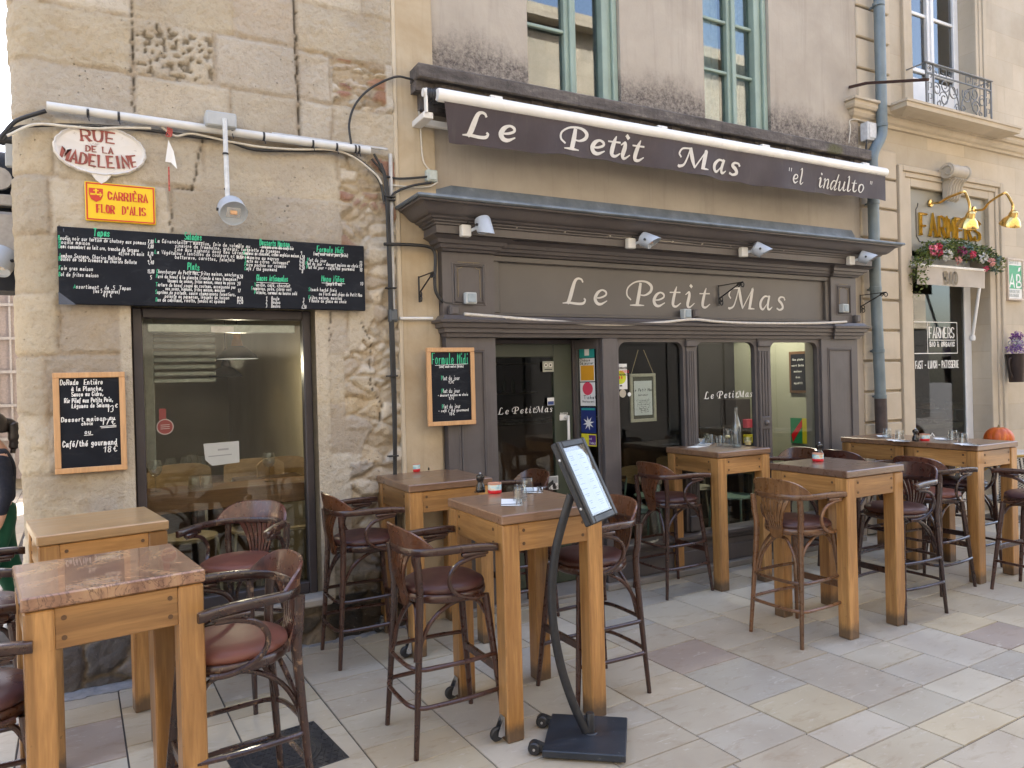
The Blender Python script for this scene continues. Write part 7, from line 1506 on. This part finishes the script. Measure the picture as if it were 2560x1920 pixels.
# things in the shop window
sh_ = thing('display_shelf', 'display shelf with a lace edge inside the organic shop window', 'shelf', (8.6, 5.6, 1.0)); sz = W(*Z8(740, 1570), 5.45)[1]; b = MB(); b.bbox(7.85, 9.25, 5.36, 5.95, sz-.03, sz, .004); wp(b.build('board', plain('shelf_grey', (.16, .13, .11), .6)), sh_); b = MB()
for i in range(44): x = 7.86+i*.0315; b.lathe([(0, 0), (.016, 0), (.016, .003), (0, .003)], (0, 0, 0), 10, 0, Matrix.Translation((x, 5.352, sz-.035)) @ Matrix.Rotation(R(90), 4, 'X'))
b.box(7.85, 9.25, 5.35, 5.354, sz-.03, sz); wp(b.build('lace_edge', plain('lace', (.36, .31, .23), .9)), sh_)
CHOC = plain('chocolate_cake', (.07, .028, .018), .6, 0, .4, 20); 
def cake(px, py, Y, r, l, c):
    x, z = W(*Z8(px, py), Y); t = thing('cake_dome', l, 'cake', (x, Y, sz), 0, 'cakes under glass domes'); dz = max(0, z-sz)
    b = MB(); b.lathe([(0, dz+.0), (r*1.1, dz+.0), (r*1.2, dz+.012), (0, dz+.012)], (0, 0, 0), 24); b.lathe([(0, 0), (.05, 0), (.02, .02), (.02, dz)], (0, 0, 0), 14); b.build('cake_stand', PORC, t); b = MB(); b.lathe([(0, dz+.013), (r*.85, dz+.013), (r*.87, dz+.06), (r*.7, dz+.085), (0, dz+.08)], (0, 0, 0), 22); b.build('cake', c, t)
    b = MB(); b.lathe([(r, dz+.013)]+[(r*math.cos(a), dz+.05+r*.85*math.sin(a)) for a in [i*math.pi/14 for i in range(7)]]+[(.012, dz+.05+r*.86), (.016, dz+.08+r*.86), (.0, dz+.10+r*.86)], (0, 0, 0), 24); b.build('dome', TUMBLER, t)
cake(690, 1553, 5.55, .15, 'dark chocolate cake under the nearer glass dome in the shop window', CHOC); cake(640, 1500, 5.72, .15, 'pink cake under the glass dome at the back left of the shop window', plain('pink_cake', (.42, .20, .16), .6, 0, .3, 25)); cake(800, 1500, 5.62, .13, 'pale tart on a stand at the right in the shop window', plain('pale_tart', (.45, .36, .22), .6, 0, .2, 15))
b = MB(); b.bbox(7.6, 9.6, 8.0, 8.3, .3, 2.2, .01); o = b.build('shop_rack', plain('dim_rack', (.12, .10, .085), .7, 0, .5, 3)); tag(o, 'dim storage rack at the back of the organic shop', 'rack')
b = MB(); b.bbox(8.55, 8.60, 6.2, 6.25, .02, 3.2, .004); o = b.build('shop_post', BLACKM); tag(o, 'thin black post inside the organic shop', 'post')
# flower garland
def leafmat(n, a, c): m = N(n); o = m.n('ObjectInfo'); g = m.n('NewGeometry'); m.base(m.ramp(g.outputs['Random Per Island'], (0, a), (1, c))); m.rough(.5); return m.m
LEAF = leafmat('leaf_green', (.035, .075, .012), (.17, .20, .035)); LEAFB = leafmat('eucalyptus', (.10, .17, .15), (.17, .24, .20))
ga = thing('flower_garland', 'garland of green leaves with pink, red and white flowers over the shop window', 'garland', (8.6, 4.95, 3.0)); q = random.Random(14)
def leaf(b, p, s):
    d = Vector((q.gauss(0, 1), q.gauss(0, 1)-.5, q.gauss(0, 1))).normalized(); e = d.cross(Vector((q.gauss(0, 1), q.gauss(0, 1), q.gauss(0, 1)))).normalized(); l = s*q.uniform(.7, 1.3)
    b.add([p, p+d*l*.5+e*l*.28, p+d*l, p+d*l*.5-e*l*.28], [(0, 1, 2, 3)])
gz = lambda x: 3.03+.085*math.sin((x-7.8)/1.55*math.pi)-(.20 if x < 7.93 else .0)*max(0, (7.96-x)/.2)
b = MB(); b2 = MB()
for i in range(2600):
    x = q.uniform(7.74, 9.42); r = .105*math.sqrt(q.random())*(1 if x > 7.95 else 1.25); a = q.uniform(0, 2*math.pi); z = gz(x)+r*math.sin(a)-(q.uniform(0, .22) if x < 7.95 and q.random() < .6 else 0)-(.05 if x > 9.25 else 0); y = 4.97+r*math.cos(a)*.8
    blue = math.sin(x*11)+q.gauss(0, .5) > 1.0
    leaf(b2 if blue else b, Vector((x, y, z)), .045 if blue else .036)
wp(b.build('leaves', LEAF, fix=False), ga); wp(b2.build('eucalyptus_leaves', LEAFB, fix=False), ga); ga.children[0]['kind'] = 'stuff' if 0 else 'thing'
for o_ in ga.children:
    if 'kind' in o_: del o_['kind']
def flower(x, y, z, r, m):
    b = MB()
    for k in range(46):
        ph = math.acos(1-q.random()*1.3); th = q.uniform(0, 2*math.pi); n_ = Vector((math.sin(ph)*math.cos(th), -math.cos(ph), math.sin(ph)*math.sin(th))); e = n_.cross(Vector((q.gauss(0, 1), q.gauss(0, 1), q.gauss(0, 1)))).normalized(); f = n_.cross(e); c = Vector((x, y, z))+n_*r*.55; s = r*.42
        b.add([c-e*s*.6, c+n_*s*.5-f*s*.3, c+n_*s+e*s*.5, c+n_*s*.4+f*s*.5], [(0, 1, 2, 3)])
    wp(b.build('flower', m, fix=False), ga)
FL = {k: leafmat('petal_'+k, a, c) for k, (a, c) in dict(pink=((.62, .10, .16), (.75, .22, .28)), red=((.42, .012, .05), (.6, .03, .10)), white=((.52, .52, .46), (.72, .70, .64)), plum=((.16, .015, .07), (.28, .03, .12)), rose=((.55, .20, .18), (.66, .32, .28))).items()}
for (px, py, k, r) in ((688, 675, 'pink', .07), (720, 685, 'red', .055), (762, 700, 'white', .075), (840, 680, 'plum', .065), (895, 697, 'red', .05), (820, 728, 'rose', .05), (948, 715, 'white', .07), (990, 738, 'rose', .06), (722, 655, 'red', .045), (965, 770, 'red', .04)): x, z = W(*Z8(px, py), 4.88); flower(x, 4.885, z, r, FL[k])
# brass lamps
def brass(p_wall, p_top, p_head, label):
    a = Vector(P3(*p_wall, 5.075)); c = Vector(P3(*p_top, 4.62)); h = Vector(P3(*p_head, 4.62)); t = thing('brass_lamp', label, 'lamp', a, 0, 'brass swan neck lamps over the shop sign'); v = lambda p: Vector(p)-a
    b = MB(); b.tube(spline([v(a), v(a)+Vector((.02, -.10, -.01)), v((a+c)/2)+Vector((0, 0, .0)), v(c)+Vector((-.05, .02, -.005)), v(c), v(h)+Vector((.0, .0, .14)), v(h)+Vector((-.005, 0, .06))], 6), .014, 10); b.build('swan_neck', GOLD, t)
    b = MB(); b.lathe([(.045, 0), (.04, .015), (.015, .02)], (0, 0, 0), 18, 0, Matrix.Rotation(R(90), 4, 'X')); b.build('wall_rose', GOLD, t)
    M_ = Matrix.Translation(v(h)) @ Matrix.Rotation(R(28), 4, 'X') @ Matrix.Rotation(R(-14), 4, 'Y'); b = MB(); b.lathe([(.015, .07), (.04, .055), (.046, .03), (.05, .0), (.085, -.035), (.108, -.085), (.112, -.10), (.106, -.085), (.08, -.035), (.04, .0)], (0, 0, 0), 28, 0, M_); b.build('shade', GOLD, t)
brass(Z8(675, 432), Z8(855, 375), Z8(880, 505), 'brass swan neck lamp in front of the gold shop letters'); brass(Z8(900, 467), Z8(1070, 382), Z8(1102, 500), 'brass swan neck lamp right of the gold shop letters')
# AB plaque and flower pot
x0, z1 = 9.69, 3.09; x1, z0 = 10.05, 2.57; pq = thing('organic_plaque', 'framed green and white AB organic farming plaque on the ashlar wall', 'sign', ((x0+x1)/2, 5.05, z0)); b = MB(); f = .025
for a in ((x0, x1, z1-f, z1), (x0, x1, z0, z0+f), (x0, x0+f, z0+f, z1-f), (x1-f, x1, z0+f, z1-f)): b.bbox(a[0], a[1], 5.015, 5.06, a[2], a[3], .003)
wp(b.build('frame', plain('beige_frame', (.50, .42, .34), .5)), pq); b = MB(); b.box(x0+f, x1-f, 5.03, 5.058, z0+f, z1-f); wp(b.build('panel', WHT), pq)
tq = Text(lambda a, c, d: (a, 5.0285+d, c)); tq.rect(x0+.035, x1-.035, z0+.145, z1-.085, 0); tq.k = 5; tq.hand('AB', x0+.055, z0+.165, .155, .022, 1, 0, 'l', .05, sx=1.15); tq.poly([(x1-.12, z1-.16), (x1-.10, z1-.11), (x1-.05, z1-.10), (x1-.07, z1-.15)], 1); tq.hand('CERTIFIÉ', x0+.05, z1-.07, .035, .006, 2, 0, 'l', 0, sx=.95); tq.hand('AGRICULTURE', x0+.04, z0+.095, .032, .006, 2, 0, 'l', 0, sx=.80); tq.hand('BIOLOGIQUE', x0+.04, z0+.045, .032, .006, 2, 0, 'l', 0, sx=.88)
wp(tq.b.build('print', [plain('organic_green', (.035, .30, .13), .4), WHT, plain('pale_print', (.34, .36, .33), .5)], fix=False), pq)
fp = thing('wall_flower_pot', 'dark metal jug with purple and white flowers on the wall at the right edge', 'flower pot', (9.60, 4.90, 1.56)); b = MB(); b.lathe([(0, 0), (.075, 0), (.08, .01), (.10, .30), (.115, .34), (.105, .345), (.09, .30), (0, .30)], (0, 0, 0), 26); b.build('jug', plain('dark_bronze', (.045, .032, .030), .45, .4, .2, 10), fp); b = MB(); b.tube(spline([(-.10, 0, .30), (-.155, 0, .27), (-.15, 0, .15), (-.085, 0, .06)], 5), .011, 8); b.build('handle', plain('dark_bronze2', (.045, .032, .030), .45, .4), fp)
for k, (m, n_, zc, r) in enumerate(((leafmat('sea_lavender', (.13, .05, .26), (.30, .17, .45)), 500, .42, .10), (leafmat('dusty_white', (.38, .42, .38), (.55, .56, .52)), 260, .47, .09), (leafmat('violet_head', (.11, .02, .17), (.22, .06, .30)), 320, .55, .07))):
    b = MB()
    for i in range(n_): d = Vector((q.gauss(0, 1), q.gauss(0, 1), q.gauss(0, .8))); d = d.normalized()*r*q.random()**.4; leaf(b, Vector((.01*k, 0, zc))+d, .022)
    b.build(('lavender', 'white_flowers', 'violet_flowers')[k], m, fp, fix=False)
# bistro terrace next door
bt2 = thing('bistro_table', 'pale stone topped bistro table of the next terrace carrying a pumpkin', 'table', (8.75, 4.72, 0)); b = MB(); b.bbox(-.34, .34, -.26, .26, .745, .775, .006); b.build('tabletop', plain('pale_top', (.55, .50, .42), .45), bt2); b = MB(); b.tube([(0, 0, .02), (0, 0, .745)], .028, 10); b.bbox(-.22, .22, -.22, .22, 0, .02, .004); b.build('pedestal', BLACKM, bt2)
PX, PY = 8.93, 4.76
pk = thing('pumpkin', 'round orange pumpkin showing behind the right end of the joined tables', 'pumpkin', (PX, PY, .775)); pk.scale = (.92, .92, .97); b = MB(); n = 60; vs = []
for j in range(17):
    ph = math.pi*j/16
    for i in range(n): th = 2*math.pi*i/n; rb = 1-.07*abs(math.cos(th*5))**6*math.sin(ph); vs.append((.165*rb*math.sin(ph)*math.cos(th), .165*rb*math.sin(ph)*math.sin(th), .155-.145*math.cos(ph)*(1-.10*math.exp(-((ph-math.pi)/.3)**2))))
b.add(vs, [(j*n+i, j*n+(i+1) % n, j*n+n+(i+1) % n, j*n+n+i) for j in range(16) for i in range(n)], 0, True); m = N('pumpkin_skin'); v = m.co(scale=(3, 3, 1)); m.base(m.ramp(m.noise(v, 9, 5, .7), (.3, (.40, .055, .008)), (.55, (.56, .11, .012)), (.75, (.62, .26, .05)))); m.rough(.45); b.build('skin', m.m, pk); b = MB(); b.tube([(0, 0, .28), (.004, 0, .30), (.012, .005, .315)], [.018, .012, .010], 8); b.build('stalk', plain('stalk', (.20, .16, .07), .8), pk)
bt2.location.x = PX+.05; bt2.location.y = PY-.02
def wicker_chair():
    t = thing('wicker_chair', None, 'chair'); cane = plain('bamboo', (.42, .26, .06), .35)
    m = N('woven_cane'); c = m.co(scale=(1, 1, 1)); ch = m.n('TexChecker'); m.l(m.co(scale=(60, 60, 60), rot=(.6, .5, .78)), ch.inputs[0]); ch.inputs['Scale'].default_value = 1; ch.inputs[1].default_value = (.012, .012, .013, 1); ch.inputs[2].default_value = (.55, .52, .45, 1); m.base(ch.outputs[0]); m.rough(.4)
    b = MB(); vs = []
    for i in range(13):
        a = math.pi*(-.5+i/12)
        for z in (.46, .88): vs.append((-.05-.20*math.cos(a), .22*math.sin(a), z-.0*abs(a)))
    b.add(vs+[(x*.97, y*.97, z) for x, y, z in vs], [(2*i, 2*i+1, 2*i+3, 2*i+2) for i in range(12)]+[(26+2*i, 28+2*i, 29+2*i, 27+2*i) for i in range(12)], 0, True); b.build('backrest', m.m, t, fix=False)
    b = MB(); b.tube(spline([(.20, .23, .66), (.0, .235, .80), (-.12, .20, .88), (-.255, 0, .90), (-.12, -.20, .88), (.0, -.235, .80), (.20, -.23, .66)], 6), .014, 8); b.build('bamboo_rail', cane, t)
    b = MB(); b.lathe([(0, .43), (.21, .43), (.22, .445), (.21, .46), (0, .462)], (0, 0, 0), 24); b.build('seat', m.m, t)
    for x in (-.18, .18):
        for s in (-1, 1): b = MB(); b.tube([(x*1.1, s*.20, 0), (x, s*.18, .44), (x*1.1, s*.225, .68 if x > 0 else .8)], .012, 8); b.build('leg', cane, t)
    return t
wc = wicker_chair(); put(wc, 7.72, 4.02, R(80)); wc['label'] = 'black and white woven bistro chair with bamboo frame behind the joined tables'; wc['group'] = 'woven bistro chairs'
c = copy_tree(wc); put(c, 7.35, 4.55, R(190)); c['label'] = 'woven bistro chair glimpsed under the joined tables, nearer the wall'
# ---------------------------------------------------------------- left edge: side street
sw2 = thing('side_awning', 'dark folded awning on a grey arm round the building corner', 'awning', (-.62, 5.7, 2.9))
b = MB(); b.tube([(-1.9, 5.75, 3.15), (-.45, 5.75, 3.15)], .16, 16); b.box(-1.9, -.5, 5.62, 5.9, 2.4, 2.98); wp(b.build('folded_canvas', plain('black_canvas', (.012, .014, .02), .7)), sw2)
b = MB(); b.bbox(-1.9, -.48, 5.52, 5.60, 2.92, 2.99, .006); b.bbox(-1.9, -.48, 5.50, 5.62, 2.60, 2.88, .02); b.lathe([(0, 0), (.07, 0), (.07, .03), (0, .03)], (0, 0, 0), 18, 0, Matrix.Translation((-.60, 5.52, 3.08)) @ Matrix.Rotation(R(90), 4, 'X')); wp(b.build('arm_housing', plain('pale_grey_metal', (.34, .32, .30), .45, .2)), sw2)
ol = spot('street_floodlight', (-.60, 5.42, W(20, 655, 5.42)[1]), (-.4, -.5, -.75), .085, .16, 'grey floodlight below the folded awning at the left edge', None, None, .4)
cl_ = thing('corner_lamp', 'small black and grey lamp clamped on the wall corner at the top left', 'lamp', P3(12, 350, 5.3)); b = MB(); b.lathe([(0, -.05), (.03, -.05), (.034, 0), (.03, .06), (0, .06)], (0, 0, 0), 14, 0, Matrix.Rotation(R(90), 4, 'Y')); b.build('head', CABLE, cl_); b = MB(); b.bbox(.0, .06, -.02, .02, -.16, -.02, .006); b.build('arm', GREYPL, cl_)
# ---------------------------------------------------------------- passer-by at the left edge
pp = thing('person', 'woman with a dark ponytail in navy top and green trousers walking past the corner', 'person', (-.775, 6.42, 0), R(196))
SKIN = plain('skin', (.52, .31, .22), .5, 0, .06, 30, .02); HAIR = plain('dark_hair', (.016, .011, .009), .4, 0, .3, 60, .2)
def skinned(name, V, E, rad, m, parent, root=0, sub=2):
    me = bpy.data.meshes.new(name); me.from_pydata(V, E, []); o = bpy.data.objects.new(name, me); col.objects.link(o); o.parent = parent
    md = o.modifiers.new('skin', 'SKIN'); md.use_smooth_shade = True
    for i, r in enumerate(rad): me.skin_vertices[0].data[i].radius = r if isinstance(r, tuple) else (r, r); me.skin_vertices[0].data[i].use_root = i == root
    s = o.modifiers.new('sub', 'SUBSURF'); s.levels = sub; s.render_levels = sub; me.materials.append(m); return o
# facing +x, height about 1.6; walking: left leg forward
V = [(0, 0, .88), (.0, 0, 1.05), (-.01, 0, 1.22), (-.01, 0, 1.33), (.005, 0, 1.40), (.02, 0, 1.455), (.03, 0, 1.50), (.025, 0, 1.565),
     (-.01, .15, 1.30), (-.04, .20, 1.05), (.02, .215, .84), (.05, .215, .78), (-.01, -.15, 1.30), (-.05, -.20, 1.06), (-.02, -.215, .85), (.0, -.22, .79),
     (.01, .085, .82), (.12, .09, .46), (.14, .09, .07), (.22, .09, .03), (-.01, -.085, .82), (-.06, -.09, .46), (-.22, -.09, .12), (-.15, -.09, .04)]
E_ = [(0, 1), (1, 2), (2, 3), (3, 4), (4, 5), (5, 6), (6, 7), (3, 8), (8, 9), (9, 10), (10, 11), (3, 12), (12, 13), (13, 14), (14, 15), (0, 16), (16, 17), (17, 18), (18, 19), (0, 20), (20, 21), (21, 22), (22, 23)]
rad = [(.13, .10), (.11, .085), (.125, .095), (.09, .07), .042, .06, .082, .06, .05, .038, .028, .022, .05, .038, .028, .022, .085, .055, .035, .03, .085, .055, .035, .03]
skinned('body', V, E_, rad, SKIN, pp)
skinned('top', [(0, 0, .93), (0, 0, 1.05), (-.01, 0, 1.20), (-.01, 0, 1.31), (-.005, 0, 1.355), (-.01, .155, 1.30), (-.038, .198, 1.06), (-.01, -.155, 1.30), (-.048, -.198, 1.06), (.015, .213, .88), (-.022, -.214, .88)], [(0, 1), (1, 2), (2, 3), (3, 4), (3, 5), (5, 6), (3, 7), (7, 8), (6, 9), (8, 10)], [(.15, .115), (.125, .10), (.14, .11), (.115, .085), (.06, .055), .062, .050, .062, .050, .036, .036], plain('navy_knit', (.010, .013, .026), .85, 0, .2, 60, .1), pp)
skinned('trousers', [(0, 0, .98), (0, 0, .88), (.01, .085, .78), (.12, .09, .46), (.14, .09, .12), (-.01, -.085, .78), (-.07, -.09, .46), (-.21, -.09, .15)], [(0, 1), (1, 2), (2, 3), (3, 4), (1, 5), (5, 6), (6, 7)], [(.15, .12), (.165, .13), .115, .095, .10, .115, .095, .10], plain('green_twill', (.006, .085, .048), .8, 0, .15, 8, .1), pp, 1)
for s, x, z in ((1, .19, .0), (-1, -.16, .02)):
    b = MB(); b.bbox(x-.12, x+.13, s*.09-.045, s*.09+.045, z, z+.03, .012); b.lathe([(0, .03), (.048, .03), (.045, .06), (.035, .085), (0, .09)], (x-.04, s*.09, z), 16, sx=1.4); b.lathe([(0, .03), (.045, .03), (.035, .055), (0, .06)], (x+.06, s*.09, z), 16, sx=1.4); b.build('shoe', plain('white_trainer', (.62, .62, .60), .6), pp)
b = MB(); n = 24; vs = []                                        # hair cap over the skull and back of the head
for j in range(13):
    ph = math.pi*j/12*.66
    for i in range(n): th = 2*math.pi*i/n; f = 1 if math.cos(th) < .35 else (1 if ph < .9 else .86); vs.append((.012+.103*f*math.sin(ph)*math.cos(th), .088*math.sin(ph)*math.sin(th), 1.515+.105*math.cos(ph)))
b.add(vs, [(j*n+i, j*n+(i+1) % n, j*n+n+(i+1) % n, j*n+n+i) for j in range(12) for i in range(n)], 0, True); b.tube(spline([(-.07, 0, 1.54), (-.105, 0, 1.525), (-.122, .01, 1.46), (-.118, .01, 1.38), (-.108, .01, 1.31)], 5), [.032]*6+[.042]*8+[.032]*4+[.018]*3, 12); b.build('hair', HAIR, pp)
b = MB(); b.lathe([(0, 0), (.012, .002), (.0, .02)], (.11, 0, 1.475), 10); b.lathe([(0, -.012), (.02, -.006), (.028, .006), (.02, .012), (0, .01)], (0, 0, 0), 14, 0, Matrix.Translation((.02, .083, 1.49)) @ Matrix.Rotation(R(-80), 4, 'X'), sx=.7); b.lathe([(0, -.012), (.02, -.006), (.028, .006), (.02, .012), (0, .01)], (0, 0, 0), 14, 0, Matrix.Translation((.02, -.083, 1.49)) @ Matrix.Rotation(R(80), 4, 'X'), sx=.7); b.build('face_features', SKIN, pp)
b = MB()
for s in (-1, 1): b.lathe([(0, -.003), (.009, 0), (0, .003)], (0, 0, 0), 10, 0, Matrix.Translation((.098, s*.032, 1.505)) @ Matrix.Rotation(R(90), 4, 'Y'))
b.build('eyes', plain('eye_dark', (.02, .015, .012), .2), pp)
for s, (hx, hz) in ((1, (.055, .765)), (-1, (.0, .775))):          # hands: palm and five bent fingers
    V = [(hx, s*.215, hz), (hx+.012, s*.214, hz-.045)]; E2 = [(0, 1)]; rr = [(.021, .012), (.026, .012)]
    for k, (dx, L3) in enumerate(((-.024, .05), (-.008, .062), (.008, .066), (.023, .058))):
        n0 = len(V); V += [(hx+.012+dx, s*.213, hz-.055), (hx+.014+dx, s*.206, hz-.055-L3*.5), (hx+.012+dx, s*.194, hz-.055-L3)]; E2 += [(1, n0), (n0, n0+1), (n0+1, n0+2)]; rr += [.0085, .008, .0068]
    n0 = len(V); V += [(hx+.034, s*.208, hz-.012), (hx+.046, s*.202, hz-.038), (hx+.046, s*.196, hz-.058)]; E2 += [(0, n0), (n0, n0+1), (n0+1, n0+2)]; rr += [.010, .009, .0075]
    skinned('hand', V, E2, rr, SKIN, pp, 0, 2)
